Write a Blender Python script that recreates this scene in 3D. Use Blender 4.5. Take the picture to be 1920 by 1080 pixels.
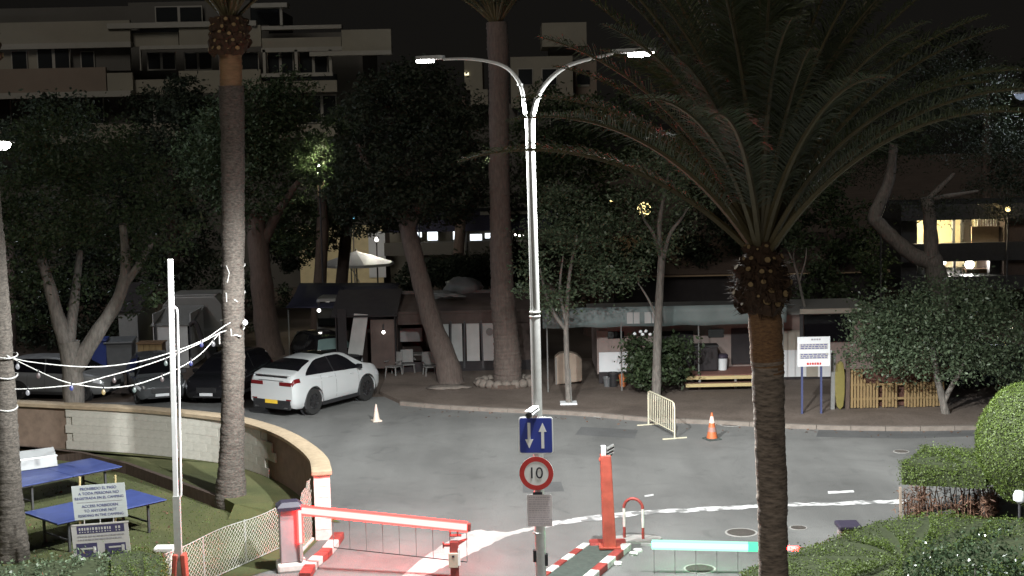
import bpy, bmesh, math, random
import numpy as np
from mathutils import Vector, Matrix

# ------------------------------------------------------------------ camera, world, light, exposure
for o in list(bpy.data.objects): bpy.data.objects.remove(o)
SC = bpy.context.scene
COL = SC.collection
RNG = np.random.default_rng(7)
random.seed(7)

FPX = 2700.0                       # focal length in pixels of the 1920 wide photograph
CAMH = 8.9                         # the camera looks out of an upper storey
PITCH = math.atan(283.0 / FPX)
ROLL = math.radians(1.2)
CAMLOC = Vector((0, 0, CAMH))
_F = Vector((0, math.cos(PITCH), -math.sin(PITCH)))
_R0 = Vector((1, 0, 0)); _U0 = Vector((0, math.sin(PITCH), math.cos(PITCH)))
_R = math.cos(ROLL) * _R0 - math.sin(ROLL) * _U0
_U = math.sin(ROLL) * _R0 + math.cos(ROLL) * _U0
cam = bpy.data.cameras.new("camera"); camo = bpy.data.objects.new("camera", cam); COL.objects.link(camo)
M3 = Matrix((_R, _U, -_F)).transposed()
camo.matrix_world = Matrix.Translation(CAMLOC) @ M3.to_4x4()
cam.sensor_width = 36.0; cam.lens = FPX / 1920 * 36.0
cam.clip_end = 2000
SC.camera = camo

world = bpy.data.worlds.new("World"); SC.world = world; world.use_nodes = True
wn = world.node_tree; wn.nodes.clear()
w_out = wn.nodes.new('ShaderNodeOutputWorld'); w_bg = wn.nodes.new('ShaderNodeBackground')
w_sky = wn.nodes.new('ShaderNodeTexSky'); w_sky.sky_type = 'NISHITA'; w_sky.sun_disc = False
w_sky.sun_elevation = math.radians(35); w_sky.sun_rotation = math.radians(200)
w_hs = wn.nodes.new('ShaderNodeHueSaturation'); w_hs.inputs['Saturation'].default_value = 0.12
w_mx = wn.nodes.new('ShaderNodeMix'); w_mx.data_type = 'RGBA'; w_mx.blend_type = 'MULTIPLY'; w_mx.inputs[0].default_value = 1.0
w_mx.inputs[7].default_value = (1.0, 0.90, 0.80, 1)
wn.links.new(w_sky.outputs[0], w_hs.inputs['Color']); wn.links.new(w_hs.outputs[0], w_mx.inputs[6])
wn.links.new(w_mx.outputs[2], w_bg.inputs[0]); wn.links.new(w_bg.outputs[0], w_out.inputs[0])
w_bg.inputs[1].default_value = 0.00095

sun = bpy.data.lights.new("fill_sun", 'SUN'); sun.energy = 0.6; sun.angle = math.radians(20); sun.color = (1.0, 0.93, 0.84)  # added soft fill from the camera side, lifts dark trees and facades
suno = bpy.data.objects.new("fill_sun", sun); COL.objects.link(suno)
suno.rotation_euler = (math.radians(55), 0, math.radians(-20))

SC.view_settings.view_transform = 'Standard'; SC.view_settings.look = 'None'
SC.view_settings.exposure = 0.0; SC.view_settings.gamma = 1.0; SC.view_settings.use_curve_mapping = False
SC.render.engine = 'CYCLES'
SC.cycles.use_denoising = True
SC.cycles.sample_clamp_indirect = 3.0
SC.cycles.max_bounces = 5; SC.cycles.diffuse_bounces = 2; SC.cycles.glossy_bounces = 2; SC.cycles.transmission_bounces = 3
SC.cycles.use_light_tree = True

# ------------------------------------------------------------------ helpers
def ray(px, py):
    return (_F + _R * ((px - 960) / FPX) + _U * ((540 - py) / FPX))
def G(px, py, z=0.0):
    """point of the horizontal plane at height z seen at a photo position"""
    d = ray(px, py); t = (z - CAMH) / d.z
    return CAMLOC + d * t
def D(px, py, Y):
    """point at distance Y seen at a photo position"""
    d = ray(px, py); return CAMLOC + d * (Y / d.y)

def link(o): COL.objects.link(o); return o
def empty(name, loc=(0, 0, 0), rz=0, label=None, cat=None, group=None, kind=None):
    o = bpy.data.objects.new(name, None); o.empty_display_size = .2
    o.location = loc; o.rotation_euler = (0, 0, rz); link(o)
    tag(o, label, cat, group, kind); return o
def tag(o, label=None, cat=None, group=None, kind=None):
    if label: o['label'] = label
    if cat: o['category'] = cat
    if group: o['group'] = group
    if kind: o['kind'] = kind
    return o
def wloc(o):
    v = Vector((0, 0, 0))
    while o is not None: v += o.location; o = o.parent
    return v
def copy_tree(o, parent=None):
    c = o.copy(); COL.objects.link(c)
    if parent is not None: c.parent = parent
    for ch in list(o.children): copy_tree(ch, c)
    return c

class MB:
    def __init__(s): s.v = []; s.f = []; s.m = []; s.cur = 0
    def add(s, vs, fs):
        b = len(s.v); s.v.extend([tuple(v) for v in vs])
        for f in fs: s.f.append(tuple(b + i for i in f)); s.m.append(s.cur)
        return s
    def box(s, c, d, rz=0, rx=0, ry=0):
        R = Matrix.Rotation(rz, 3, 'Z') @ Matrix.Rotation(ry, 3, 'Y') @ Matrix.Rotation(rx, 3, 'X')
        c = Vector(c)
        vs = [c + R @ Vector((x * d[0] / 2, y * d[1] / 2, z * d[2] / 2)) for z in (-1, 1) for y in (-1, 1) for x in (-1, 1)]
        return s.add(vs, [(0, 2, 3, 1), (4, 5, 7, 6), (0, 1, 5, 4), (2, 6, 7, 3), (0, 4, 6, 2), (1, 3, 7, 5)])
    def beam(s, a, b, w, h=None, up=(0, 0, 1)):
        a = Vector(a); b = Vector(b); h = h or w; d = (b - a).normalized(); u = Vector(up)
        x = d.cross(u)
        if x.length < 1e-4: x = d.cross(Vector((0, 1, 0)))
        x.normalize(); z = x.cross(d).normalized()
        vs = [p + x * (i * w / 2) + z * (j * h / 2) for p in (a, b) for i, j in ((-1, -1), (1, -1), (1, 1), (-1, 1))]
        return s.add(vs, [(3, 2, 1, 0), (4, 5, 6, 7), (0, 1, 5, 4), (1, 2, 6, 5), (2, 3, 7, 6), (3, 0, 4, 7)])
    def tube(s, pts, r, n=10, caps=True):
        pts = [Vector(p) for p in pts]
        rs = list(r) if hasattr(r, '__len__') else [r] * len(pts)
        b = len(s.v); N = None; k = len(pts)
        for i, p in enumerate(pts):
            t = (pts[min(i + 1, k - 1)] - pts[max(i - 1, 0)]).normalized()
            if N is None:
                N = t.orthogonal().normalized()
            else:
                N = (N - t * N.dot(t)); N = N.normalized() if N.length > 1e-6 else t.orthogonal().normalized()
            B = t.cross(N)
            for j in range(n):
                a = 2 * math.pi * j / n
                s.v.append(tuple(p + (N * math.cos(a) + B * math.sin(a)) * rs[i]))
        for i in range(k - 1):
            for j in range(n):
                j2 = (j + 1) % n
                s.f.append((b + i * n + j, b + i * n + j2, b + (i + 1) * n + j2, b + (i + 1) * n + j)); s.m.append(s.cur)
        if caps:
            s.f.append(tuple(b + j for j in reversed(range(n)))); s.m.append(s.cur)
            s.f.append(tuple(b + (k - 1) * n + j for j in range(n))); s.m.append(s.cur)
        return s
    def lathe(s, c, prof, n=24):
        c = Vector(c); b = len(s.v); k = len(prof)
        for r, z in prof:
            for j in range(n):
                a = 2 * math.pi * j / n
                s.v.append((c.x + r * math.cos(a), c.y + r * math.sin(a), c.z + z))
        for i in range(k - 1):
            for j in range(n):
                j2 = (j + 1) % n
                s.f.append((b + i * n + j, b + i * n + j2, b + (i + 1) * n + j2, b + (i + 1) * n + j)); s.m.append(s.cur)
        s.f.append(tuple(b + j for j in reversed(range(n)))); s.m.append(s.cur)
        s.f.append(tuple(b + (k - 1) * n + j for j in range(n))); s.m.append(s.cur)
        return s
    def prism(s, poly, z0, z1):
        n = len(poly); b = len(s.v)
        for z in (z0, z1):
            for p in poly: s.v.append((p[0], p[1], z))
        area = sum(poly[i][0] * poly[(i + 1) % n][1] - poly[(i + 1) % n][0] * poly[i][1] for i in range(n))
        idx = list(range(n)) if area > 0 else list(reversed(range(n)))
        s.f.append(tuple(b + i for i in reversed(idx))); s.m.append(s.cur)
        s.f.append(tuple(b + n + i for i in idx)); s.m.append(s.cur)
        for k in range(n):
            i, j = idx[k], idx[(k + 1) % n]
            s.f.append((b + i, b + j, b + n + j, b + n + i)); s.m.append(s.cur)
        return s
    def plate(s, poly, o, ux, uy, th):
        """poly (2d) in the frame o,ux,uy, thickness th along ux x uy"""
        o = Vector(o); ux = Vector(ux).normalized(); uy = Vector(uy).normalized(); nz = ux.cross(uy)
        n = len(poly); b = len(s.v)
        for t in (0, th):
            for p in poly: s.v.append(tuple(o + ux * p[0] + uy * p[1] + nz * t))
        area = sum(poly[i][0] * poly[(i + 1) % n][1] - poly[(i + 1) % n][0] * poly[i][1] for i in range(n))
        idx = list(range(n)) if area > 0 else list(reversed(range(n)))
        s.f.append(tuple(b + i for i in reversed(idx))); s.m.append(s.cur)
        s.f.append(tuple(b + n + i for i in idx)); s.m.append(s.cur)
        for k in range(n):
            i, j = idx[k], idx[(k + 1) % n]
            s.f.append((b + i, b + j, b + n + j, b + n + i)); s.m.append(s.cur)
        return s
    def grid(s, P):
        """P[i][j] points"""
        b = len(s.v); r = len(P); c = len(P[0])
        for row in P: s.v.extend([tuple(p) for p in row])
        for i in range(r - 1):
            for j in range(c - 1):
                s.f.append((b + i * c + j, b + i * c + j + 1, b + (i + 1) * c + j + 1, b + (i + 1) * c + j)); s.m.append(s.cur)
        return s
    def mesh(s, name, mats, off=None):
        me = bpy.data.meshes.new(name)
        v = s.v if off is None else [(x - off.x, y - off.y, z - off.z) for x, y, z in s.v]
        me.from_pydata(v, [], s.f)
        for m in (mats if isinstance(mats, (list, tuple)) else [mats]): me.materials.append(m)
        if any(s.m): me.polygons.foreach_set('material_index', s.m)
        return me
    def build(s, name, mats, parent=None, smooth=False, world=True, bevel=0, sharp=40):
        me = s.mesh(name, mats, wloc(parent) if (parent is not None and world) else None)
        o = bpy.data.objects.new(name, me); link(o)
        if parent is not None: o.parent = parent
        if smooth:
            me.polygons.foreach_set('use_smooth', [True] * len(me.polygons))
            me.set_sharp_from_angle(angle=math.radians(sharp))
        if bevel:
            b = o.modifiers.new('edge', 'BEVEL'); b.width = bevel; b.segments = 2; b.limit_method = 'ANGLE'
        return o

def rrect(w, h, r, n=4, cx=0, cy=0):
    out = []
    for (sx, sy, a0) in ((1, 1, 0), (-1, 1, 90), (-1, -1, 180), (1, -1, 270)):
        for k in range(n + 1):
            a = math.radians(a0 + 90 * k / n)
            out.append((cx + sx * (w / 2 - r) + r * math.cos(a), cy + sy * (h / 2 - r) + r * math.sin(a)))
    return out
def circ(r, n=32, cx=0, cy=0): return [(cx + r * math.cos(2 * math.pi * k / n), cy + r * math.sin(2 * math.pi * k / n)) for k in range(n)]
def smoothpath(pts, n=6):
    P = [Vector(p) for p in pts]; out = []
    for i in range(len(P) - 1):
        p0 = P[max(i - 1, 0)]; p1 = P[i]; p2 = P[i + 1]; p3 = P[min(i + 2, len(P) - 1)]
        for k in range(n):
            t = k / n
            out.append(0.5 * ((2 * p1) + (p2 - p0) * t + (2 * p0 - 5 * p1 + 4 * p2 - p3) * t * t + (3 * p1 - p0 - 3 * p2 + p3) * t ** 3))
    out.append(P[-1]); return out
def resample(vals, n):
    x = np.linspace(0, len(vals) - 1, n); return list(np.interp(x, range(len(vals)), vals))

# ------------------------------------------------------------------ materials
MATS = {}
def pm(name, col, rough=.6, var=.18, scale=6, bump=.15, metal=0, detail=6, spec=.5, col2=None, emit=None, es=0, stretch=None, isl=0):
    if name in MATS: return MATS[name]
    m = bpy.data.materials.new(name); m.use_nodes = True; nt = m.node_tree; n = nt.nodes; L = nt.links
    b = n['Principled BSDF']
    b.inputs['Roughness'].default_value = rough; b.inputs['Metallic'].default_value = metal
    b.inputs['Specular IOR Level'].default_value = spec
    tc = n.new('ShaderNodeTexCoord'); src = tc.outputs['Object']
    if stretch:
        mp = n.new('ShaderNodeMapping'); mp.inputs['Scale'].default_value = stretch; L.new(src, mp.inputs[0]); src = mp.outputs[0]
    nz = n.new('ShaderNodeTexNoise'); nz.inputs['Scale'].default_value = scale; nz.inputs['Detail'].default_value = detail
    nz.inputs['Roughness'].default_value = .62
    L.new(src, nz.inputs['Vector'])
    cr = n.new('ShaderNodeValToRGB'); cr.color_ramp.elements[0].position = .3; cr.color_ramp.elements[1].position = .72
    c2 = col2 if col2 else tuple(min(1, c * (1 + var)) for c in col)
    c1 = col if col2 else tuple(c * (1 - var) for c in col)
    cr.color_ramp.elements[0].color = (*c1, 1); cr.color_ramp.elements[1].color = (*c2, 1)
    L.new(nz.outputs[0], cr.inputs[0]); colout = cr.outputs[0]
    if isl:
        ge = n.new('ShaderNodeNewGeometry'); mr = n.new('ShaderNodeMapRange')
        mr.inputs[3].default_value = 1 - isl; mr.inputs[4].default_value = 1 + isl
        L.new(ge.outputs['Random Per Island'], mr.inputs[0])
        mx = n.new('ShaderNodeMix'); mx.data_type = 'RGBA'; mx.blend_type = 'MULTIPLY'; mx.inputs[0].default_value = 1
        L.new(colout, mx.inputs[6]); L.new(mr.outputs[0], mx.inputs[7]); colout = mx.outputs[2]
    L.new(colout, b.inputs['Base Color'])
    if bump:
        bp = n.new('ShaderNodeBump'); bp.inputs['Strength'].default_value = bump; bp.inputs['Distance'].default_value = .02
        L.new(nz.outputs[0], bp.inputs['Height']); L.new(bp.outputs[0], b.inputs['Normal'])
    if emit:
        b.inputs['Emission Color'].default_value = (*emit, 1); b.inputs['Emission Strength'].default_value = es
    MATS[name] = m; return m
def em(name, col, s):
    return pm(name, (.03, .03, .03), .4, .02, 4, 0, emit=col, es=s)

M = dict(
    galv=pm('galvanised_steel', (.50, .50, .485), .38, .10, 9, .05, metal=.35),
    white_metal=pm('white_painted_metal', (.78, .78, .78), .4, .06, 5, .04),
    black=pm('black_plastic', (.02, .02, .022), .5, .2, 9, .05),
    dark=pm('dark_metal', (.045, .045, .048), .5, .2, 9, .05),
    red=pm('red_paint', (.27, .048, .040), .55, .35, 4, .08),
    orange=pm('orange_red_paint', (.36, .075, .052), .5, .32, 3, .08),
    white=pm('white_paint', (.62, .61, .58), .55, .22, 5, .10),
    signblue=pm('sign_blue', (.03, .05, .30), .45, .05, 4, 0),
    signwhite=pm('sign_white', (.78, .78, .76), .45, .04, 4, 0),
    signred=pm('sign_red', (.50, .035, .03), .45, .06, 4, 0),
    ink=pm('black_ink', (.02, .02, .03), .6, .05, 4, 0),
    blueink=pm('blue_ink', (.05, .06, .22), .6, .05, 4, 0),
    greyink=pm('grey_ink', (.30, .29, .32), .6, .05, 4, 0),
    asphalt=None,
    tyre=pm('tyre_rubber', (.018, .018, .018), .75, .2, 20, .1),
    rim=pm('dark_alloy', (.10, .10, .105), .3, .1, 10, .02, metal=.8),
    glass=pm('dark_glass', (.008, .008, .010), .07, .05, 3, 0, spec=.7),
    carwhite=pm('white_car_paint', (.50, .52, .525), .16, .015, 2, 0),
    carblack=pm('black_car_paint', (.012, .012, .014), .12, .05, 2, 0),
    cargrey=pm('grey_car_paint', (.10, .105, .11), .2, .04, 2, 0, metal=.3),
    redlens=pm('red_lens', (.13, .010, .012), .12, .1, 12, .02),
    clearlens=pm('clear_lens', (.6, .62, .65), .06, .1, 12, .02, spec=.9),
    yellowplate=pm('yellow_plate', (.75, .50, .05), .45, .06, 8, 0),
    bluetable=pm('blue_table_top', (.04, .06, .19), .5, .12, 5, .03),
    turf=None,
    wood=pm('brown_timber', (.16, .095, .05), .75, .25, 5, .3, stretch=(6, 6, 1)),
    palewood=pm('pale_timber', (.50, .40, .20), .7, .18, 5, .2, stretch=(1, 6, 6)),
    canvas_brown=pm('brown_canvas', (.085, .062, .055), .85, .18, 3, .2),
    canvas_dark=pm('dark_canvas', (.028, .024, .026), .85, .2, 3, .2),
    canvas_green=pm('grey_green_tarpaulin', (.17, .21, .21), .6, .12, 1.2, .35),
    canvas_pale=pm('pale_canvas', (.44, .44, .435), .8, .10, 2, .3),
    panelwhite=pm('white_panel', (.68, .70, .72), .6, .05, 2, .05),
    caravan=pm('cream_caravan_shell', (.15, .148, .14), .45, .08, 2, .05),
    trim=pm('grey_trim', (.18, .18, .175), .5, .1, 5, .05),
    pinkwall=pm('pinkish_render', (.28, .22, .20), .8, .1, 6, .2),
    creamwall=pm('cream_render', (.36, .33, .28), .85, .12, 2, .2),
    yellowwall=pm('yellow_render', (.70, .60, .36), .85, .1, 2, .2),
    tan=pm('tan_cover', (.30, .24, .19), .85, .15, 4, .25),
    bluebin=pm('blue_plastic', (.03, .05, .20), .45, .12, 5, .05),
    greybin=pm('grey_plastic', (.12, .125, .13), .5, .12, 5, .05),
    yellow=pm('yellow_board', (.17, .145, .042), .5, .12, 5, .08),
    terracotta=pm('terracotta', (.42, .14, .05), .8, .15, 10, .2),
    wire=pm('pale_cable', (.38, .375, .36), .5, .1, 20, 0),
    net=pm('pale_net', (.66, .64, .56), .7, .1, 20, 0),
    coneorange=pm('cone_orange', (.44, .115, .04), .5, .1, 9, .05),
    conebase=pm('cone_rubber', (.05, .06, .055), .8, .2, 9, .1),
    trunk_palm=pm('palm_bark', (.026, .022, .019), .9, 0, 9, 1.0, detail=9, col2=(.122, .105, .089), stretch=(1.4, 1.4, 3.2)),
    trunk_dark=pm('dark_bark', (.085, .06, .048), .9, .3, 5, .8, stretch=(3, 3, .7)),
    trunk_pine=pm('reddish_bark', (.115, .090, .078), .9, .3, 5, .8, stretch=(3, 3, .7)),
    trunk_pale=pm('pale_bark', (.145, .132, .118), .85, .45, 5, .6, stretch=(3, 3, .8)),
    boss=pm('palm_boss_fibre', (.055, .030, .016), .95, .3, 14, .9),
    stub=pm('cut_frond_base', (.27, .185, .085), .75, .2, 14, .3),
    frond=pm('palm_leaflet', (.056, .068, .028), .5, .3, 3, 0, isl=.35),
    rachis=pm('palm_rachis', (.10, .08, .036), .6, .2, 6, .1),
    leaf=pm('tree_leaf', (.040, .062, .026), .62, .25, 1.5, 0, isl=.4),
    leafdark=pm('dark_tree_leaf', (.024, .034, .018), .68, .25, 1.5, 0, isl=.4),
    leafgrey=pm('grey_green_leaf', (.105, .145, .085), .42, .25, 1.5, 0, isl=.4),
    leafhedge=pm('hedge_leaf', (.082, .122, .022), .55, .25, 2.5, 0, isl=.4),
    leafglossy=pm('glossy_leaf', (.055, .085, .045), .22, .25, 2.5, 0, isl=.4),
    leafdry=pm('dry_twigs', (.12, .062, .038), .8, .35, 5, .2, isl=.4),
    hedgecore=pm('hedge_core', (.030, .040, .014), .95, .3, 9, .4),
    coping=pm('tan_coping', (.34, .265, .18), .8, .16, 7, .25),
    block=pm('white_painted_block', (.43, .415, .37), .8, .14, 2.5, .2),
    mortar=pm('grey_mortar', (.41, .395, .35), .9, .12, 8, .3),
    render_brown=pm('brown_render', (.17, .122, .092), .85, .2, 4, .3),
    concrete=pm('concrete', (.30, .29, .275), .85, .15, 5, .25),
    stone=pm('kerb_stone', (.17, .145, .125), .85, .2, 6, .3),
    iron=pm('cast_iron', (.085, .075, .068), .6, .2, 30, .3),
    linewhite=None,
)

for k_ in ('leaf', 'leafdark', 'leafgrey', 'leafhedge', 'leafglossy', 'frond'):
    nt = M[k_].node_tree; n = nt.nodes; b = n['Principled BSDF']; t_ = n.new('ShaderNodeBsdfTranslucent'); mx_ = n.new('ShaderNodeMixShader'); mx_.inputs[0].default_value = .28
    nt.links.new(b.inputs['Base Color'].links[0].from_socket, t_.inputs['Color']); nt.links.new(b.outputs[0], mx_.inputs[1]); nt.links.new(t_.outputs[0], mx_.inputs[2]); nt.links.new(mx_.outputs[0], n['Material Output'].inputs['Surface'])
# ------------------------------------------------------------------ ground materials
def ground_mat(name, c1, c2, c3, scale_big=.25, scale_fine=60, rough=.8, bump=.3):
    m = bpy.data.materials.new(name); m.use_nodes = True; nt = m.node_tree; n = nt.nodes; L = nt.links
    b = n['Principled BSDF']; b.inputs['Roughness'].default_value = rough; b.inputs['Specular IOR Level'].default_value = .35
    g = n.new('ShaderNodeNewGeometry')
    a = n.new('ShaderNodeTexNoise'); a.inputs['Scale'].default_value = scale_big; a.inputs['Detail'].default_value = 7; a.inputs['Roughness'].default_value = .65
    f = n.new('ShaderNodeTexNoise'); f.inputs['Scale'].default_value = scale_fine; f.inputs['Detail'].default_value = 4
    L.new(g.outputs['Position'], a.inputs['Vector']); L.new(g.outputs['Position'], f.inputs['Vector'])
    a.inputs['Distortion'].default_value = .6
    r = n.new('ShaderNodeValToRGB'); e = r.color_ramp.elements
    e[0].position = .34; e[0].color = (*c1, 1); e[1].position = .66; e[1].color = (*c3, 1)
    k = e.new(.5); k.color = (*c2, 1)
    L.new(a.outputs[0], r.inputs[0])
    mr = n.new('ShaderNodeMapRange'); mr.inputs[1].default_value = .3; mr.inputs[2].default_value = .7; mr.inputs[3].default_value = .72; mr.inputs[4].default_value = 1.28
    L.new(f.outputs[0], mr.inputs[0])
    mx = n.new('ShaderNodeMix'); mx.data_type = 'RGBA'; mx.blend_type = 'MULTIPLY'; mx.inputs[0].default_value = 1
    L.new(r.outputs[0], mx.inputs[6]); L.new(mr.outputs[0], mx.inputs[7]); L.new(mx.outputs[2], b.inputs['Base Color'])
    bp = n.new('ShaderNodeBump'); bp.inputs['Strength'].default_value = bump; bp.inputs['Distance'].default_value = .01
    L.new(f.outputs[0], bp.inputs['Height']); L.new(bp.outputs[0], b.inputs['Normal'])
    return m
M['asphalt'] = ground_mat('asphalt', (.125, .125, .122), (.155, .155, .151), (.185, .185, .180), .22, 45, .75, .35)
def asphalt_wear(m):
    nt = m.node_tree; n = nt.nodes; L = nt.links; b = n['Principled BSDF']; src = b.inputs['Base Color'].links[0].from_socket
    g = n.new('ShaderNodeNewGeometry')
    def layer(src, node_out, p0, p1, v0, v1):
        mr = n.new('ShaderNodeMapRange'); mr.inputs[1].default_value = p0; mr.inputs[2].default_value = p1; mr.inputs[3].default_value = v0; mr.inputs[4].default_value = v1
        L.new(node_out, mr.inputs[0]); mx = n.new('ShaderNodeMix'); mx.data_type = 'RGBA'; mx.blend_type = 'MULTIPLY'; mx.inputs[0].default_value = 1
        L.new(src, mx.inputs[6]); L.new(mr.outputs[0], mx.inputs[7]); return mx.outputs[2]
    s1 = n.new('ShaderNodeTexNoise'); s1.inputs['Scale'].default_value = .9; s1.inputs['Detail'].default_value = 5; s1.inputs['Distortion'].default_value = 1.2; L.new(g.outputs['Position'], s1.inputs['Vector'])
    src = layer(src, s1.outputs[0], .28, .42, .80, 1.0)                 # dark oil and damp blotches
    v = n.new('ShaderNodeTexVoronoi'); v.feature = 'DISTANCE_TO_EDGE'; v.inputs['Scale'].default_value = .30
    ds = n.new('ShaderNodeTexNoise'); ds.inputs['Scale'].default_value = 1.5; ds.inputs['Detail'].default_value = 6
    L.new(g.outputs['Position'], ds.inputs['Vector']); ad = n.new('ShaderNodeVectorMath'); ad.operation = 'ADD'; sc_ = n.new('ShaderNodeVectorMath'); sc_.operation = 'SCALE'; sc_.inputs['Scale'].default_value = .9
    L.new(ds.outputs['Color'], sc_.inputs[0]); L.new(g.outputs['Position'], ad.inputs[0]); L.new(sc_.outputs[0], ad.inputs[1]); L.new(ad.outputs[0], v.inputs['Vector'])
    src = layer(src, v.outputs['Distance'], .0, .007, .88, 1.0)         # cracks
    mp = n.new('ShaderNodeMapping'); mp.inputs['Scale'].default_value = (.5, .06, 1); mp.inputs['Rotation'].default_value = (0, 0, .35); L.new(g.outputs['Position'], mp.inputs[0])
    s2 = n.new('ShaderNodeTexNoise'); s2.inputs['Scale'].default_value = 1.4; s2.inputs['Detail'].default_value = 3; L.new(mp.outputs[0], s2.inputs['Vector'])
    src = layer(src, s2.outputs[0], .35, .65, .86, 1.10)                # long worn wheel tracks
    L.new(src, b.inputs['Base Color'])
asphalt_wear(M['asphalt'])
M['paving'] = ground_mat('brown_paving', (.095, .074, .062), (.13, .103, .086), (.165, .132, .112), .5, 30, .8, .3)
M['turf'] = ground_mat('worn_turf', (.050, .057, .022), (.072, .079, .030), (.100, .096, .041), .45, 70, .95, .6)
M['dirt'] = ground_mat('camp_dirt', (.07, .055, .045), (.095, .072, .058), (.12, .092, .075), .3, 25, .95, .4)
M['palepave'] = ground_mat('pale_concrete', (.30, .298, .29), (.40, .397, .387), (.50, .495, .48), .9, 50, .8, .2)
def worn_line_mat():
    m = bpy.data.materials.new('worn_white_line'); m.use_nodes = True; nt = m.node_tree; n = nt.nodes; L = nt.links
    b = n['Principled BSDF']; b.inputs['Roughness'].default_value = .6
    g = n.new('ShaderNodeNewGeometry'); a = n.new('ShaderNodeTexNoise'); a.inputs['Scale'].default_value = 3.2; a.inputs['Detail'].default_value = 8
    L.new(g.outputs['Position'], a.inputs['Vector'])
    r = n.new('ShaderNodeValToRGB'); e = r.color_ramp.elements; e[0].position = .42; e[0].color = (.22, .22, .218, 1); e[1].position = .53; e[1].color = (.66, .66, .66, 1)
    L.new(a.outputs[0], r.inputs[0]); L.new(r.outputs[0], b.inputs['Base Color']); return m
M['linewhite'] = worn_line_mat()

def sheet(name, poly, z, mat, kind='structure'):
    b = MB(); n = len(poly)
    area = sum(poly[i][0] * poly[(i + 1) % n][1] - poly[(i + 1) % n][0] * poly[i][1] for i in range(n))
    if area < 0: poly = list(reversed(poly))
    b.add([(p[0], p[1], z) for p in poly], [tuple(range(n))])
    return tag(b.build(name, mat), kind=kind)

sheet('ground', [(-400, -60), (400, -60), (400, 500), (-400, 500)], -.01, M['dirt'])
sheet('road', [(-26, 4), (30, 4), (30, 49.5), (-26, 49.5)], .0, M['asphalt'])

# far pavement with its kerb
kerb_px = [(752, 752), (820, 758), (907, 763), (1067, 770), (1140, 775), (1210, 782), (1340, 787), (1450, 793), (1560, 797), (1700, 799), (1830, 797), (2000, 790)]
kerb = [G(x, y, .12) for x, y in kerb_px]
kerb = smoothpath(kerb, 4)
pv = [(p.x, p.y) for p in kerb] + [(kerb[-1].x + 6, 56.5), (kerb[0].x - 1.0, 56.5), (kerb[0].x - .9, kerb[0].y + 2)]
pavement = tag(MB().prism(pv, -.02, .12).build('pavement', M['paving']), kind='structure')
kr = MB().tube([(p.x, p.y, .0) for p in kerb], .01, 4)
def kerb_run(path, w=.16, h=.135, seg=1.0, gap=.008):
    """kerb stones laid one after the other along a path"""
    d = [0]
    for a, b in zip(path, path[1:]): d.append(d[-1] + (Vector((b.x, b.y)) - Vector((a.x, a.y))).length)
    xs = np.interp(np.arange(0, d[-1], seg), d, [p.x for p in path]); ys = np.interp(np.arange(0, d[-1], seg), d, [p.y for p in path])
    return [((xs[i], ys[i]), (xs[i + 1], ys[i + 1])) for i in range(len(xs) - 1)]
ks_me = MB().box((0, 0, .055), (1, .16, .15)).mesh('kerb_stone', M['stone'])
for (a, b) in kerb_run(kerb):
    o = bpy.data.objects.new('kerb_stone', ks_me); link(o); o.parent = pavement
    dx, dy = b[0] - a[0], b[1] - a[1]
    o.location = ((a[0] + b[0]) / 2, (a[1] + b[1]) / 2 - .08, random.uniform(.0, .008)); o.rotation_euler = (0, 0, math.atan2(dy, dx)); o.scale = (math.hypot(dx, dy) - .012, 1, 1)

# white line and the pale concrete strip it grows out of
def strip(name, top, bot, z, mat):
    T = smoothpath([G(x, y, z) for x, y in top], 5); B = smoothpath([G(x, y, z) for x, y in bot], 5)
    n = 40
    def rs(P):
        d = [0]
        for a, b in zip(P, P[1:]): d.append(d[-1] + (b - a).length)
        q = np.linspace(0, d[-1], n); return [(float(np.interp(t, d, [p.x for p in P])), float(np.interp(t, d, [p.y for p in P]))) for t in q]
    t, b = rs(T), rs(B); rg = random.Random(3)
    mb = MB(); mb.grid([[(p[0], p[1] + rg.uniform(-.06, .06), z) for p in b], [(p[0], p[1] + rg.uniform(-.06, .06), z) for p in t]])
    return tag(mb.build(name, mat), kind='structure')
strip('white_line', [(1036, 978), (1120, 965), (1240, 956), (1330, 951), (1440, 945), (1560, 941), (1700, 936)],
      [(1036, 986), (1120, 975), (1240, 962), (1330, 959), (1440, 951), (1560, 948), (1700, 943)], .008, M['linewhite'])
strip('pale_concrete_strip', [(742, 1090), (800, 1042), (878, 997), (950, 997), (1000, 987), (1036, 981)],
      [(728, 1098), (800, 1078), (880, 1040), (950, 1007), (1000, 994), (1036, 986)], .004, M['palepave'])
for q in ([(1552, 921), (1600, 919), (1602, 923), (1553, 926)], [(1208, 929), (1225, 926), (1226, 929), (1209, 932)]):
    p = [G(x, y, .008) for x, y in q]; sheet('white_line_dash', [(v.x, v.y) for v in p], .008, M['linewhite'])

M['patch'] = ground_mat('newer_asphalt', (.085, .086, .087), (.105, .106, .107), (.125, .126, .127), .5, 50, .75, .35)
for q in ([(1535, 806), (1700, 809), (1835, 806), (1845, 817), (1700, 822), (1530, 819)], [(1090, 800), (1196, 806), (1190, 822), (1078, 815)], [(980, 905), (1052, 903), (1058, 921), (980, 924)]):
    p = [G(x, y, .004) for x, y in q]; sheet('road_patch', [(v.x, v.y) for v in p], .004, M['patch'])
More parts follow.
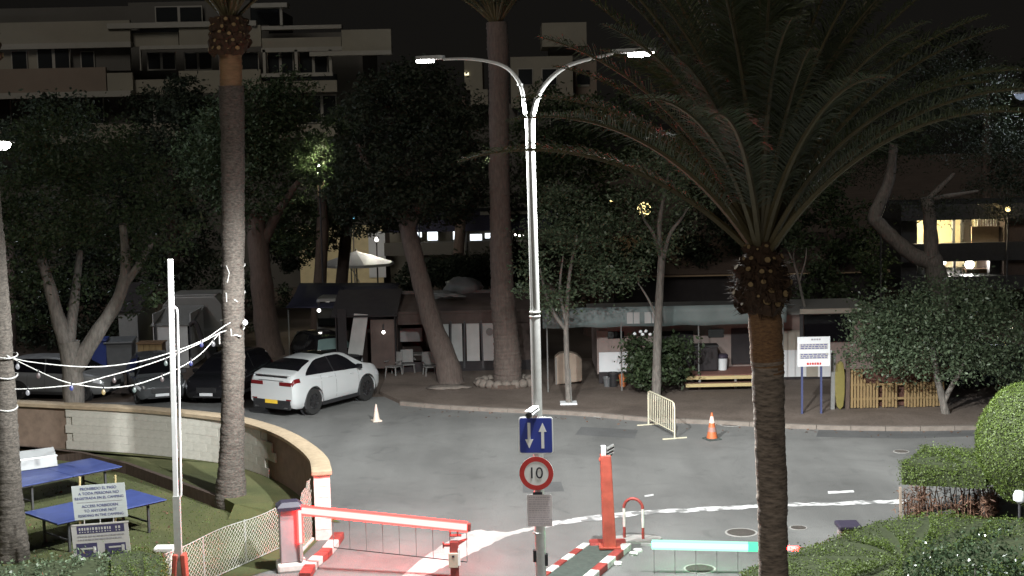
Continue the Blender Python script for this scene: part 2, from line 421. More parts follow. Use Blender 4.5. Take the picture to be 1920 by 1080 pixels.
# manhole covers
def manhole(px, py, r, label):
    c = G(px, py); e = empty('manhole_cover', (c.x, c.y, .004), 0, label, 'manhole cover', 'round iron covers in the road')
    MB().lathe((0, 0, 0), [(r * .86, 0), (r * .86, .006), (.001, .008)], 28).build('lid', M['iron'], e, world=False)
    b = MB(); b.cur = 0
    P = []
    for rr, z in ((r * .88, .0), (r * .88, .009), (r, .009), (r * 1.02, .0)):
        P.append([(rr * math.cos(2 * math.pi * k / 28), rr * math.sin(2 * math.pi * k / 28), z) for k in range(29)])
    b.grid(P).build('ring', M['concrete'], e, world=False)
    g = MB()
    for i in range(-3, 4):
        h = math.sqrt(max(.01, (r * .8) ** 2 - (i * r * .22) ** 2)); g.box((0, i * r * .22, .0095), (2 * h, .02, .006))
    tag(g.build('raised_ribs', M['iron'], e, world=False), kind='stuff')
manhole(1390, 999, .36, 'round iron manhole cover beyond the green lit barrier boom')
manhole(1312, 1067, .33, 'round iron manhole cover in front of the green lit boom, below its middle')
manhole(1497, 990, .20, 'small iron cover just right of the big palm trunk foot')
manhole(1128, 779, .34, 'flat iron cover at the kerb behind the red bollard post')
manhole(1370, 796, .34, 'flat iron cover at the kerb between the orange cone and the big palm')
manhole(1690, 847, .22, 'small dark cover in the asphalt near the clipped box hedge')

# lawn, its raised back bed, and the curved wall
WALLH = 1.6
wall_px = [(-60, 750), (20, 751), (150, 757), (277, 764), (413, 777), (480, 791), (535, 811), (575, 836), (597, 858), (602, 876)]
wall_path = smoothpath([G(x, y, WALLH) for x, y in wall_px], 6)
WP = [(p.x, p.y) for p in wall_path]
def offset_path(P, d):
    out = []
    for i in range(len(P)):
        a = Vector(P[max(i - 1, 0)]); b = Vector(P[min(i + 1, len(P) - 1)]); t = (b - a).normalized(); n = Vector((t.y, -t.x))
        out.append((P[i][0] + n.x * d, P[i][1] + n.y * d))
    return out
net_a = G(413, 1080); net_b = G(523, 1030); net_dir = (net_a - net_b).normalized(); net_c = net_b + net_dir * 4.1
box_p = G(548, 1066)
lawn_poly = WP[:-1] + [(box_p.x + .1, box_p.y + .9), (box_p.x - .35, box_p.y), (net_c.x, net_c.y), (net_c.x - .2, 25.5), (-30, 25.5), (-30, WP[0][1])]
sheet('lawn', lawn_poly, .012, M['turf'])
# raised bed between wall and lawn
bed_px = [(-80, 828), (60, 836), (157, 848), (240, 868), (330, 900), (413, 930), (440, 944)]
bed_edge = [G(x, y, .3) for x, y in bed_px]
inner = offset_path(WP, .10)
kmax = min(range(len(WP)), key=lambda i: (WP[i][0] - bed_edge[-1].x) ** 2 + (WP[i][1] - bed_edge[-1].y) ** 2)
bed_poly = [(p.x, p.y) for p in bed_edge] + [inner[min(kmax + 2, len(inner) - 1)]] + [inner[i] for i in range(kmax + 1, -1, -1)]
_r0, _r1 = bed_edge[-1], Vector((*inner[min(kmax + 2, len(inner) - 1)], .29))
rm = MB(); rm.add([(_r0.x, _r0.y, .288), (_r1.x, _r1.y, .288), (_r1.x + .9, _r1.y - .9, .013), (_r0.x + 1.3, _r0.y - .5, .013), (_r0.x - .1, _r0.y - .35, .013)], [(0, 4, 3), (0, 3, 2, 1)])
tag(rm.build('lawn_slope', M['turf']), kind='structure')
raised = tag(MB().prism(bed_poly, -.02, .29).build('raised_lawn', M['turf']), kind='structure')
eb = MB()
for a, b in zip(bed_edge[:-1], bed_edge[1:-1]): eb.beam((a.x, a.y - .05, .15), (b.x, b.y - .05, .15), .12, .32)
eb.build('edging', M['trunk_dark'], raised, world=False)

wall = empty('curved_wall', (WP[20][0], WP[20][1], 0), 0, 'low curved garden wall with tan coping and white painted blocks', 'wall')
def wall_band(path, w, z0, z1, name, mat, parent):
    o1 = offset_path(path, w / 2); o2 = offset_path(path, -w / 2)
    rows = [[(*p, z0) for p in o1], [(*p, z1) for p in o1], [(*p, z1) for p in o2], [(*p, z0) for p in o2], [(*p, z0) for p in o1]]
    b = MB().grid(rows); k = len(path)
    b.add([(*o1[0], z0), (*o1[0], z1), (*o2[0], z1), (*o2[0], z0)], [(0, 1, 2, 3)])
    b.add([(*o1[-1], z0), (*o1[-1], z1), (*o2[-1], z1), (*o2[-1], z0)], [(3, 2, 1, 0)])
    return b.build(name, mat, parent, smooth=False)
core = wall_band(WP, .24, -.02, WALLH - .12, 'core', M['render_brown'], wall)
# rounded coping
cp = MB(); prof = [(-.21, -.12), (-.22, -.03), (-.15, 0.0), (.15, 0.0), (.22, -.03), (.21, -.12), (-.21, -.12)]
rows = []
for (dx, dz) in prof:
    rows.append([(*p, WALLH + dz) for p in offset_path(WP, dx)])
cp.grid(rows); e0 = [r[-1] for r in rows[:-1]]; cp.add(e0, [tuple(range(len(e0)))])
cp.build('coping', M['coping'], wall, smooth=True, sharp=50)
# painted block courses on the inner face
ip = offset_path(WP, .135)
dd = [0]
for a, b in zip(ip, ip[1:]): dd.append(dd[-1] + math.hypot(b[0] - a[0], b[1] - a[1]))
x_end = G(520, 865, .8)
i_end = min(range(len(ip)), key=lambda i: (ip[i][0] - x_end.x) ** 2 + (ip[i][1] - x_end.y) ** 2); s_end = dd[i_end]
x_beg = G(148, 800, .8)  # courses begin here; bare brown left of it stands in for tree shade
i_beg = min(range(len(ip)), key=lambda i: (ip[i][0] - x_beg.x) ** 2 + (ip[i][1] - x_beg.y) ** 2); s_beg = dd[i_beg]
BL, BH = .46, .235
mp = offset_path(WP, .130)[i_beg:i_end - 1]
MB().grid([[(*p, .02) for p in mp], [(*p, WALLH - .13) for p in mp]]).build('mortar_bed', M['mortar'], wall)
blk_me = MB().box((0, 0, 0), (1, .06, 1)).mesh('block', M['block'])
nb = 0
for c in range(5):
    z = .3 + BH * (c + .5); s = s_beg + (c % 2) * BL / 2 + random.uniform(-.02, .02)
    lim = s_end + [-.5, -.28, .1, .0, -.9][c]
    while s + BL < lim and nb < 298:
        sm = s + BL / 2; x = np.interp(sm, dd, [p[0] for p in ip]); y = np.interp(sm, dd, [p[1] for p in ip])
        x1 = np.interp(s, dd, [p[0] for p in ip]); y1 = np.interp(s, dd, [p[1] for p in ip]); x2 = np.interp(s + BL, dd, [p[0] for p in ip]); y2 = np.interp(s + BL, dd, [p[1] for p in ip])
        o = bpy.data.objects.new('block', blk_me); link(o); o.parent = wall
        o.location = Vector((x, y, z)) - wall.location + Vector((0, random.uniform(-.004, .004), 0)); o.rotation_euler = (0, 0, math.atan2(y2 - y1, x2 - x1)); o.scale = (BL - .0035, 1, BH - .0035)
        s += BL; nb += 1
# end pillar of the wall, whitewashed courses
pe = Vector(WP[-1])
td = (Vector(WP[-1]) - Vector(WP[-3])).normalized(); ang = math.atan2(td.y, td.x)
pc = (pe.x + td.x * .16, pe.y + td.y * .16)
for c in range(6):
    h = (WALLH - .13) / 6
    MB().box((pc[0], pc[1], h * (c + .5)), (.30, .36, h - .008), ang).build('pillar_course', M['white'], wall)
MB().box((pc[0], pc[1], WALLH - .055), (.42, .46, .13), ang).build('pillar_cap', M['coping'], wall, bevel=.03)
def text(body, size, loc, rot, mat, parent, name='lettering', align='CENTER', ext=.0015):
    c = bpy.data.curves.new(name, 'FONT'); c.body = body; c.size = size; c.align_x = align; c.align_y = 'CENTER'; c.extrude = ext
    t_ = link(bpy.data.objects.new('t', c)); me = bpy.data.meshes.new_from_object(t_.evaluated_get(bpy.context.evaluated_depsgraph_get()))
    bpy.data.objects.remove(t_); bpy.data.curves.remove(c); me.materials.clear(); me.materials.append(mat); me.name = name
    o = bpy.data.objects.new(name, me); link(o); o.location = loc; o.rotation_euler = rot
    if parent is not None: o.parent = parent
    return o

# ------------------------------------------------------------------ street lamps
def led_light(name, loc, watts, col=(.97, 1, .985), parent=None, radius=.14, bat=2.2):
    l = bpy.data.lights.new(name, 'POINT'); l.energy = watts; l.color = col; l.shadow_soft_size = radius
    l.use_nodes = True; nt = l.node_tree; n = nt.nodes; L = nt.links
    e = n['Emission']; tc = n.new('ShaderNodeTexCoord'); sp = n.new('ShaderNodeSeparateXYZ')
    L.new(tc.outputs['Normal'], sp.inputs[0])
    # street lantern light distribution: wide wings, nothing above the horizontal
    r = n.new('ShaderNodeMapRange'); r.inputs[1].default_value = -1; r.inputs[2].default_value = 1
    L.new(sp.outputs['Z'], r.inputs[0])
    cr = n.new('ShaderNodeValToRGB'); el = cr.color_ramp.elements
    s = 1 / (1 + bat)
    el[0].position = 0; el[0].color = (s * .62, s * .62, s * .62, 1); el[1].position = 1; el[1].color = (0, 0, 0, 1)
    for p, v in ((.054, .68 * s), (.12, .95 * s), (.17, 1.4 * s), (.21, 2.0 * s), (.27, 2.4 * s), (.31, 1.6 * s), (.345, .55 * s), (.38, .16 * s), (.43, .05 * s), (.52, .015 * s), (.60, 0)):
        k = el.new(p); k.color = (v, v, v, 1)
    L.new(r.outputs[0], cr.inputs[0]); mu = n.new('ShaderNodeMath'); mu.operation = 'MULTIPLY'; mu.inputs[1].default_value = 1 + bat
    L.new(cr.outputs[0], mu.inputs[0]); L.new(mu.outputs[0], e.inputs['Strength'])
    o = bpy.data.objects.new(name, l); link(o); o.location = loc
    if parent: o.parent = parent
    return o

LED = em('led_panel', (1, .98, .95), 60)
LEDRED = em('red_led_core', (1.0, .0085, .008), 115)
LEDREDHALO = em('red_halo_glow', (1.0, .009, .0075), 22)  # glow colour of the halo bands added round the red strips
LEDPINKHALO = em('pink_halo_glow', (1.0, .018, .015), 22)
LEDDEEPGREEN = em('deep_green_led', (.12, 1.0, .52), 1.3)
LEDGREEN = em('green_led_core', (.045, 1.0, .30), 20)
LEDGREENGLOW = em('pale_green_glow', (.50, 1.0, .80), 1.25)

def lantern(parent, tip, dirn, length=.75, wid=.30, drop=.05):
    """flat LED lantern: housing on an arm end, panel facing down"""
    d = Vector(dirn).normalized(); d = Vector((d.x, d.y, 0)).normalized(); ang = math.atan2(d.y, d.x)
    c = Vector(tip) + d * length * .5
    b = MB()
    pl = [(-.5, -.30), (-.40, -.46), (.1, -.5), (.42, -.42), (.5, -.2), (.5, .2), (.42, .42), (.1, .5), (-.40, .46), (-.5, .30)]
    pl = [(x * length, y * wid) for x, y in pl]
    pl = [(c.x + x * math.cos(ang) - y * math.sin(ang), c.y + x * math.sin(ang) + y * math.cos(ang)) for x, y in pl]
    b.prism(pl, c.z + .0, c.z + .075)
    h = b.build('lantern_housing', M['galv'], parent, bevel=.015)
    MB().box((c.x + d.x * .1, c.y + d.y * .1, c.z - drop / 2), (length * .5, wid * .74, drop), ang).build('led_panel', LED, h and parent)
    return c

LP = G(1016, 1150); LPY = LP.y
def lp(px, py, dy=0): return D(px, py, LPY + dy)
lamp = empty('street_lamp', (LP.x, LP.y, 0), 0, 'tall galvanised street lamp with two curved arms, carrying the road signs', 'street lamp')
top = lp(985, 100)
zj = lp(1003, 592).z; zs = lp(993, 262).z
base = Vector((LP.x, LP.y, 0))
mid = Vector((lp(1003, 592).x, LPY, zj)); spl = Vector((lp(994, 262).x, LPY, zs))
MB().lathe((LP.x, LP.y, 0), [(.20, 0), (.20, .02), (.13, .03), (.12, .35), (.105, .37)], 16).build('base_flange', M['galv'], lamp, smooth=True)
MB().tube([base, mid], [.100, .094], 18).build('lower_mast', M['galv'], lamp, smooth=True)
for dz in (-.03, .05): MB().lathe((mid.x, mid.y, mid.z + dz), [(.098, 0), (.106, .01), (.106, .03), (.098, .04)], 18).build('collar', M['galv'], lamp, smooth=True)
# two tubes side by side above the joint, then the arms
L0 = [mid + Vector((-.045, .0, 0)), spl + Vector((-.040, 0, 0))]
R0 = [mid + Vector((.040, -.01, 0)), spl + Vector((.035, -.01, 0))]
la = [lp(984, 205, .0), lp(978, 165, .03), lp(962, 138, .1), lp(940, 122, .2), lp(905, 113, .32), (lp(868, 110, .45)), lp(832, 111, .6)]
ra = [lp(1002, 205, -.03), lp(1010, 178, -.06), lp(1025, 155, -.12), lp(1045, 136, -.2), lp(1068, 122, -.3), lp(1100, 112, -.42), lp(1150, 101, -.6)]
lpth = smoothpath(L0 + la, 5); rpth = smoothpath(R0 + ra, 5)
MB().tube(lpth, list(np.interp(np.linspace(0, 1, len(lpth)), [0, .2, 1], [.040, .040, .024])), 12).build('arm', M['galv'], lamp, smooth=True)
MB().tube(rpth, list(np.interp(np.linspace(0, 1, len(rpth)), [0, .2, 1], [.055, .055, .026])), 12).build('arm', M['galv'], lamp, smooth=True)
for (p, r) in ((lpth[16], .05), (rpth[14], .068)):
    MB().lathe((p.x, p.y, p.z - .02), [(r, 0), (r + .006, .006), (r + .006, .03), (r, .036)], 14).build('sleeve', M['galv'], lamp, smooth=True)
cl = lantern(lamp, lpth[-1], lpth[-1] - lpth[-3], .56, .24, .045)
crr = lantern(lamp, rpth[-1], rpth[-1] - rpth[-3], .80, .30, .07)
W = 10500
led_light('lamp_light', Vector((cl.x, cl.y, cl.z - .12)) - lamp.location, W * .9, parent=lamp)
led_light('lamp_light', Vector((crr.x, crr.y, crr.z - .15)) - lamp.location, W * 1.1, parent=lamp)
for (px, py) in ((1003, 1042), (1024, 1049)):
    p = lp(px, py); MB().box((p.x, p.y - .0, p.z), (.07, .12, .22)).build('junction_box', M['black'], lamp, bevel=.01)
for (px, py) in ((1007, 864),(1010,1000)):
    p = lp(px, py); MB().lathe((p.x, LPY, p.z), [(.104, 0), (.11, .005), (.11, .03), (.104, .035)], 16).build('clamp_band', M['galv'], lamp, smooth=True)

# cctv camera on the mast
cz = lp(1000, 773)
cctv = empty('cctv_camera', cz, 0, 'white bullet camera on the lamp mast above the blue sign', 'camera')
a = lp(1006, 768, -.12); b = lp(990, 780, -.42)
MB().tube([a, a + (b - a) * .85], .062, 14).build('camera_body', M['white_metal'], cctv, smooth=True)
MB().tube([a + (b - a) * .85, b], .054, 14).build('lens_hood', M['black'], cctv, smooth=True)
MB().beam(a + (b - a) * .05 + Vector((0, 0, .07)), b + Vector((0, 0, .075)), .13, .012).build('sun_shield', M['white_metal'], cctv)
MB().tube([lp(1008, 779, 0), lp(1000, 779, -.16), lp(1000, 774, -.2)], .02, 8).build('bracket', M['galv'], cctv, smooth=True)

# ---- signs
def sign_frame(name, px, py, yaw, label, cat, group=None, dy=-.15):
    p = lp(px, py, dy); e = empty(name, p, math.radians(yaw), label, cat, group); return e
s1 = sign_frame('two_way_sign', 1005, 816, -5, 'square blue road sign with two white arrows, down and up', 'road sign')
TX = (math.radians(90), 0, 0)
def splate(parent, poly, y, th, name, mat, bevel=0):
    o = MB().plate(poly, (0, y, 0), (1, 0, 0), (0, 0, 1), th).build(name, mat, parent, world=False); return o
W1 = .63
splate(s1, rrect(W1, .68, .05), .0, .0, 'x', M['signwhite']) if 0 else None
def flat(parent, poly, y0, th, name, mat):
    """plate whose front is at -y0-th"""
    return MB().plate(poly, (0, -y0, 0), (1, 0, 0), (0, 0, 1), th).build(name, mat, parent, world=False)
flat(s1, rrect(W1, .68, .05), 0, .03, 'backing_plate', M['signwhite'])
flat(s1, rrect(W1 - .035, .645, .035), .03, .004, 'blue_face', M['signblue'])
def arrow(cx, up):
    h = .24; s = 1 if up else -1
    return [(cx - .027, -h * s), (cx + .027, -h * s), (cx + .027, (h - .17) * s), (cx + .075, (h - .17) * s), (cx, h * s), (cx - .075, (h - .17) * s), (cx - .027, (h - .17) * s)]
flat(s1, arrow(-.125, False), .034, .003, 'arrow', M['signwhite'])
flat(s1, arrow(.125, True), .034, .003, 'arrow', M['signwhite'])
s2 = sign_frame('speed_limit_sign', 1006, 887, -5, 'round speed limit sign, red ring and black 10 on white', 'road sign')
flat(s2, circ(.315, 40), 0, .03, 'backing_plate', M['signwhite'])
rg = MB(); P = []
for rr, yy in ((.315, -.031), (.315, -.036), (.225, -.036), (.225, -.031)): P.append([(rr * math.cos(2 * math.pi * k / 40), yy, rr * math.sin(2 * math.pi * k / 40)) for k in range(41)])
rg.grid(P).build('red_ring', M['signred'], s2, world=False)
flat(s2, circ(.224, 40), .031, .002, 'white_face', M['signwhite'])
text('1', .30, (-.085, -.036, 0), TX, M['ink'], s2, 'digit'); text('0', .30, (.055, -.036, 0), TX, M['ink'], s2, 'digit')
# small name tag under it, and the notice panel
s3 = sign_frame('name_tag', 1008, 925, -5, 'tiny dark strip with text under the round speed sign', 'sign')
flat(s3, rrect(.17, .05, .008), 0, .01, 'plate', M['ink'])
s4 = sign_frame('print_notice', 1012, 957, -5, 'pale pinkish notice panel with rows of faint print, lowest on the lamp mast', 'sign')
M['paper'] = pm('faded_paper', (.70, .64, .65), .7, .08, 6, 0); M['paperink'] = pm('faded_print', (.52, .46, .50), .7, .08, 6, 0)
flat(s4, rrect(.46, .60, .02), 0, .012, 'panel', M['paper'])
rp = MB(); rr = random.Random(4)
for i, z in enumerate(np.linspace(.25, -.25, 13)):
    x = -.2
    while x < .17:
        w = rr.uniform(.02, .07); rp.box((x + w / 2, -.0135, z), (w, .003, .014 if i % 3 else .022)); x += w + .012
tag(rp.build('print_rows', M['paperink'], s4, world=False), kind='stuff')

# ------------------------------------------------------------------ left barrier
bx = G(547, 1068)
bar = empty('barrier_gate', (bx.x, bx.y, 0), 0, 'closed car park barrier with red lit boom left of the lamp post', 'barrier', 'car park barriers')
yaw = math.radians(14)
MB().box((bx.x, bx.y + .02, .09), (.62, .50, .20), yaw).build('plinth', M['white'], bar, bevel=.05)
M['cabinet'] = pm('pinkish_grey_cabinet', (.36, .31, .32), .5, .08, 5, .03)
M['cap'] = pm('violet_cap', (.036, .030, .050), .5, .1, 6, .05)
MB().box((bx.x, bx.y + .02, .19 + .56), (.46, .36, 1.12), yaw).build('cabinet', M['cabinet'], bar, bevel=.02)
cpp = MB(); k = [(-.27, -.23), (.27, -.23), (.27, .23), (-.27, .23)]
def rotp(P, a, c): return [(c[0] + x * math.cos(a) - y * math.sin(a), c[1] + x * math.sin(a) + y * math.cos(a)) for x, y in P]
lo = rotp(k, yaw, (bx.x, bx.y)); hi = rotp([(x * .62, y * .62) for x, y in k], yaw, (bx.x, bx.y))
cpp.prism(lo, 1.31, 1.38); cpp.add([(*p, 1.38) for p in lo] + [(*p, 1.47) for p in hi], [(0, 1, 5, 4), (1, 2, 6, 5), (2, 3, 7, 6), (3, 0, 4, 7), (4, 5, 6, 7)])
cpp.build('cabinet_cap', M['cap'], bar)
cn = Vector((*rotp([(.19, -.20)], yaw, (bx.x, bx.y))[0], 0))
MB().box((cn.x, cn.y, .42), (.055, .05, .40), yaw).build('strip_channel', M['galv'], bar)
MB().box((cn.x, cn.y, .98), (.06, .05, .72), yaw).build('corner_led_strip', LEDRED, bar)
for s in (-1, 1): MB().box((cn.x + s * .045, cn.y + s * .011 - .004, .98), (.03, .045, .74), yaw).build('halo_band', LEDREDHALO, bar)  # glowing bands added as the strip's red halo
# boom
b0 = D(562, 956, bx.y - .12); b1 = D(876, 988, bx.y - .95)
def boom(parent, a, b, core, edge, hw=.048):  # edge bands glow to imitate the halo round the lit strip
    MB().beam(a, b, .05, hw * 1.9).build('boom', M['white_metal'], parent)
    for sy in (-1, 1):
        off = Vector((0, .031 * sy, 0)); MB().beam(a + off, b + off, .012, hw * 1.9).build('led_strip', core, parent)
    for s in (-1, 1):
        o3 = Vector((0, 0, s * (hw * .95 + .010))); MB().beam(a + o3, b + o3, .060, .020).build('halo_band', LEDPINKHALO if core is LEDRED else edge, parent)
        o3 = Vector((0, 0, s * (hw * .95 + .031))); MB().beam(a + o3, b + o3, .054, .022).build('halo_band', edge, parent)
boom(bar, b0, b1, LEDRED, LEDREDHALO, .064)
MB().beam(b1, b1 + (b1 - b0).normalized() * .07, .09, .17).build('end_cap', M['red'], bar, bevel=.02)
# hanging skirt of thin rods
rods = MB(); zb = .48
nr = 9
for i in range(nr):
    t = .20 + .795 * i / (nr - 1); p = b0.lerp(b1, t)
    MB().beam((p.x, p.y + .01, p.z - .11), (p.x, p.y + .01, p.z - .72), .012).build('skirt_rod', M['trim'], bar)
p, q = b0.lerp(b1, .2), b0.lerp(b1, .995)
MB().beam((p.x, p.y + .01, p.z - .73), (q.x, q.y + .01, q.z - .73), .016).build('skirt_bar', M['dark'], bar)

# cradle post of the left boom
cpst = D(851, 1000, b1.y + .02)
crd = empty('boom_rest_post', (cpst.x, cpst.y, 0), 0, 'short red post holding the end of the red lit boom', 'post')
MB().box((cpst.x, cpst.y, cpst.z / 2 - .08), (.17, .14, cpst.z - .16)).build('post', M['red'], crd, bevel=.01)
MB().box((cpst.x + .03, cpst.y, cpst.z - .045), (.24, .10, .025)).build('cradle_plate', M['red'], crd)
for s in (-1, 1): MB().box((cpst.x + s * .075, cpst.y, cpst.z + .0), (.03, .09, .10)).build('cradle_cheek', M['red'], crd)
z = D(835, 1022, cpst.y).z
MB().box((cpst.x - .15, cpst.y, z), (.16, .09, .045)).build('bracket', M['red'], crd)
MB().box((cpst.x - .22, cpst.y, z + .0), (.025, .09, .11)).build('bracket_lip', M['red'], crd)
MB().add([tuple(cpst + Vector(v)) for v in ((.08, -.06, -.17), (.27, -.06, -.12), (.27, .06, -.12), (.08, .06, -.17), (.08, -.06, -.24), (.08, .06, -.24))], [(0, 1, 2, 3), (0, 4, 1), (3, 2, 5), (4, 5, 2, 1)]).build('side_wing', M['red'], crd)
z = D(850, 1048, cpst.y).z
M['beige'] = pm('beige_box', (.46, .38, .30), .6, .08, 6, .05)
MB().box((cpst.x - .02, cpst.y - .10, z), (.19, .07, .30)).build('sensor_box', M['beige'], crd, bevel=.012)
MB().box((cpst.x - .02, cpst.y - .14, z + .09), (.05, .012, .04)).build('sensor_eye', M['ink'], crd)
MB().box((cpst.x + .10, cpst.y - .08, z + .06), (.05, .05, .34)).build('white_strip', M['white_metal'], crd)

# striped kerb by the wall end
def striped_kerb(name, pts, label, w=.24, h=.16, n=5, first=0, parent=None, z=0):
    e = parent or empty(name, (pts[0].x, pts[0].y, 0), 0, label, 'kerb')
    sp = smoothpath(pts, 8); d = [0]
    for a, b in zip(sp, sp[1:]): d.append(d[-1] + (b - a).length)
    q = np.linspace(0, d[-1], n + 1)
    at = lambda t: Vector((float(np.interp(t, d, [p.x for p in sp])), float(np.interp(t, d, [p.y for p in sp])), 0))
    for i in range(n):
        a, b = at(q[i] + .004), at(q[i + 1] - .004)
        m_ = at((q[i] + q[i + 1]) / 2)
        bb = MB()
        for (u, v) in ((a, m_), (m_, b)): bb.beam(u + Vector((0, 0, h / 2 + z)), v + Vector((0, 0, h / 2 + z)), w, h)
        bb.build('kerb_block', M['red'] if (i + first) % 2 == 0 else M['white'], e, bevel=.02)
    return e
striped_kerb('striped_kerb', [G(636, 1010), G(622, 1030), G(606, 1048), G(588, 1062), G(572, 1088)], 'curved kerb painted red and white beside the left barrier cabinet', n=5)

# ------------------------------------------------------------------ island with the red bollard post
isl = empty('traffic_island', G(1120, 1055), 0, 'red and white striped kerb island in front of the tall red post', 'traffic island')
pA, pB = G(1100, 1030), G(1012, 1095)      # left kerb line
qA, qB = G(1176, 1030), G(1100, 1095)
striped_kerb('k', [pA, pA.lerp(pB, .5), pB], '', .17, .15, 6, 1, isl)
striped_kerb('k', [qA, qA.lerp(qB, .5), qB], '', .20, .15, 5, 1, isl)
M['islegreen'] = pm('green_grey_infill', (.055, .07, .06), .85, .25, 8, .3)
def q4(a, b, c, d): return [(a.x, a.y), (b.x, b.y), (c.x, c.y), (d.x, d.y)]
MB().prism(q4(pA, pB, qB, qA), -.01, .12).build('infill', M['islegreen'], isl)
hd = G(1140, 1028)
MB().box((hd.x, hd.y + .02, .075), (.80, .42, .165)).build('island_head', M['red'], isl, bevel=.04)
for i, (px, py) in enumerate(((1188, 1040), (1196, 1034), (1158, 1058))):
    p = G(px, py); bm = bmesh.new(); bmesh.ops.create_icosphere(bm, subdivisions=2, radius=.10)
    for v in bm.verts: v.co *= 1 + random.uniform(-.22, .22); v.co.z *= .5
    me = bpy.data.meshes.new('broken_chip'); bm.to_mesh(me); bm.free(); me.materials.append(M['white'])
    o = link(bpy.data.objects.new('broken_chip', me)); o.location = Vector((p.x, p.y, .02)) - isl.location; o.parent = isl

rp_ = G(1143, 1026, .14); ry = rp_.y
red = empty('ticket_post', (rp_.x, rp_.y, .155), 0, 'tall orange red steel post on the striped island', 'post')
zt = D(1135, 852, ry).z
tp = D(1135, 852, ry)
b = MB(); w0, w1 = .138, .115
for (x, z, w) in ((0, 0, 1),): pass
bot = [(rp_.x + x * w0, ry + y * .14, .155) for x, y in ((-1, -1), (1, -1), (1, 1), (-1, 1))]
topv = [(tp.x + x * w1, ry + y * .12, zt) for x, y in ((-1, -1), (1, -1), (1, 1), (-1, 1))]
b.add(bot + topv, [(3, 2, 1, 0), (4, 5, 6, 7), (0, 1, 5, 4), (1, 2, 6, 5), (2, 3, 7, 6), (3, 0, 4, 7)])
b.build('column', M['orange'], red, bevel=.02)
MB().box((rp_.x, ry, .165), (.46, .38, .03)).build('foot_plate', M['orange'], red)
t2 = D(1133, 843, ry)
MB().box((t2.x - .02, ry - .02, zt + .09), (.10, .14, .20)).build('white_head', M['white_metal'], red, bevel=.01)
b = MB()
for dz, ln in ((.17, .17), (.10, .19), (.03, .15)): b.box((t2.x + .13, ry - .02, zt + dz), (ln, .16, .022), 0, 0, math.radians(-28))
tag(b.build('louvre', M['trim'], red), kind='stuff')
MB().box((t2.x + .14, ry + .02, zt + .08), (.05, .12, .2)).build('head_back', M['greybin'], red)
for (px, py, w) in ((1127, 861, .10), (1130, 917, .07)):
    p = D(px, py, ry); MB().box((p.x, ry - .03, p.z), (w, .12, .07)).build('side_lug', M['orange'], red, bevel=.015)

# hoop barrier
hA, hB = G(1171, 1012), G(1206, 1014)
zt = D(1187, 930, (hA.y + hB.y) / 2).z
hp = empty('hoop_guard', ((hA.x + hB.x) / 2, (hA.y + hB.y) / 2, 0), 0, 'small red and white steel hoop guard beside the tall red post', 'hoop guard')
pad = MB(); c_ = (hA + hB) / 2
pad.prism([(c_.x + .62 * math.cos(a), c_.y + .28 * math.sin(a)) for a in np.linspace(0, 2 * math.pi, 20)[:-1]], 0, .05); pad.build('concrete_pad', M['concrete'], hp)
tilt = D(1187, 930, c_.y).x - c_.x
for q in (hA, hB):
    u = Vector((tilt / zt, 0, 1))
    MB().tube([q + u * .03, q + u * .30], .032, 12).build('leg', M['red'], hp, smooth=True)
    MB().tube([q + u * .30, q + u * .72], .032, 12).build('leg', M['white'], hp, smooth=True)
ar = MB(); rr_ = (hB - hA).length / 2; cc = c_ + Vector((tilt / zt, 0, 1)) * .72
dirh = (hB - hA).normalized()
pts = [cc + dirh * (-rr_ * math.cos(a)) + Vector((0, 0, rr_ * 1.05 * math.sin(a))) for a in np.linspace(0, math.pi, 14)]
ar.tube(pts, .034, 12).build('bend', M['red'], hp, smooth=True)

# ------------------------------------------------------------------ right barrier
ra0 = D(1575, 1029, 28.2); ra1 = D(1222, 1021, 28.5)
rb = empty('barrier_gate', (ra0.x, ra0.y, 0), 0, 'car park barrier with green lit boom, its cabinet behind the right hedge', 'barrier', 'car park barriers')
cbx = D(1568, 1010, 27.4)
MB().box((ra0.x + .22, ra0.y + .25, .50), (.36, .40, .8)).build('cabinet', M['cabinet'], rb, bevel=.02)
MB().box((ra0.x + .22, ra0.y + .25, .95), (.46, .5, .1)).build('cabinet_cap', M['cap'], rb, bevel=.03)
MB().box((ra0.x + .22, ra0.y + .25, .06), (.6, .6, .16)).build('plinth', M['white'], rb, bevel=.03)
d1 = ra0.lerp(ra1, .41); d2 = ra0.lerp(ra1, .17)
boom(rb, d1.lerp(ra1, .13), ra1, LEDGREEN, LEDGREENGLOW, .058); boom(rb, d1, d1.lerp(ra1, .13), LEDDEEPGREEN, LEDDEEPGREEN, .056)
MB().beam(ra0, d1, .04, .06).build('boom_root', M['trim'], rb)
MB().beam(ra0.lerp(ra1, .22) + Vector((0, -.032, 0)), ra0.lerp(ra1, .31) + Vector((0, -.032, 0)), .012, .09).build('red_led', LEDRED, rb)
MB().beam(ra0.lerp(ra1, .31) + Vector((0, -.03, 0)), d1 + Vector((0, -.03, 0)), .01, .02).build('thin_led', LEDGREENGLOW, rb)
MB().beam(ra1, ra1 + (ra1 - ra0).normalized() * .22, .03, .05).build('end_cap', M['galv'], rb)
for i in range(6):
    p = ra1.lerp(d1, .02 + .95 * i / 5)
    MB().beam((p.x, p.y + .01, p.z - .10), (p.x, p.y + .01, p.z - .62), .012).build('skirt_rod', M['trim'], rb)

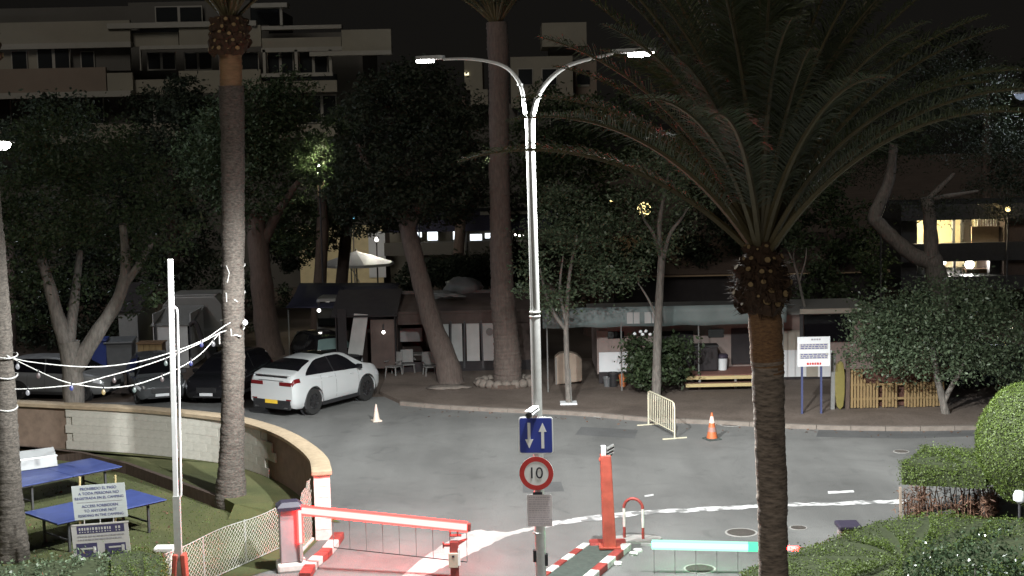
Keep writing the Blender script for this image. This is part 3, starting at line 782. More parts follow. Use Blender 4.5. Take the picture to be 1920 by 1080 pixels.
# ------------------------------------------------------------------ upright white boom on the left (raised height barrier arm)
fy = G(345, 1128).y
fp = lambda px, py, dy=0: D(px, py, fy + dy)
fb = G(342, 1128)
fl = empty('raised_boom', (fb.x, fb.y, 0), 0, 'tall upright white boom with a thin looped rail on an orange red base', 'barrier')
MB().beam(fp(335, 1050), fp(331, 930), .135, .10, (0, 1, 0)).build('boom_sleeve', M['galv'], fl)
MB().beam(fp(330, 935), fp(319, 486), .10, .07, (0, 1, 0)).build('boom', M['white_metal'], fl, bevel=.008)
lt = [fp(322, 575), fp(328, 576), fp(331.5, 580), fp(332.5, 590), fp(335, 700), fp(339.5, 920), fp(339, 930), fp(335, 934), fp(330, 931)]
MB().tube(lt, .022, 8).build('looped_rail', M['white_metal'], fl, smooth=True)
for py in (666, 756, 844):
    MB().beam(fp(324 + (py - 575) * .025, py), fp(333 + (py - 580) * .019, py), .02).build('rail_tie', M['white_metal'], fl)
MB().beam(fp(338, 1128), fp(337, 1050), .16, .16, (0, 1, 0)).build('base_post', M['galv'], fl)
for (x0, x1) in ((325, 330), (352, 344)):
    MB().beam(fp(x0, 1128), fp(x1, 1038), .10, .22, (0, 1, 0)).build('base_cheek', M['orange'], fl, bevel=.02)
MB().box(fp(338, 1128) + Vector((0, 0, .02)), (.55, .5, .05)).build('base_plate', M['orange'], fl)

# ------------------------------------------------------------------ net fence along the lawn
nf = empty('net_fence', (net_b.x, net_b.y, 0), 0, 'low fence of pale diamond netting along the lawn edge', 'fence')
A = net_c; B = net_b + (net_b - net_c).normalized() * .1
ln = (B - A).length; dr = (B - A).normalized(); H = .92
def netting(a, dr, ln, h0, h1, cell=.105, th=.0075, z0=.03):
    b = MB(); n = int(ln / cell)
    # two families of diagonal cords, clipped to the panel
    for fam in (1, -1):
        for i in range(-int(h1 / cell) - 2, n + int(h1 / cell) + 3):
            x0 = i * cell; pts = []
            for t in np.linspace(0, 1, 12):
                x = x0 + fam * t * h1; 
                hh = h0 + (h1 - h0) * max(0, min(1, x / ln))
                if 0 <= x <= ln and t * h1 <= hh:
                    sag = -.03 * math.sin(math.pi * x / ln * 3) * t
                    pts.append(a + dr * x + Vector((0, .012 * math.sin(x * 4), z0 + t * h1 + sag)))
            if len(pts) >= 2:
                for u, v in ((pts[0], pts[len(pts) // 2]), (pts[len(pts) // 2], pts[-1])):
                    if (u - v).length > .01: b.beam(u, v, th, th * .7)
    return b
tag(netting(A, dr, ln, H, H).build('netting', M['net'], nf), kind='stuff')
MB().tube([A + dr * x + Vector((0, 0, H + .03 - .03 * math.sin(math.pi * x / ln * 3))) for x in np.linspace(0, ln, 16)], .010, 6).build('top_cord', M['wire'], nf)
MB().tube([A + dr * x + Vector((0, 0, .03)) for x in np.linspace(0, ln, 6)], .010, 6).build('bottom_cord', M['wire'], nf)
for x in (1.5, 2.9): MB().tube([A + dr * x + Vector((0, .03, 0)), A + dr * x + Vector((0, .03, H + .04))], .018, 8).build('stake', M['galv'], nf)
wp_ = D(312, 1032, 28.2)
gp = empty('gate_post', (wp_.x, 28.2, 0), 0, 'white square post with a broad flat cap where the netting starts', 'post')
MB().box((wp_.x, 28.2, wp_.z / 2), (.20, .20, wp_.z)).build('post', M['white'], gp)
MB().box((wp_.x - .03, 28.2, wp_.z + .04), (.40, .30, .09)).build('cap', M['white'], gp, bevel=.02)
# small net panel between cabinet and wall
n2 = empty('net_fence', (bx.x + .3, bx.y + .8, 0), 0, 'narrow netting panel filling the gap between barrier cabinet and wall end', 'fence')
a2 = G(562, 1040); a2.z = 0; e2 = Vector((pc[0] - .22, pc[1] - .1, 0))
tag(netting(a2, (e2 - a2).normalized(), (e2 - a2).length, 1.15, 1.55, .115, .0055).build('netting', M['net'], n2), kind='stuff')
MB().beam(a2 + Vector((0, 0, .03)), e2 + Vector((0, 0, .03)), .05, .06).build('bottom_rail', M['white'], n2)

# ------------------------------------------------------------------ sign boards on the lawn
sy = 29.6
def sb(px, py): return D(px, py, sy)
sg = empty('notice_board', sb(190, 965), 0, 'white board with blue Spanish and English text wired to two stakes', 'sign')
roll = math.radians(3.2)
def tilted(parent, cx, cz, w, h, name, mat, y=0, th=.012, r=.01):
    poly = rrect(w, h, r, 2); ca, sa = math.cos(roll), math.sin(roll)
    return MB().plate([(cx + x * ca - z * sa, cz + x * sa + z * ca) for x, z in poly], (0, -y, 0), (1, 0, 0), (0, 0, 1), th).build(name, mat, parent, world=False)
M['boardwhite'] = pm('board_white', (.56, .60, .60), .55, .06, 3, .03)
u = sb(187, 940); sg.location = (u.x, sy, u.z); BW, BHt = 1.12, .73
tilted(sg, 0, 0, BW, BHt, 'board', M['boardwhite'])
tr = (math.radians(90), -roll, 0)
def tl(body, x, z, size, mat=None):
    ca, sa = math.cos(roll), math.sin(roll)
    return text(body, size, (x * ca - z * sa, -.0135, x * sa + z * ca), tr, mat or M['blueink'], sg)
for body, z, s in (('PROHIBIDO EL PASO', .285, .083), ('A TODA PERSONA NO', .185, .083), ('REGISTRADA EN EL CAMPING', .085, .077), ('ACCESS FORBIDDEN', -.085, .083), ('TO ANYONE NOT', -.185, .083), ('RESIDING IN THE CAMPING', -.285, .077)):
    tl(body, 0, z, s)
tilted(sg, 0, .0, BW * .86, .012, 'divider', M['greyink'], .012, .002, .004)
for i, (px, py, p2) in enumerate(((148, 895, 1100), (215, 892, 1100))):
    a = sb(px, py); b = sb(px + 4, p2)
    MB().tube([(a.x - u.x, .04, a.z - u.z), (b.x - u.x, .04, max(b.z, 0) - u.z - (b.z if b.z < 0 else 0) * 0)], .024, 8).build('stake', M['palewood'], sg, world=False)
u2 = sb(190, 1016)
sg2 = empty('surveillance_sign', (u2.x, sy, u2.z), 0, 'greyish board with a dark heading and two dark camera pictures, under the white one', 'sign')
M['boardgrey'] = pm('board_grey', (.46, .45, .44), .55, .06, 3, .03); M['panelink'] = pm('panel_ink', (.05, .045, .11), .6, .1, 4, 0)
tilted(sg2, 0, 0, 1.20, .82, 'board', M['boardgrey'])
tilted(sg2, 0, .40, 1.20, .03, 'top_strip', M['white'], .012, .006, .004)
tilted(sg2, 0, .285, 1.0, .17, 'heading_band', M['panelink'], .012, .002, .004)
hb = MB(); rr = random.Random(9); ca, sa = math.cos(roll), math.sin(roll)
def mark(b, x, z, w, h): b.box((x * ca - z * sa, -.0155, x * sa + z * ca), (w, .003, h), 0, 0, -roll)
x = -.45
while x < .43:
    w = rr.uniform(.03, .07)
    if not (.2 < x < .27): mark(hb, x + w / 2, .30, w * .7, .055); mark(hb, x + w / 2, .235, w * .5, .022)
    x += w + .012
tag(hb.build('heading_print', M['boardgrey'], sg2, world=False), kind='stuff')
hb = MB()
for z in (.145, .075):
    x = -.48
    while x < .45:
        w = rr.uniform(.02, .09); mark(hb, x + w / 2, z, w, .03); x += w + .018
tag(hb.build('text_rows', M['greyink'], sg2, world=False), kind='stuff')
for s in (-1, 1):
    tilted(sg2, s * .30, -.17, .44, .30, 'picture_panel', M['panelink'], .012, .002, .004)
    hb = MB(); mark(hb, s * .30 - .02, -.12, .26, .035); mark(hb, s * .30 + .15, -.15, .06, .14)
    hb.build('camera_picture', M['boardgrey'], sg2, world=False)
for px in (158, 188, 213):
    p = sb(px, 978); MB().tube([(p.x - u2.x, .0, p.z - u2.z - .05), (p.x - u2.x, .0, p.z - u2.z + .08)], .014, 6).build('wire_tie', M['wire'], sg2, world=False)
for px in (150, 232):
    p = sb(px, 1030); MB().beam((p.x - u2.x, .03, -.3), (p.x - u2.x, .03, -u2.z), .05).build('leg', M['trim'], sg2, world=False)

# ------------------------------------------------------------------ table tennis tables
def tt(px, py, ang, label):
    c = G(px, py, .76); e = empty('table_tennis_table', (c.x, c.y, .012), ang, label, 'table', 'blue tables on the lawn')
    for s in (-1, 1):
        MB().box((s * .688, 0, .735), (1.366, 1.525, .024)).build('tabletop', M['bluetable'], e, world=False, bevel=.004)
        MB().box((s * .688, 0, .705), (1.30, 1.44, .035)).build('frame', M['dark'], e, world=False)
        for t in (-1, 1): MB().box((s * 1.0, t * .55, .345), (.05, .05, .69)).build('leg', M['dark'], e, world=False)
        MB().box((s * 1.0, 0, .25), (.035, 1.06, .035)).build('cross_rail', M['dark'], e, world=False)
    return e
t1 = tt(180, 948, math.radians(46), 'blue table tennis table standing behind the two notice boards')
t2 = tt(108, 884, math.radians(46), 'dark blue table tennis table at the back with a white board on it')
wp0 = D(24, 893, 35.6); wp1 = D(108, 870, 36.2)
M['dullwhite'] = pm('dull_white_plastic', (.24, .25, .255), .6, .06, 3, .05)
wb = empty('white_folded_cover', (wp0.x, wp0.y, .76), 0, 'white folded plastic cover lying along the back table', 'cover')
d_ = (wp1 - wp0); d_.z = 0; 
up = Vector((0, 0, 1)); bk = Vector((-d_.y, d_.x, 0)).normalized()
z0 = .775
for (u0, u1, nm) in (((0, .0), (.10, .24), 'lower_flap'), ((.10, .245), (.34, .42), 'upper_flap')):
    a = Vector((wp0.x, wp0.y, z0)); P = []
    for s in np.linspace(0, 1, 6):
        P.append([a + d_ * s + bk * u0[0] + up * u0[1], a + d_ * s + bk * u1[0] + up * u1[1]])
    o = MB().grid(P).build(nm, M['dullwhite'], wb); sd = o.modifiers.new('t', 'SOLIDIFY'); sd.thickness = .02
MB().tube([Vector((wp0.x, wp0.y, z0)) + d_ * s + bk * .10 + up * .25 for s in (0, 1.02)], .022, 8).build('ridge', M['white_metal'], wb)

# ------------------------------------------------------------------ traffic cones, crowd barrier
def cone(px, py, h, label, faded=False):
    c = G(px, py); e = empty('traffic_cone', (c.x, c.y, 0), 0, label, 'traffic cone', 'traffic cones')
    mo = M['fadedcone'] if faded else M['coneorange']
    MB().box((0, 0, .025), (h * .52, h * .52, .05), .4).build('base', mo if faded else M['conebase'], e, world=False, bevel=.01)
    r = lambda z: .16 * h / .75 * (1 - (z / h) * .86)
    def band(z0, z1, mat, name, g=0): MB().lathe((0, 0, 0), [(r(z0) + g, z0), (r(z1) + g, z1)], 20).build(name, mat, e, world=False, smooth=True)
    band(.05, h, mo, 'cone_body')
    band(h * .62, h * .86, M['conewhite'], 'upper_band', .003); band(h * .30, h * .46, M['fadedcone'] if faded else M['conewhite2'], 'lower_band', .003)
M['conewhite'] = pm('cone_white', (.70, .50, .45), .5, .08, 9, 0); M['conewhite2'] = pm('cone_dull_band', (.28, .16, .14), .5, .08, 9, 0)
M['fadedcone'] = pm('faded_cone', (.60, .50, .42), .55, .1, 9, 0)
cone(1335, 824, .80, 'orange traffic cone on dark rubber base, right of the crowd barrier')
cone(706, 790, .56, 'pale faded traffic cone on the road behind the white car', True)
cA, cB = G(1216, 797), G(1265, 823)
cb = empty('crowd_barrier', ((cA.x + cB.x) / 2, (cA.y + cB.y) / 2, 0), 0, 'pale yellowish steel crowd barrier standing at the kerb', 'barrier')
M['barrierpale'] = pm('pale_barrier_paint', (.52, .49, .37), .5, .12, 9, .05)
d = (cB - cA).normalized(); Lb = (cB - cA).length; Hb = 1.08
P = lambda s, z: cA + d * s + Vector((0, 0, z))
fr = [P(0, .0), P(0, Hb - .15), P(.04, Hb - .04), P(.16, Hb), P(Lb - .16, Hb), P(Lb - .04, Hb - .04), P(Lb, Hb - .15), P(Lb, 0)]
MB().tube(fr, .026, 10).build('frame', M['barrierpale'], cb, smooth=True)
MB().tube([P(0, .2), P(Lb, .2)], .018, 8).build('bottom_rail', M['barrierpale'], cb, smooth=True)
for i in range(13):
    s = Lb * (i + 1) / 14; MB().tube([P(s, .2), P(s, Hb - .01)], .011, 6).build('bar', M['barrierpale'], cb)
nrm = Vector((-d.y, d.x, 0))
for s in (0, Lb): MB().box(P(s, .02), (.05, .75, .03), math.atan2(nrm.y, nrm.x) - math.pi / 2).build('foot', M['barrierpale'], cb)
# ------------------------------------------------------------------ cars
def car(name, label, paint, loc, head, L=4.9, kind='coupe', sc=(1, 1, 1), plate=None, windows=None, group='cars parked by the road', lowplastic=True):
    """car with x forward; head = heading vector on the ground"""
    glass = windows or M['glass']; dz = .21 if kind == 'coupe' else 0
    e = empty(name, loc, math.atan2(head[1], head[0]), label, 'car', group); e.scale = sc
    if kind == 'coupe':
        X = [-2.45, -2.41, -2.30, -2.10, -1.7, -1.0, -.3, .3, .75, 1.15, 1.55, 2.0, 2.25, 2.40, 2.45]
        ZR = [1.16, 1.33, 1.39, 1.45, 1.60, 1.75, 1.80, 1.785, 1.71, 1.51, 1.28, 1.20, 1.11, .96, .78]
        WR = [.74, .80, .80, .74, .66, .61, .60, .60, .60, .62, .72, .76, .70, .56, .46]
    else:
        X = [-2.45, -2.41, -2.32, -2.15, -1.9, -1.2, -.3, .3, .8, 1.2, 1.6, 2.0, 2.25, 2.40, 2.45]
        ZR = [.95, 1.12, 1.36, 1.56, 1.64, 1.70, 1.72, 1.69, 1.60, 1.36, 1.10, 1.05, .98, .86, .72]
        WR = [.74, .72, .68, .64, .62, .62, .62, .62, .62, .64, .72, .76, .70, .56, .46]
    ZB = [.95, 1.05, 1.08, 1.09, 1.09, 1.07, 1.05, 1.04, 1.03, 1.02, 1.02, .97, .90, .80, .66]
    if kind == 'coupe': ZB = [1.12, 1.27, 1.30, 1.29, 1.27, 1.22, 1.18, 1.15, 1.13, 1.12, 1.11, 1.05, .97, .86, .70]
    WM = [.86, .92, .965, .985, 1.0, .985, .975, .975, .975, .985, 1.0, .975, .92, .80, .66]
    ZL = [.42, .36, .31, .28, .26, .25, .25, .25, .25, .25, .26, .27, .29, .33, .40]
    from bisect import bisect
    def ip(A, x):
        x = min(max(x, X[0]), X[-1]); return float(np.interp(x, X, A))
    xs_f = np.linspace(X[0], X[-1], 160)
    def smooth(A):
        y = np.interp(xs_f, X, A); k = np.array([1, 3, 5, 6, 5, 3, 1], float); k /= k.sum()
        yp = np.pad(y, 3, mode='edge'); return np.convolve(yp, k, 'valid')
    tab = {n: smooth(a) for n, a in dict(zr=ZR, wr=WR, zb=ZB, wm=WM, zl=ZL).items()}
    def sm(n, x): return float(np.interp(x, xs_f, tab[n]))
    def sec(x):
        zr, wr, zb, wm, zl = (sm(n, x) for n in ('zr', 'wr', 'zb', 'wm', 'zl'))
        zb = min(zb, zr - .03); gh = max(0.0, zr - zb); k = min(1, gh / .5)
        ws = wm - .055
        wbelt = wm - .075
        wt = wr + (wbelt - .06 - wr) * (1 - k) if gh < .5 else wr
        wt = min(wt, wbelt - .02)
        pts = [(0, zl), (ws * .9, zl), (ws, zl + .09), (wm - .005, .52), (wm, .72), (wm - .012, zb - .17), (wm - .055, zb - .035), (wbelt, zb)]
        for t in (.33, .66, .9): pts.append((wbelt + (wt - wbelt) * (t + .08 * math.sin(math.pi * t)) if False else wbelt - (wbelt - wt) * t, zb + gh * .86 * t))
        pts += [(wt * .985 - .015, zb + gh * .905), (wt * .90 - .02, zb + gh * .962), (wt * .55, zb + gh * .993), (0, zb + gh)]
        return pts
    NP_ = len(sec(0))
    def pt(x, t, side=1, off=0):
        s = sec(x); t = min(max(t, 0), NP_ - 1); i = min(int(t), NP_ - 2); f = t - i
        y = s[i][0] + (s[i + 1][0] - s[i][0]) * f; z = s[i][1] + (s[i + 1][1] - s[i][1]) * f
        return Vector((x, side * y, z))
    def npt(x, t, side, off):
        p = pt(x, t, side); a = pt(min(x + .03, 2.44), t, side) - pt(max(x - .03, -2.44), t, side); b = pt(x, min(t + .1, NP_ - 1), side) - pt(x, max(t - .1, 0), side)
        n = a.cross(b) * (1 if side > 0 else -1)
        if n.length > 1e-9:
            n.normalize(); c = Vector((x, 0, .8))
            if n.dot(p - c) < 0: n = -n
            p = p + n * off
        return p
    bm = bmesh.new(); xs = np.concatenate([[X[0], -2.435], np.linspace(-2.40, 2.38, 52), [2.42, X[-1]]])
    rings = []
    for x in xs:
        s = sec(x); ring = [(x, y, z) for y, z in s] + [(x, -y, z) for y, z in reversed(s[1:-1])]
        rings.append([bm.verts.new(v) for v in ring])
    n = len(rings[0])
    for a, b in zip(rings, rings[1:]):
        for j in range(n): bm.faces.new((a[j], a[(j + 1) % n], b[(j + 1) % n], b[j]))
    bm.faces.new(list(reversed(rings[0]))); bm.faces.new(rings[-1])
    bmesh.ops.recalc_face_normals(bm, faces=bm.faces)
    me = bpy.data.meshes.new('body'); bm.to_mesh(me); bm.free(); me.materials.append(paint)
    body = link(bpy.data.objects.new('body', me))
    wr_, wx = (.43 if kind == 'coupe' else .37), (-1.44, 1.47)
    cut = MB()
    for x in wx:
        for s in (-1, 1):
            cut.tube([(x, s * .70, wr_ - .01), (x, s * 1.2, wr_ - .01)], wr_ + .065, 28)
    me2 = cut.mesh('cut', paint); co = link(bpy.data.objects.new('cut', me2))
    bo = body.modifiers.new('b', 'BOOLEAN'); bo.operation = 'DIFFERENCE'; bo.object = co; bo.solver = 'EXACT'
    dg = bpy.context.evaluated_depsgraph_get(); nm = bpy.data.meshes.new_from_object(body.evaluated_get(dg))
    body.modifiers.clear(); body.data = nm; bpy.data.objects.remove(co); bpy.data.meshes.remove(me2)
    nm.polygons.foreach_set('use_smooth', [True] * len(nm.polygons)); nm.set_sharp_from_angle(angle=math.radians(38))
    body.parent = e
    # arch liners and wheels
    for x in wx:
        for s in (-1, 1):
            MB().tube([(x, s * .705, wr_ - .01), (x, s * .72, wr_ - .01)], wr_ + .05, 26).build('arch_liner', M['black'], e, world=False)
            P = []
            for rr, yy in ((wr_ + .045, .02), (wr_ + .075, .0), (wr_ + .075, -.03)):
                row = []
                for a in np.linspace(math.radians(-18), math.radians(198), 22):
                    row.append((x + rr * math.cos(a), s * (sm('wm', x) - .0 + yy - .01), wr_ - .01 + rr * math.sin(a)))
                P.append(row)
            MB().grid(P).build('arch_trim', M['black'] if lowplastic else paint, e, world=False)
            w = empty('wheel', (x, s * .86, wr_)); w.parent = e
            y0, y1 = -.115, .115
            t = MB(); prof = [(.25, y0), (wr_ - .025, y0), (wr_, y0 * .7), (wr_, y1 * .7), (wr_ - .025, y1), (.25, y1)]
            P = [[(r * math.cos(a), y, r * math.sin(a)) for a in np.linspace(0, 2 * math.pi, 29)] for r, y in prof]
            t.grid(P).build('tyre', M['tyre'], w, world=False, smooth=True)
            r_ = MB(); P = [[(r * math.cos(a), y, r * math.sin(a)) for a in np.linspace(0, 2 * math.pi, 29)] for r, y in ((.265, s * .10), (.25, s * .108), (.235, s * .06), (.02, s * .05))]
            r_.grid(P)
            for k in range(10):
                a = 2 * math.pi * k / 10; r_.beam((.05 * math.cos(a), s * .085, .05 * math.sin(a)), (.245 * math.cos(a), s * .095, .245 * math.sin(a)), .03, .035, (0, 1, 0))
            r_.tube([(0, s * .06, 0), (0, s * .10, 0)], .05, 12)
            r_.build('rim', M['rim'], w, world=False)
    # windows: patches a few mm proud of the shell
    T0, T1 = 7.25, 10.75
    def patch(name, us, vs, f, mat, off=.006, side=1):
        P = [[npt(*f(u, v), side, off) for v in vs] for u in us]
        o = MB().grid(P).build(name, mat, e, world=False, smooth=True, sharp=60)
        return o
    if kind == 'coupe': xa, xb = -1.78, 1.22
    else: xa, xb = -2.1, 1.22
    for s in (1, -1):
        def f(u, v):
            x = xa + (xb - xa) * u
            lo = T0; hi = T1
            # taper to points at both ends
            k = min(1, u / .30) ** .6 if kind == 'coupe' else min(1, u / .06) ** .5
            k2 = min(1, (1 - u) / .30) ** .75
            return x, lo + (hi - lo) * v * min(k, k2 * .985 + .015)
        patch('side_window', np.linspace(0, 1, 40), np.linspace(0, 1, 8), f, M['glass'], .007, s)
        # pillar strip between the windows
        patch('window_pillar', np.linspace(0, 1, 2), np.linspace(0, 1, 6), lambda u, v: (-.28 + .07 * u - .08 * v, T0 + (T1 - T0) * v), M['black'], .011, s)
        # door seams, handles
        for xd in (-1.02, -.22, 1.02):
            z1_ = 7.0
            P = [[npt(xd + w * .006, t, s, .002) for t in np.linspace(2.4, 6.9, 10)] for w in (-1, 1)]
            MB().grid(P).build('door_seam', M['black'], e, world=False)
        for xd in (-.52, .68):
            p = npt(xd, 5.6, s, .02); MB().box(p, (.2, .022, .03)).build('door_handle', paint, e, world=False, bevel=.008)
        # sill
        MB().box((0.02, s * .93, .30), (2.0, .10, .12)).build('side_sill', M['black'], e, world=False, bevel=.02)
        # mirrors
        mr_ = MB(); bm_ = npt(1.02, 7.4, s, .0); mr_.box((bm_.x, bm_.y + s * .13, bm_.z + .06), (.12, .22, .16))
        mr_.build('door_mirror', paint if kind != 'coupe' else M['carblack'], e, world=False, bevel=.035)
    # rear glass and windscreen as full-width patches over the crown of the section
    def cross(name, x0, x1, t_, mat, off, n=14, k0=0.0):
        us = np.linspace(0, 1, n); P = []
        for u in us:
            x = x0 + (x1 - x0) * u; row = []
            tt_ = t_(u)
            for w in np.linspace(-1, 1, 17):
                tv = (NP_ - 1) - (NP_ - 1 - tt_) * abs(w); row.append(npt(x, tv, 1 if w >= 0 else -1, off))
            P.append(row)
        return MB().grid(P).build(name, mat, e, world=False, smooth=True, sharp=60)
    if kind == 'coupe':
        cross('rear_window', -2.02, -1.18, lambda u: 10.5 + .6 * u, glass, .008)
    else:
        cross('rear_window', -2.36, -2.08, lambda u: 10.0 + .8 * u, glass, .008)
    cross('windscreen', .86, 1.46, lambda u: 11.1 - 1.2 * u, glass, .008)
    # rear: lights, plate, lower bumper, lip
    for s in (1, -1):
        P = [[npt(x, t, s, .012) for t in (5.05, 5.35, 5.7, 6.0)] for x in np.linspace(-2.44, -2.12, 9)]
        MB().grid(P).build('tail_light', M['redlens'], e, world=False, smooth=True)
        MB().box((-2.452, s * .60, .885 + dz), (.03, .50, .125)).build('tail_light', M['redlens'], e, world=False, bevel=.02)
        MB().box((-2.43, s * .62, .34), (.08, .22, .07)).build('exhaust_tip', M['galv'], e, world=False, bevel=.02)
        MB().box((-2.455, s * .72, .60), (.02, .20, .04)).build('reflector', M['redlens'], e, world=False)
        P = [[npt(x, t, s, .010) for t in (4.6, 5.0, 5.5, 5.9)] for x in np.linspace(1.98, 2.36, 9)]
        MB().grid(P).build('headlight', M['clearlens'], e, world=False, smooth=True)
    MB().box((-2.44, 0, .43), (.06, 1.60, .30)).build('lower_bumper', M['black'], e, world=False, bevel=.03)
    MB().box((-2.475, .0, .52), (.012, .52, .115)).build('number_plate', M[plate or 'yellowplate'], e, world=False)
    if kind == 'coupe':
        MB().box((-2.36, 0, 1.145 + dz), (.16, 1.46, .022), 0, 0, math.radians(8)).build('boot_lip', paint, e, world=False, bevel=.008)
        MB().box((-2.425, 0, 1.10 + dz), (.02, 1.34, .028)).build('lip_shadow_gap', M['black'], e, world=False)
        MB().box((-2.452, 0, .975 + dz), (.014, 1.05, .016)).build('boot_seam', M['black'], e, world=False)
        cross('glass_roof', -.45, .55, lambda u: 12.0, M['glass'], .006)
    # front grille and lower grille
    MB().box((2.45, 0, .62), (.03, .80, .20)).build('grille', M['black'], e, world=False, bevel=.02)
    MB().box((2.40, 0, .38), (.10, 1.1, .12)).build('lower_grille', M['black'], e, world=False, bevel=.02)
    MB().box((2.475, 0, .46), (.012, .52, .11)).build('number_plate', M['panelwhite'], e, world=False)
    return e
rw, fw = G(590, 778), G(687, 752)
hd_ = (fw - rw).normalized(); lf = Vector((-hd_.y, hd_.x, 0))
cc_ = rw + hd_ * 1.40 + lf * .98
car('parked_car', 'white coupe style SUV with red tail lights and yellow number plate', M['carwhite'], (cc_.x, cc_.y, 0), (hd_.x, hd_.y), sc=(.96, 1, 1.03))
# black car nose on behind the upright white boom
p = G(392, 768); 
car('parked_car', 'black car facing the road behind the lit palm trunk', M['carblack'], (p.x + .2, p.y + 2.8, 0), (-.18, -1), sc=(.92, .9, .9), kind='hatch', plate='panelwhite')
p = G(275, 772)
car('parked_car', 'grey car with pale bonnet parked behind the garden wall', M['cargrey'], (p.x - .4, p.y + 3.0, 0), (.35, -1), sc=(.88, .88, .86), kind='hatch', plate='panelwhite')
p = G(75, 775)
car('parked_car', 'pale grey hatchback at the far left behind the wall', pm('pale_grey_car_paint', (.15, .153, .156), .28, .03, 2, 0), (p.x - .2, p.y + 3.2, 0), (1, -.25), sc=(.86, .88, .88), kind='hatch', plate='panelwhite')
p = G(610, 742)
M['sunshade'] = pm('teal_sunshade', (.20, .29, .28), .4, .1, 3, .05)
car('parked_car', 'dark car with a pale teal sunshade behind its windscreen, beyond the white car', M['carblack'], (p.x - .6, p.y + 5.2, 0), (.45, -1), sc=(.90, .9, .9), kind='hatch', plate='panelwhite', windows=M['sunshade'])
# ------------------------------------------------------------------ campsite behind the pavement
def P3(px, py, Y): return D(px, py, Y)
def slab(px0, py0, px1, py1, Y, th, name, mat, parent, bevel=0):
    """upright panel facing the road between two photo positions at distance Y"""
    a = P3(px0, py0, Y); b = P3(px1, py1, Y)
    return MB().box(((a.x + b.x) / 2, Y + th / 2, (a.z + b.z) / 2), (abs(b.x - a.x), th, abs(a.z - b.z))).build(name, mat, parent, bevel=bevel)
def roofplane(parent, name, mat, corners, th=.04):
    c = [Vector(v) for v in corners]; n = (c[1] - c[0]).cross(c[3] - c[0]).normalized()
    b = MB(); b.add([*c, *[v - n * th for v in c]], [(0, 1, 2, 3), (7, 6, 5, 4), (0, 4, 5, 1), (1, 5, 6, 2), (2, 6, 7, 3), (3, 7, 4, 0)])
    return b.build(name, mat, parent)
def sagcloth(parent, name, mat, a, b, c, d, sag=.15, n=10):
    """cloth between four corners a-b (front) and d-c (back)"""
    a, b, c, d = map(Vector, (a, b, c, d)); P = []
    for u in np.linspace(0, 1, n):
        row = []
        for v in np.linspace(0, 1, n):
            p = a.lerp(b, u).lerp(d.lerp(c, u), v); p = p - Vector((0, 0, sag * math.sin(math.pi * v) * (.7 + .3 * math.sin(u * 9))))
            row.append(p)
        P.append(row)
    o = MB().grid(P).build(name, mat, parent, smooth=True); m_ = o.modifiers.new('t', 'SOLIDIFY'); m_.thickness = .015; return o

# ---- big brown awning, centre (seen between the lamp post and the leaning tree)
Y = 54.0
e = empty('caravan_awning', P3(870, 690, Y), 0, 'large brown caravan awning with pale zipped front panels and dark frames', 'awning'); e.location.z = 0
x0, x1 = P3(745, 690, Y).x, P3(1000, 690, Y).x
zt = P3(860, 550, Y + 2.5).z
roofplane(e, 'roof', M['canvas_brown'], [(x0, Y, 2.35), (x1, Y, 2.35), (x1, Y + 2.6, zt), (x0, Y + 2.6, zt)])
ra_ = P3(752, 546, Y + 2.6); rb__ = P3(1040, 552, Y + 2.6)
MB().beam((ra_.x, Y + 2.6, zt + .06), (rb__.x, Y + 2.6, zt + .04), .10, .12).build('roof_rail', M['caravan'], e)
MB().box(((x0 + x1) / 2, Y + 2.75, zt / 2), (x1 - x0, .1, zt)).build('back_wall', M['canvas_brown'], e)
for sx in (x0, x1): MB().box((sx, Y + 1.4, 1.15), (.04, 2.5, 2.3)).build('side_wall', M['canvas_brown'], e)
slab(745, 585, 1000, 604, Y + .02, .05, 'valance', M['canvas_brown'], e)
slab(820, 604, 843, 688, Y + .06, .03, 'front_panel', M['canvas_pale'], e); 
slab(846, 604, 868, 688, Y + .04, .03, 'front_panel', M['canvas_pale'], e)
slab(874, 604, 900, 680, Y + .05, .03, 'front_panel', M['canvas_pale'], e)
slab(904, 606, 945, 690, Y + .04, .03, 'front_panel', M['canvas_pale'], e)
c = P3(918, 622, Y); MB().tube([(c.x, Y + .035, c.z), (c.x, Y - .005, c.z)], .14, 22).build('round_badge', M['trim'], e)
for px in (820, 845, 871, 902, 946):
    a = P3(px, 602, Y); b = P3(px + (4 if px > 900 else 0), 690, Y); MB().beam((a.x, Y - .0, a.z), (b.x, Y - .0, b.z), .07).build('frame_pole', M['dark'], e)
slab(745, 680, 1000, 700, Y - .02, .05, 'mud_skirt', M['canvas_dark'], e)
slab(950, 606, 1000, 690, Y + .05, .03, 'brown_panel', M['canvas_brown'], e)
slab(735, 616, 792, 640, Y + 1.6, .03, 'window_panel', M['canvas_pale'], e)
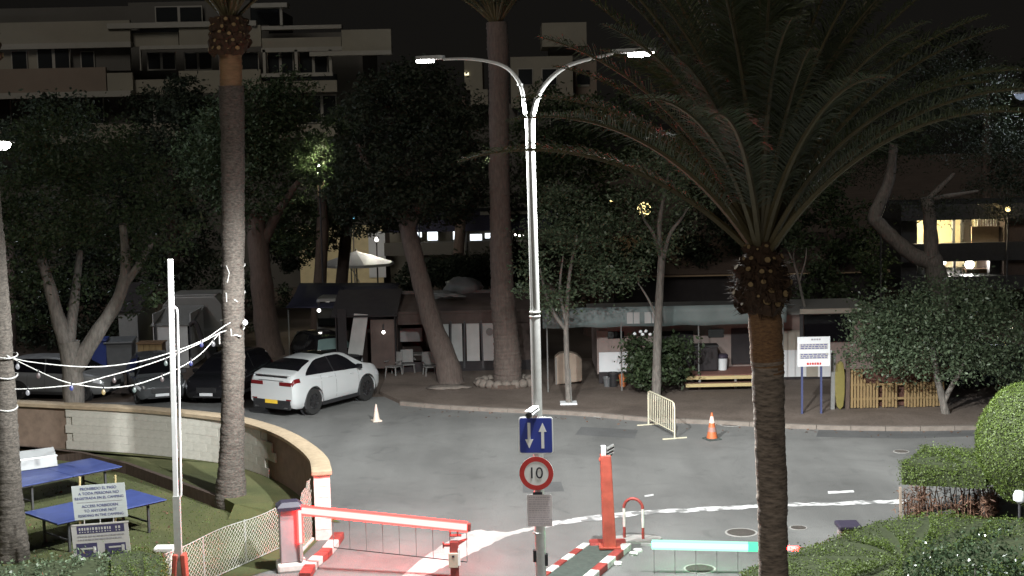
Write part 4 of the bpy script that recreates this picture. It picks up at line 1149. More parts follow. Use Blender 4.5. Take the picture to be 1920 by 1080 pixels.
# clutter on its roof
for (px, py, w, h) in ((835, 570, .9, .35), (820, 545, .8, .2)):
    pass
tarp = empty('folded_tarpaulin', P3(855, 545, Y + 3), 0, 'grey tarpaulin bundle heaped on the brown awning roof', 'tarpaulin'); 
def lump(parent, name, c, r, mat, seed=0, n=3, rough=.25):
    bm = bmesh.new(); bmesh.ops.create_icosphere(bm, subdivisions=n, radius=1); rr = random.Random(seed)
    from mathutils import noise
    for v in bm.verts:
        k = 1 + rough * noise.noise(v.co * 2.2 + Vector((seed * 3.1, 0, 0))); v.co = Vector((v.co.x * r[0] * k, v.co.y * r[1] * k, v.co.z * r[2] * k))
    me = bpy.data.meshes.new(name); bm.to_mesh(me); bm.free(); me.materials.append(mat); me.polygons.foreach_set('use_smooth', [True] * len(me.polygons))
    o = link(bpy.data.objects.new(name, me)); o.location = Vector(c) - (wloc(parent) if parent else Vector((0, 0, 0)))
    if parent: o.parent = parent
    return o
c = P3(868, 536, Y + 3.0); lump(tarp, 'bundle', (c.x, Y + 3.0, zt + .18), (.75, .6, .42), M['trim'], 3)
c = P3(840, 578, Y + 1.2); sheet_ = empty('plastic_sheet', (c.x, Y + 1.0, 2.9), 0, 'crumpled pale plastic sheet lying on the awning slope', 'sheet')
lump(sheet_, 'sheet', (c.x - .15, Y + 1.1, 2.92), (.62, .55, .12), M['trim'], 5, 3, .8)

# ---- left awning with the pale slanted window panel
Y = 53.5
e = empty('caravan_awning', P3(690, 690, Y), 0, 'dark awning with one pale slanted panel behind the white car bonnet', 'awning'); e.location.z = 0
x0, x1 = P3(632, 690, Y).x, P3(742, 690, Y).x
roofplane(e, 'roof', M['canvas_dark'], [(x0 - .2, Y, 2.35), (x1 + .1, Y, 2.35), (x1 + .1, Y + 3, 3.05), (x0 - .2, Y + 3, 3.05)])
for sx in (x0, x1): MB().box((sx, Y + 1.5, 1.2), (.04, 2.9, 2.4)).build('side_wall', M['canvas_dark'], e)
MB().box(((x0 + x1) / 2, Y + 3.0, 1.48), (x1 - x0, .05, 2.95)).build('back_wall', M['canvas_brown'], e)
a = [P3(x, y, Y + .1) for x, y in ((652, 664), (680, 666), (690, 590), (664, 588))]
b = MB(); b.add([tuple(v) for v in a] + [(v.x, v.y + .03, v.z) for v in a], [(0, 1, 2, 3), (7, 6, 5, 4), (0, 4, 5, 1), (1, 5, 6, 2), (2, 6, 7, 3), (3, 7, 4, 0)]); b.build('window_panel', M['canvas_pale'], e)
slab(632, 580, 652, 690, Y, .05, 'corner_panel', M['canvas_dark'], e); slab(694, 600, 742, 690, Y + .05, .05, 'front_panel', M['canvas_brown'], e)
# dark blue tarpaulin roofs stepping up behind
Y = 58
e = empty('tarpaulin_roof', P3(640, 560, Y), 0, 'dark blue tarpaulin stretched over poles behind the white car', 'tarpaulin'); e.location.z = 0
pa, pb = P3(535, 560, Y), P3(735, 570, Y)
M['canvas_blue'] = pm('dark_blue_canvas', (.014, .014, .034), .8, .2, 3, .2)
sagcloth(e, 'cloth', M['canvas_blue'], (pa.x, Y, 2.2), (pb.x, Y, 2.1), (pb.x, Y + 4, 2.72), (pa.x, Y + 4, 2.8))
for x in (pa.x + .1, (pa.x + pb.x) / 2, pb.x - .1): MB().tube([(x, Y, 0), (x, Y, 2.12)], .03, 8).build('pole', M['trim'], e)
# ---- motorhome fragment between trunk and awning
Y = 59
e = empty('motorhome', P3(615, 690, Y), 0, 'pale motorhome with dark window bands under the blue tarpaulin', 'motorhome'); e.location.z = 0
xa, xb = P3(592, 600, Y).x, P3(648, 600, Y).x
MB().box(((xa + xb) / 2, Y + 2, 1.5), (xb - xa, 3.8, 1.9)).build('body', M['caravan'], e, bevel=.15)
slab(600, 566, 640, 580, Y - .0, .03, 'windscreen', M['glass'], e); slab(596, 597, 640, 612, Y - .02, .03, 'window', M['glass'], e)
slab(594, 640, 646, 660, Y - .05, .1, 'bumper', M['black'], e)
for px in (600, 640):
    c = P3(px, 628, Y); MB().tube([(c.x, Y - .03, c.z), (c.x, Y + .02, c.z)], .12, 14).build('headlight', M['clearlens'], e)
for px in (600, 640):
    c = P3(px, 668, Y); MB().tube([(c.x, Y + .5, .36), (c.x + .22, Y + .5, .36)], .36, 18).build('wheel', M['tyre'], e)

# ---- left caravan with pale awning
Y = 59.5
e = empty('caravan', P3(350, 690, Y), 0, 'cream caravan with grey roof behind the upright white boom', 'caravan'); e.location.z = 0
xa, xb = P3(300, 600, Y).x, P3(425, 600, Y).x; zt = P3(360, 556, Y).z
cw = xb - xa
prof = [(0, .45), (0, 1.2), (.12, zt - .35), (.45, zt), (cw - .45, zt), (cw - .08, zt - .5), (cw, 1.2), (cw - .1, .45)]
MB().plate(prof, (xa, Y + 2.2, 0), (1, 0, 0), (0, 0, 1), 2.2).build('shell', M['caravan'], e, bevel=.05)
MB().box(((xa + xb) / 2, Y + 1.1, zt + .03), (cw * .7, 1.9, .07)).build('roof', M['trim'], e, bevel=.02)
slab(330, 600, 380, 626, Y - .03, .03, 'window', M['glass'], e); MB().box(((xa + xb) / 2, Y - .02, 1.2), (cw, .02, .12)).build('stripe', M['trim'], e)
for s in (.3, .7):
    MB().tube([(xa + cw * s, Y + .05, .33), (xa + cw * s, Y + .3, .33)], .33, 18).build('wheel', M['tyre'], e)
Y = 57
e = empty('caravan_awning', P3(300, 700, Y), 0, 'pale grey awning with curved dark edge in front of the cream caravan', 'awning'); e.location.z = 0
def awn(px0, px1, pyt, pyb, Y, dep, mat, roofm):
    a, b = P3(px0, pyb, Y), P3(px1, pyt, Y); zt = b.z
    slab(px0, pyt + 25, px1, pyb, Y, .04, 'front_panel', mat, e, 0)
    roofplane(e, 'roof', roofm, [(a.x - .1, Y - .05, P3(px0, pyt + 25, Y).z), (b.x + .1, Y - .05, P3(px0, pyt + 25, Y).z), (b.x + .1, Y + dep, zt), (a.x - .1, Y + dep, zt)])
    for x in (a.x, b.x): MB().box((x, Y + dep / 2, zt / 2), (.03, dep, zt * .95)).build('side_wall', mat, e)
awn(292, 356, 585, 715, Y, 2.4, M['canvas_pale'], M['trim'])
for i, px in enumerate((292, 322, 356)):
    a = P3(px, 608, Y); MB().beam((a.x, Y - .03, 0), (a.x, Y - .03, a.z), .05).build('frame_pole', M['dark'], e)
a, b = P3(356, 610, Y), P3(400, 712, Y)
cv = smoothpath([(a.x, Y, a.z), (P3(368, 622, Y).x, Y, P3(368, 606, Y).z), (P3(384, 660, Y).x, Y, P3(384, 650, Y).z), (b.x, Y, .05)], 6)
MB().tube(cv, .09, 8).build('curved_edge', M['canvas_dark'], e, smooth=True)
# second pale awning far left
Y = 60
e = empty('pale_tent', P3(240, 680, Y), 0, 'pale tent side between the pale tree limbs', 'tent'); e.location.z = 0
a, b = P3(222, 600, Y), P3(262, 690, Y)
MB().prism([(a.x, Y), (b.x, Y), (b.x, Y + 3), (a.x, Y + 3)], 0, 2.0).build('wall', M['trim'], e)
roofplane(e, 'roof', M['canvas_dark'], [(a.x - .2, Y - .2, 2.0), (b.x + .2, Y - .2, 2.0), (b.x + .2, Y + 3, 2.9), (a.x - .2, Y + 3, 2.9)])
# bins and crate
def bin_(px, py, Y, w, h, mat, label, cat='bin'):
    c = P3(px, py, Y); e = empty('wheeled_bin', (c.x, Y, 0), .1, label, cat, 'bins by the caravans')
    b = MB(); lo = [(-w * .42, -w * .42), (w * .42, -w * .42), (w * .42, w * .42), (-w * .42, w * .42)]; hi = [(x * 1.2, y * 1.2) for x, y in lo]
    b.add([(*p, .05) for p in lo] + [(*p, h) for p in hi], [(3, 2, 1, 0), (4, 5, 6, 7), (0, 1, 5, 4), (1, 2, 6, 5), (2, 3, 7, 6), (3, 0, 4, 7)]); b.build('bin_body', mat, e, world=False, bevel=.03)
    MB().box((0, -.02, h + .04), (w * 1.08, w * 1.1, .08), 0, math.radians(4)).build('lid', mat, e, world=False, bevel=.03)
    for s in (-1, 1): MB().tube([(s * w * .36, w * .45, .1), (s * w * .44, w * .45, .1)], .10, 12).build('wheel', M['tyre'], e, world=False)
bin_(190, 700, 55.8, .62, 1.35, M['bluebin'], 'tall blue bin between the pale tree and the grey bin')
bin_(229, 700, 56.1, 1.05, 1.25, M['greybin'], 'wide grey bin beside the blue bin')
c = P3(287, 700, 56.0)
e = empty('timber_box', (c.x, 56.0, 0), 0, 'brown timber box cupboard beside the grey bin', 'box')
for i in range(4): MB().box((c.x - .36 + .24 * i, 55.7, .62), (.225, .04, 1.1)).build('plank', M['palewoodd'] if 'palewoodd' in M else M.setdefault('palewoodd', pm('amber_timber', (.24, .165, .075), .7, .2, 5, .2, stretch=(6, 6, 1))), e)
MB().box((c.x, 56.05, .60), (.94, .6, 1.1)).build('carcass', M['wood'], e); MB().box((c.x, 56.0, 1.19), (1.04, .75, .05)).build('top', M['wood'], e)

# ---- mobile home on the right
Y = 50.6
e = empty('mobile_home', P3(1280, 720, Y), 0, 'long mobile home with a grey green tarpaulin awning and white skirting panels', 'mobile home'); e.location.z = 0
X = lambda px, Y=Y: P3(px, 640, Y).x
Z = lambda py, px=1280, Y=Y: P3(px, py, Y).z
MB().box(((X(1120) + X(1640)) / 2, Y + 1.9, 1.42), (X(1640) - X(1120), 3.4, 2.0)).build('body', M['pinkwall'], e)
MB().box(((X(1110) + X(1650)) / 2, Y + 1.9, 2.48), (X(1650) - X(1110), 3.8, .12)).build('roof', M['trim'], e)
# awning: sloping cloth and hanging valance
sagcloth(e, 'awning_roof', M['canvas_green'], (X(1018), Y - 1.6, Z(575, 1200, Y - 1.6)), (X(1475), Y - 1.6, Z(572, 1470, Y - 1.6)), (X(1475), Y + .2, 2.62), (X(1018), Y + .2, 2.62), .06)
zf0, zf1 = Z(612, 1200, Y - 1.6), Z(575, 1200, Y - 1.6)
va = []
for u in np.linspace(0, 1, 60):
    x = X(1018, Y - 1.6) + (X(1475, Y - 1.6) - X(1018, Y - 1.6)) * u
    va.append([(x, Y - 1.6 + .04 * math.sin(u * 46) * k, zf1 + (zf0 - zf1) * k - .015 * math.sin(u * 30) * k) for k in (0, .35, .7, 1)])
o = MB().grid(va).build('awning_valance', M['canvas_green'], e, smooth=True); o.modifiers.new('t', 'SOLIDIFY').thickness = .012
for px in (1026, 1165, 1310, 1468):
    x = X(px, Y - 1.55); MB().tube([(x, Y - 1.55, 0.12), (x, Y - 1.55, zf1)], .025, 8).build('awning_pole', M['trim'], e)
for (a, b) in ((1176, 1199), (1209, 1234)):
    xx = (X(a, Y - 1.6) + X(b, Y - 1.6)) / 2; w = X(b) - X(a)
    za, zb_ = Z(585, 1200, Y - 1.6), Z(606, 1200, Y - 1.6)
    MB().box((xx, Y - 1.67, (za + zb_) / 2), (w, .02, za - zb_)).build('clear_window', M['canvas_pale'], e)
    MB().box((xx, Y - 1.69, (za + zb_) / 2), (.03, .015, za - zb_)).build('window_bar', M['canvas_green'], e)
slab(1122, 620, 1140, 660, Y + .1, .05, 'wall_strip', M['pinkwall'], e)
slab(1123, 661, 1195, 696, Y - .06, .05, 'skirting_panel', M['panelwhite'], e)
slab(1123, 698, 1290, 722, Y - .04, .05, 'dark_skirt', M['canvas_dark'], e)
slab(1250, 690, 1282, 698, Y - .1, .06, 'pale_ledge', M['panelwhite'], e)
slab(1140, 622, 1170, 634, Y + .12, .04, 'window', M['glass'], e)
slab(1328, 618, 1357, 632, Y + .12, .04, 'window', M['glass'], e)
slab(1371, 616, 1412, 682, Y + .10, .05, 'dark_door', M['canvas_dark'], e)
slab(1240, 622, 1300, 690, Y + .10, .05, 'dark_opening', M['canvas_dark'], e)
slab(1464, 620, 1500, 656, Y - .0, .05, 'wall_panel', M['creamwall'], e)
slab(1464, 657, 1512, 706, Y - .06, .05, 'skirting_panel', M['panelwhite'], e)
slab(1512, 657, 1534, 706, Y - .04, .05, 'skirting_panel', M['creamwall'], e); slab(1534, 657, 1560, 706, Y - .05, .05, 'skirting_panel', M['panelwhite'], e)
slab(1464, 708, 1560, 728, Y - .04, .05, 'dark_skirt', M['canvas_dark'], e)
M['bluestrip'] = pm('light_blue_strip', (.16, .26, .38), .6, .1, 4, .05)
slab(1464, 729, 1556, 737, Y - .10, .06, 'blue_edge_strip', M['bluestrip'], e)
slab(1500, 575, 1506, 655, Y - .2, .06, 'porch_post', M['dark'], e); slab(1500, 580, 1640, 586, Y - .3, .1, 'porch_beam', M['creamwall'], e)
slab(1508, 588, 1600, 640, Y + .1, .05, 'porch_opening', M['glass'], e)
# deck with steps
dk = empty('timber_deck', P3(1350, 712, Y - 1), 0, 'reddish timber deck with two pale edged steps in front of the dark door', 'deck'); dk.location.z = 0
M['deck'] = pm('reddish_deck', (.20, .095, .075), .75, .2, 5, .2, stretch=(1, 8, 1))
xa, xb = X(1290), X(1416)
for i in range(9): MB().box(((xa + xb) / 2, Y - 1.55 + .19 * i, .60), (xb - xa, .18, .04)).build('deck_board', M['deck'], dk)
yy = Y - 1.7
for (py, dy) in ((709, 0), (723, -.35)):
    a = P3(1286, py, yy + dy); b = P3(1413, py + 2, yy + dy)
    MB().beam((a.x, yy + dy, a.z), (b.x, yy + dy, a.z - .0), .08, .11).build('step_edge', M['palewood'], dk)
    MB().box(((a.x + b.x) / 2, yy + dy + .2, a.z + .03), (b.x - a.x, .3, .03)).build('tread', M['deck'], dk)
for px in (1300, 1365, 1410):
    x = X(px); MB().box((x, yy + .05, .3), (.07, .07, .6)).build('post', M['trim'], dk)
# things on the deck
c = P3(1322, 662, Y - .7)
g = empty('outdoor_cabinet', (c.x, Y - .7, .62), 0, 'dark covered barbecue box on the timber deck', 'barbecue')
MB().box((c.x, Y - .7, .62 + .45), (.84, .55, .86)).build('cover', M['canvas_dark'], g, bevel=.06); MB().box((c.x, Y - .7, 1.52), (.88, .6, .05)).build('lid', M['black'], g)
c = P3(1354, 665, Y - .6)
g = empty('storage_tub', (c.x, Y - .6, .62), 0, 'small pale tub with violet lid on the deck by the dark door', 'tub')
MB().lathe((c.x, Y - .6, .62), [(.16, 0), (.19, .42)], 16).build('tub', M['panelwhite'], g); MB().lathe((c.x, Y - .6, 1.04), [(.21, 0), (.21, .10), (.17, .14)], 16).build('lid', M['cap'], g)
c = P3(1270, 692, Y - 1.3)
# plant pots in front
for px, py, r, h, m_, lab in ((1168, 724, .15, .42, M['terracotta'], 'orange terracotta pot under the leafy shrub'), (1150, 722, .20, .5, M['black'], 'black pot beside the orange one'), (1138, 722, .14, .34, M['greybin'], 'small grey pot at the white skirting panel')):
    c = P3(px, py, Y - .7); g = empty('plant_pot', (c.x, Y - .7, .12), 0, lab, 'pot', 'pots by the mobile home')
    MB().lathe((c.x, Y - .7, .12), [(r * .7, 0), (r * .95, h * .85), (r * 1.08, h * .86), (r * 1.08, h), (r * .9, h), (r * .85, h * .9)], 18).build('pot', m_, g, smooth=True)
    MB().lathe((c.x, Y - .7, .12 + h * .9), [(r * .8, 0), (.01, .02)], 14).build('soil', M['trunk_dark'], g)
# tan covered panel
Yc = 50.4
a, b = P3(1041, 716, Yc), P3(1091, 661, Yc); w = b.x - a.x; h = b.z - .1
g = empty('covered_cabinet', ((a.x + b.x) / 2, Yc, .12), 0, 'tan covered cabinet with cut off corners beside the thin pale tree', 'cabinet')
MB().plate([(-w / 2, 0), (w / 2, .12), (w / 2, h * .78), (w * .32, h * .93), (0, h), (-w * .34, h * .96), (-w / 2, h * .84)], (0, .5, 0), (1, 0, 0), (0, 0, 1), .5).build('cover', M['tan'], g, world=False, bevel=.05)
MB().beam((-w * .46, -.012, .02), (-w * .46, -.012, h * .84), .05, .02, (0, 1, 0)).build('edge_strip', M['caravan'], g, world=False)
# roofs further back on the right
Y2 = 66
g = empty('site_building', P3(1300, 560, Y2), 0, 'low dark building with a thin yellowish eaves line behind the awning', 'building'); g.location.z = 0
xa, xb = P3(1150, 520, Y2).x, P3(1660, 520, Y2).x; zt = P3(1300, 515, Y2).z
MB().box(((xa + xb) / 2, Y2 + 4, zt / 2), (xb - xa, 8, zt - .1)).build('wall', M['canvas_dark'], g)
M['eaves'] = pm('ochre_eaves', (.42, .31, .20), .8, .1, 5, .1)
MB().box(((xa + xb) / 2, Y2 - .15, zt), (xb - xa + .3, .2, .12)).build('eaves_board', M['eaves'], g)
roofplane(g, 'roof', M['trunk_dark'], [(xa, Y2 - .3, zt + .06), (xb, Y2 - .3, zt + .06), (xb, Y2 + 5, zt + 1.5), (xa, Y2 + 5, zt + 1.5)])
g = empty('pale_tent', P3(1320, 500, 72), 0, 'pale gabled tent roof beyond the low dark building', 'tent'); g.location.z = 0
a, b, c = P3(1282, 505, 72), P3(1352, 500, 72), P3(1350, 466, 72)
MB().add([(a.x, 72, 0), (b.x, 72, 0), (b.x, 72, b.z), (c.x, 72, c.z), (a.x, 72, a.z), (a.x, 76, 0), (b.x, 76, 0), (b.x, 76, b.z), (c.x, 76, c.z), (a.x, 76, a.z)],
         [(0, 1, 2, 3, 4), (9, 8, 7, 6, 5), (4, 3, 8, 9), (3, 2, 7, 8), (1, 0, 5, 6), (1, 6, 7, 2), (0, 4, 9, 5)]).build('tent_shell', M['canvas_pale'], g)

# ---- notice board on blue legs, yellow board, picket fence
Yn = G(1510, 776, .12).y
g = empty('notice_board', P3(1525, 660, Yn), 0, 'white board with two grey text bands and a red word, on blue legs', 'sign'); g.location.z = .12
a, b = P3(1495, 632, Yn), P3(1556, 686, Yn)
cx_, cz_, w, h = (a.x + b.x) / 2, (a.z + b.z) / 2, b.x - a.x, a.z - b.z
MB().box((cx_, Yn, cz_), (w, .04, h)).build('board', M['panelwhite'], g)
for (dz, hh) in ((.16, .18), (-.14, .18)):
    MB().box((cx_, Yn - .023, cz_ + dz), (w * .88, .006, hh)).build('text_band', M['boardgrey'], g)
    b_ = MB(); rr = random.Random(int(dz * 100) + 50)
    for r_ in range(3):
        x = -w * .40
        while x < w * .36:
            q = rr.uniform(.04, .12); b_.box((cx_ + x + q / 2, Yn - .028, cz_ + dz + .055 - .055 * r_), (q, .004, .026)); x += q + .03
    tag(b_.build('text_rows', M['blueink'], g), kind='stuff')
b_ = MB(); x = -.24
for q in (.07, .05, .06, .05, .07, .05): b_.box((cx_ + .02 + x + q / 2, Yn - .023, cz_ - .38), (q, .006, .07)); x += q + .02
tag(b_.build('red_word', M['signred'], g), kind='stuff')
b_ = MB(); x = -.18
for q in (.07, .05, .06, .05): b_.box((cx_ + .1 + x + q / 2, Yn - .023, cz_ + .38), (q, .006, .05)); x += q + .02
tag(b_.build('heading', M['greyink'], g), kind='stuff')
M['blueleg'] = pm('blue_legs', (.05, .06, .14), .5, .1, 6, .03)
for px in (1504, 1540):
    x = P3(px, 700, Yn).x; MB().box((x, Yn + .03, .12 + (cz_ - .12) / 2), (.06, .06, cz_ - .12)).build('leg', M['blueleg'], g)
Yb = G(1576, 768, .12).y
a, b = P3(1575, 768, Yb), P3(1574, 676, Yb)
g = empty('paddle_board', (a.x, Yb, .12), 0, 'tall narrow yellow board standing upright between dark posts', 'board')
hh = b.z - .12
MB().plate([(-.10, .1), (0, 0), (.10, .1), (.15, hh * .35), (.15, hh * .7), (.10, hh * .95), (0, hh), (-.12, hh * .93), (-.16, hh * .7), (-.15, hh * .3)], (0, .05, 0), (1, 0, 0), (0, 0, 1), .07).build('board', M['yellow'], g, world=False, bevel=.02)
for px, w_ in ((1562, .12), (1590, .12)):
    p_ = P3(px, 700, Yb); g = empty('timber_post', (p_.x, Yb + .1, .12), 0, 'dark weathered post left of the yellow board' if px < 1575 else 'dark weathered post right of the yellow board', 'post', 'posts beside the yellow board')
    MB().beam((0, 0, 0), (.03, 0, 1.75), w_).build('post', M['trim'] if px < 1575 else M['trunk_dark'], g, world=False); MB().box((.03, 0, 1.76), (.14, .14, .04)).build('post_cap', M['dark'], g, world=False)
Yf = G(1680, 768, .12).y + .3
g = empty('picket_fence', P3(1680, 760, Yf), 0, 'brown wooden picket fence with a dark red screen behind it', 'fence'); g.location.z = .12
xa, xb = P3(1597, 740, Yf).x, P3(1768, 740, Yf).x
n = 30; rr = random.Random(5)
for i in range(n):
    if i in (9, 15, 16): continue
    x = xa + (xb - xa) * i / (n - 1); hh = rr.uniform(.72, .95) if i > 3 else 1.25
    MB().plate([(-.035, 0), (.035, 0), (.035, hh - .06), (0, hh), (-.035, hh - .06)], (x, Yf, .13 + rr.uniform(0, .03)), (1, 0, rr.uniform(-.04, .04)), (0, 0, 1), .022).build('picket', M['palewoodd'], g)
for z in (.42, .88): MB().box(((xa + xb) / 2, Yf + .03, z), (xb - xa, .035, .07)).build('rail', M['palewoodd'], g)
M['redscreen'] = pm('dark_red_screen', (.10, .045, .032), .9, .2, 6, .3)
MB().box(((xa + xb) / 2, Yf + .25, .75), (xb - xa, .03, 1.2)).build('screen', M['redscreen'], g)
Yp = 53
c = P3(1842, 740, Yp); g = empty('lamp_bollard', (c.x, Yp, .12), 0, 'slim white post with a pale top at the far right', 'post')
MB().tube([(0, 0, 0), (0, 0, 1.15)], .05, 10).build('post', M['white_metal'], g, world=False); MB().lathe((0, 0, 1.15), [(.06, 0), (.10, .08), (.09, .16), (.02, .2)], 14).build('top', M['panelwhite'], g, world=False)
p = G(1905, 760)
car('parked_car', 'dark blue car at the far right behind the round topiary', pm('navy_car_paint', (.015, .02, .035), .2, .05, 2, 0), (p.x + .6, p.y + 3.4, 0), (1, .08), sc=(.9, .9, .9), kind='hatch', plate='panelwhite')

# stone planter ring round the dark trunk
c0 = G(950, 722, .12)
g = empty('stone_planter', (c0.x, c0.y, .12), 0, 'low ring of pale stones round the dark palm foot', 'planter')
rr = random.Random(8)
for i in range(20):
    a = 2 * math.pi * i / 20; me = None
    lump(g, 'stone', (c0.x + 1.0 * math.cos(a), c0.y + .75 * math.sin(a), .12 + .13), (.18, .15, .17), M['stone'], i + 1, 2, .35)
MB().lathe((0, 0, 0), [(.9, .0), (.9, .14), (.01, .22)], 20).build('soil', M['trunk_dark'], g, world=False)
g = empty('stone_slab', G(815, 722, .12), 0, 'flat worn stone slab at the foot of the leaning trunk', 'slab')
lump(g, 'slab', tuple(G(840, 726, .16)), (.75, .35, .07), M['stone'], 4, 3, .4)
# little chairs and table in front of the brown awning
def chair(px, Y, rz, label, mat):
    c = P3(px, 690, Y); e = empty('garden_chair', (c.x, Y, .0), rz, label, 'chair', 'chairs by the awnings')
    MB().box((0, 0, .44), (.48, .46, .04)).build('seat', mat, e, world=False, bevel=.015); MB().box((0, .23, .72), (.48, .04, .50), 0, math.radians(-12)).build('backrest', mat, e, world=False, bevel=.015)
    for sx in (-1, 1):
        for sy_ in (-1, 1): MB().beam((sx * .2, sy_ * .19, .43), (sx * .24, sy_ * .23, 0), .04).build('leg', mat, e, world=False)
        MB().box((sx * .25, 0, .64), (.05, .44, .035)).build('armrest', mat, e, world=False)
chair(807, 53.2, .3, 'pale plastic garden chair right of the leaning trunk', M['trim'])
chair(738, 53.4, -.5, 'dull pale garden chair left of the leaning trunk, nearest the dark awning', M['trim'])
chair(765, 53.9, .2, 'dull grey garden chair between awning and leaning trunk', M['trim'])
c = P3(770, 690, 54.6); e = empty('folding_table', (c.x, 54.6, 0), 0, 'low grey folding table behind the garden chairs', 'table')
MB().box((0, 0, .72), (1.1, .6, .03)).build('tabletop', M['trim'], e, world=False)
for sx in (-1, 1):
    for sy_ in (-1, 1): MB().beam((sx * .48, sy_ * .25, 0), (sx * .46, sy_ * .24, .71), .03).build('leg', M['trim'], e, world=False)
# ------------------------------------------------------------------ far buildings, cafe, hidden lamps
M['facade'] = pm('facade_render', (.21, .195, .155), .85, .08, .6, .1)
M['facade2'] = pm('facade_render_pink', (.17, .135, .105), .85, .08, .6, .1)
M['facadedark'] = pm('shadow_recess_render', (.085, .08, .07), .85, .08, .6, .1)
M['railing'] = pm('pale_railing', (.24, .23, .20), .6, .06, 3, .05)
M['farglass'] = pm('far_window_glass', (.015, .017, .018), .15, .1, 2, 0)
YB = 85.0
ab = empty('apartment_block', D(300, 260, YB), 0, 'apartment block with long balconies and dark windows, behind the trees on the left', 'building'); ab.location.z = 0
def fr(px0, py0, px1, py1, name, mat, dy=0, th=.3, parent=None, bevel=0):
    Y = YB + dy; a = D(px0, py0, Y); b = D(px1, py1, Y)
    return MB().box(((a.x + b.x) / 2, Y + th / 2, (a.z + b.z) / 2), (abs(b.x - a.x), th, abs(a.z - b.z))).build(name, mat, parent or ab, bevel=bevel)
zt_ = lambda py: D(300, py, YB).z
xl, xm, xm2, xr = D(-150, 100, YB).x, D(245, 100, YB).x, D(490, 100, YB).x, D(734, 100, YB).x
# main body behind everything, with the recesses of the balconies in front of it
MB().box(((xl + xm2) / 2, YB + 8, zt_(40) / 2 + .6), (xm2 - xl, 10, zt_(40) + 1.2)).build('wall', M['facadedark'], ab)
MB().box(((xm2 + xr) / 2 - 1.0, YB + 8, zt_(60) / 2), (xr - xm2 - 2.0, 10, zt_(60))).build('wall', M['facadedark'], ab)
# left wing
fr(-150, 46, 245, 86, 'parapet', M['facade'], 0, .3); fr(-150, 86, 108, 132, 'wall_panel', M['facade'], .3, .3); fr(132, 86, 245, 132, 'wall_panel', M['facadedark'], .5, .3)
fr(-150, 133, 200, 178, 'parapet', M['facade2'], 0, .3); fr(200, 137, 250, 178, 'parapet', M['facade'], .1, .3)
fr(-150, 178, 245, 180.5, 'balcony_slab', M['railing'], -.4, .8); fr(-150, 86, 245, 88, 'balcony_slab', M['railing'], -.2, .6)
def win(px0, py0, px1, py1, dy, panes=2, frame=M['railing']):
    w = fr(px0, py0, px1, py1, 'window', frame, dy, .10)
    ww = (px1 - px0) / panes
    for i in range(panes):
        o = fr(px0 + ww * i + 2, py0 + 2, px0 + ww * (i + 1) - 2, py1 - 2, 'pane', M['farglass'], dy - .03, .04); o.parent = w
win(68, 88, 132, 131, .20, 2); win(20, 95, 52, 131, .20, 1); win(150, 96, 178, 131, .40, 1)
for (a, b) in ((-20, 22), (60, 112), (150, 196)): win(a, 182, b, 232, 1.2, 1)
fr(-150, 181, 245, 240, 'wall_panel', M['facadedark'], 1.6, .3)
fr(-150, 240, 490, 262, 'parapet', M['facade'], .2, .3)
# middle wing
fr(245, 60, 335, 86, 'parapet', M['facade'], .4, .3); fr(335, 50, 490, 87, 'parapet', M['facade'], 0, .3); fr(245, 57, 335, 60, 'balcony_rail', M['dark'], .4, .1)
fr(262, 86, 402, 90, 'balcony_slab', M['railing'], -.3, .6); fr(261, 88, 265, 132, 'column', M['railing'], -.1, .3)
fr(335, 133, 490, 172, 'parapet', M['facade'], 0, .3); fr(245, 150, 335, 176, 'parapet', M['facade'], .4, .3)
fr(200, 44, 480, 48, 'balcony_slab', M['railing'], -.2, .5)
win(275, 98, 330, 131, 1.5, 2); win(345, 98, 398, 131, 1.5, 2); win(440, 98, 486, 131, .8, 1)
for (a, b) in ((250, 330), (345, 420)): win(a, 186, b, 236, 1.5, 2)
fr(240, 5, 470, 42, 'wall_panel', M['facadedark'], 2, .3); win(290, 12, 380, 42, 1.7, 2)
# right wing
fr(490, 72, 640, 90, 'parapet', M['facade'], .1, .3); fr(640, 56, 734, 98, 'parapet', M['facade'], -.3, .3)
fr(490, 90, 734, 93, 'balcony_slab', M['railing'], -.1, .8); fr(580, 97, 734, 102, 'balcony_slab', M['railing'], -.4, .8)
for px in (492, 552, 616): fr(px, 93, px + 7, 140, 'column', M['railing'], -.1, .25)
win(500, 96, 551, 138, .5, 2); win(560, 96, 615, 138, .5, 2); fr(490, 138, 624, 142, 'balcony_rail', M['railing'], -.2, .15)
fr(490, 153, 632, 172, 'parapet', M['facade'], -.2, .3); fr(490, 142, 632, 153, 'recess', M['farglass'], .7, .2)
fr(490, 49, 640, 53, 'balcony_slab', M['railing'], -.1, .8)
fr(470, 6, 538, 13, 'roof_canopy', M['railing'], -.4, 1.2); fr(524, 13, 530, 47, 'column', M['railing'], -.2, .25); fr(470, 13, 524, 46, 'recess', M['farglass'], 1.0, .2)
win(500, 178, 560, 230, .9, 2); win(575, 178, 632, 230, .9, 2); fr(490, 235, 632, 256, 'parapet', M['facade'], -.2, .3)

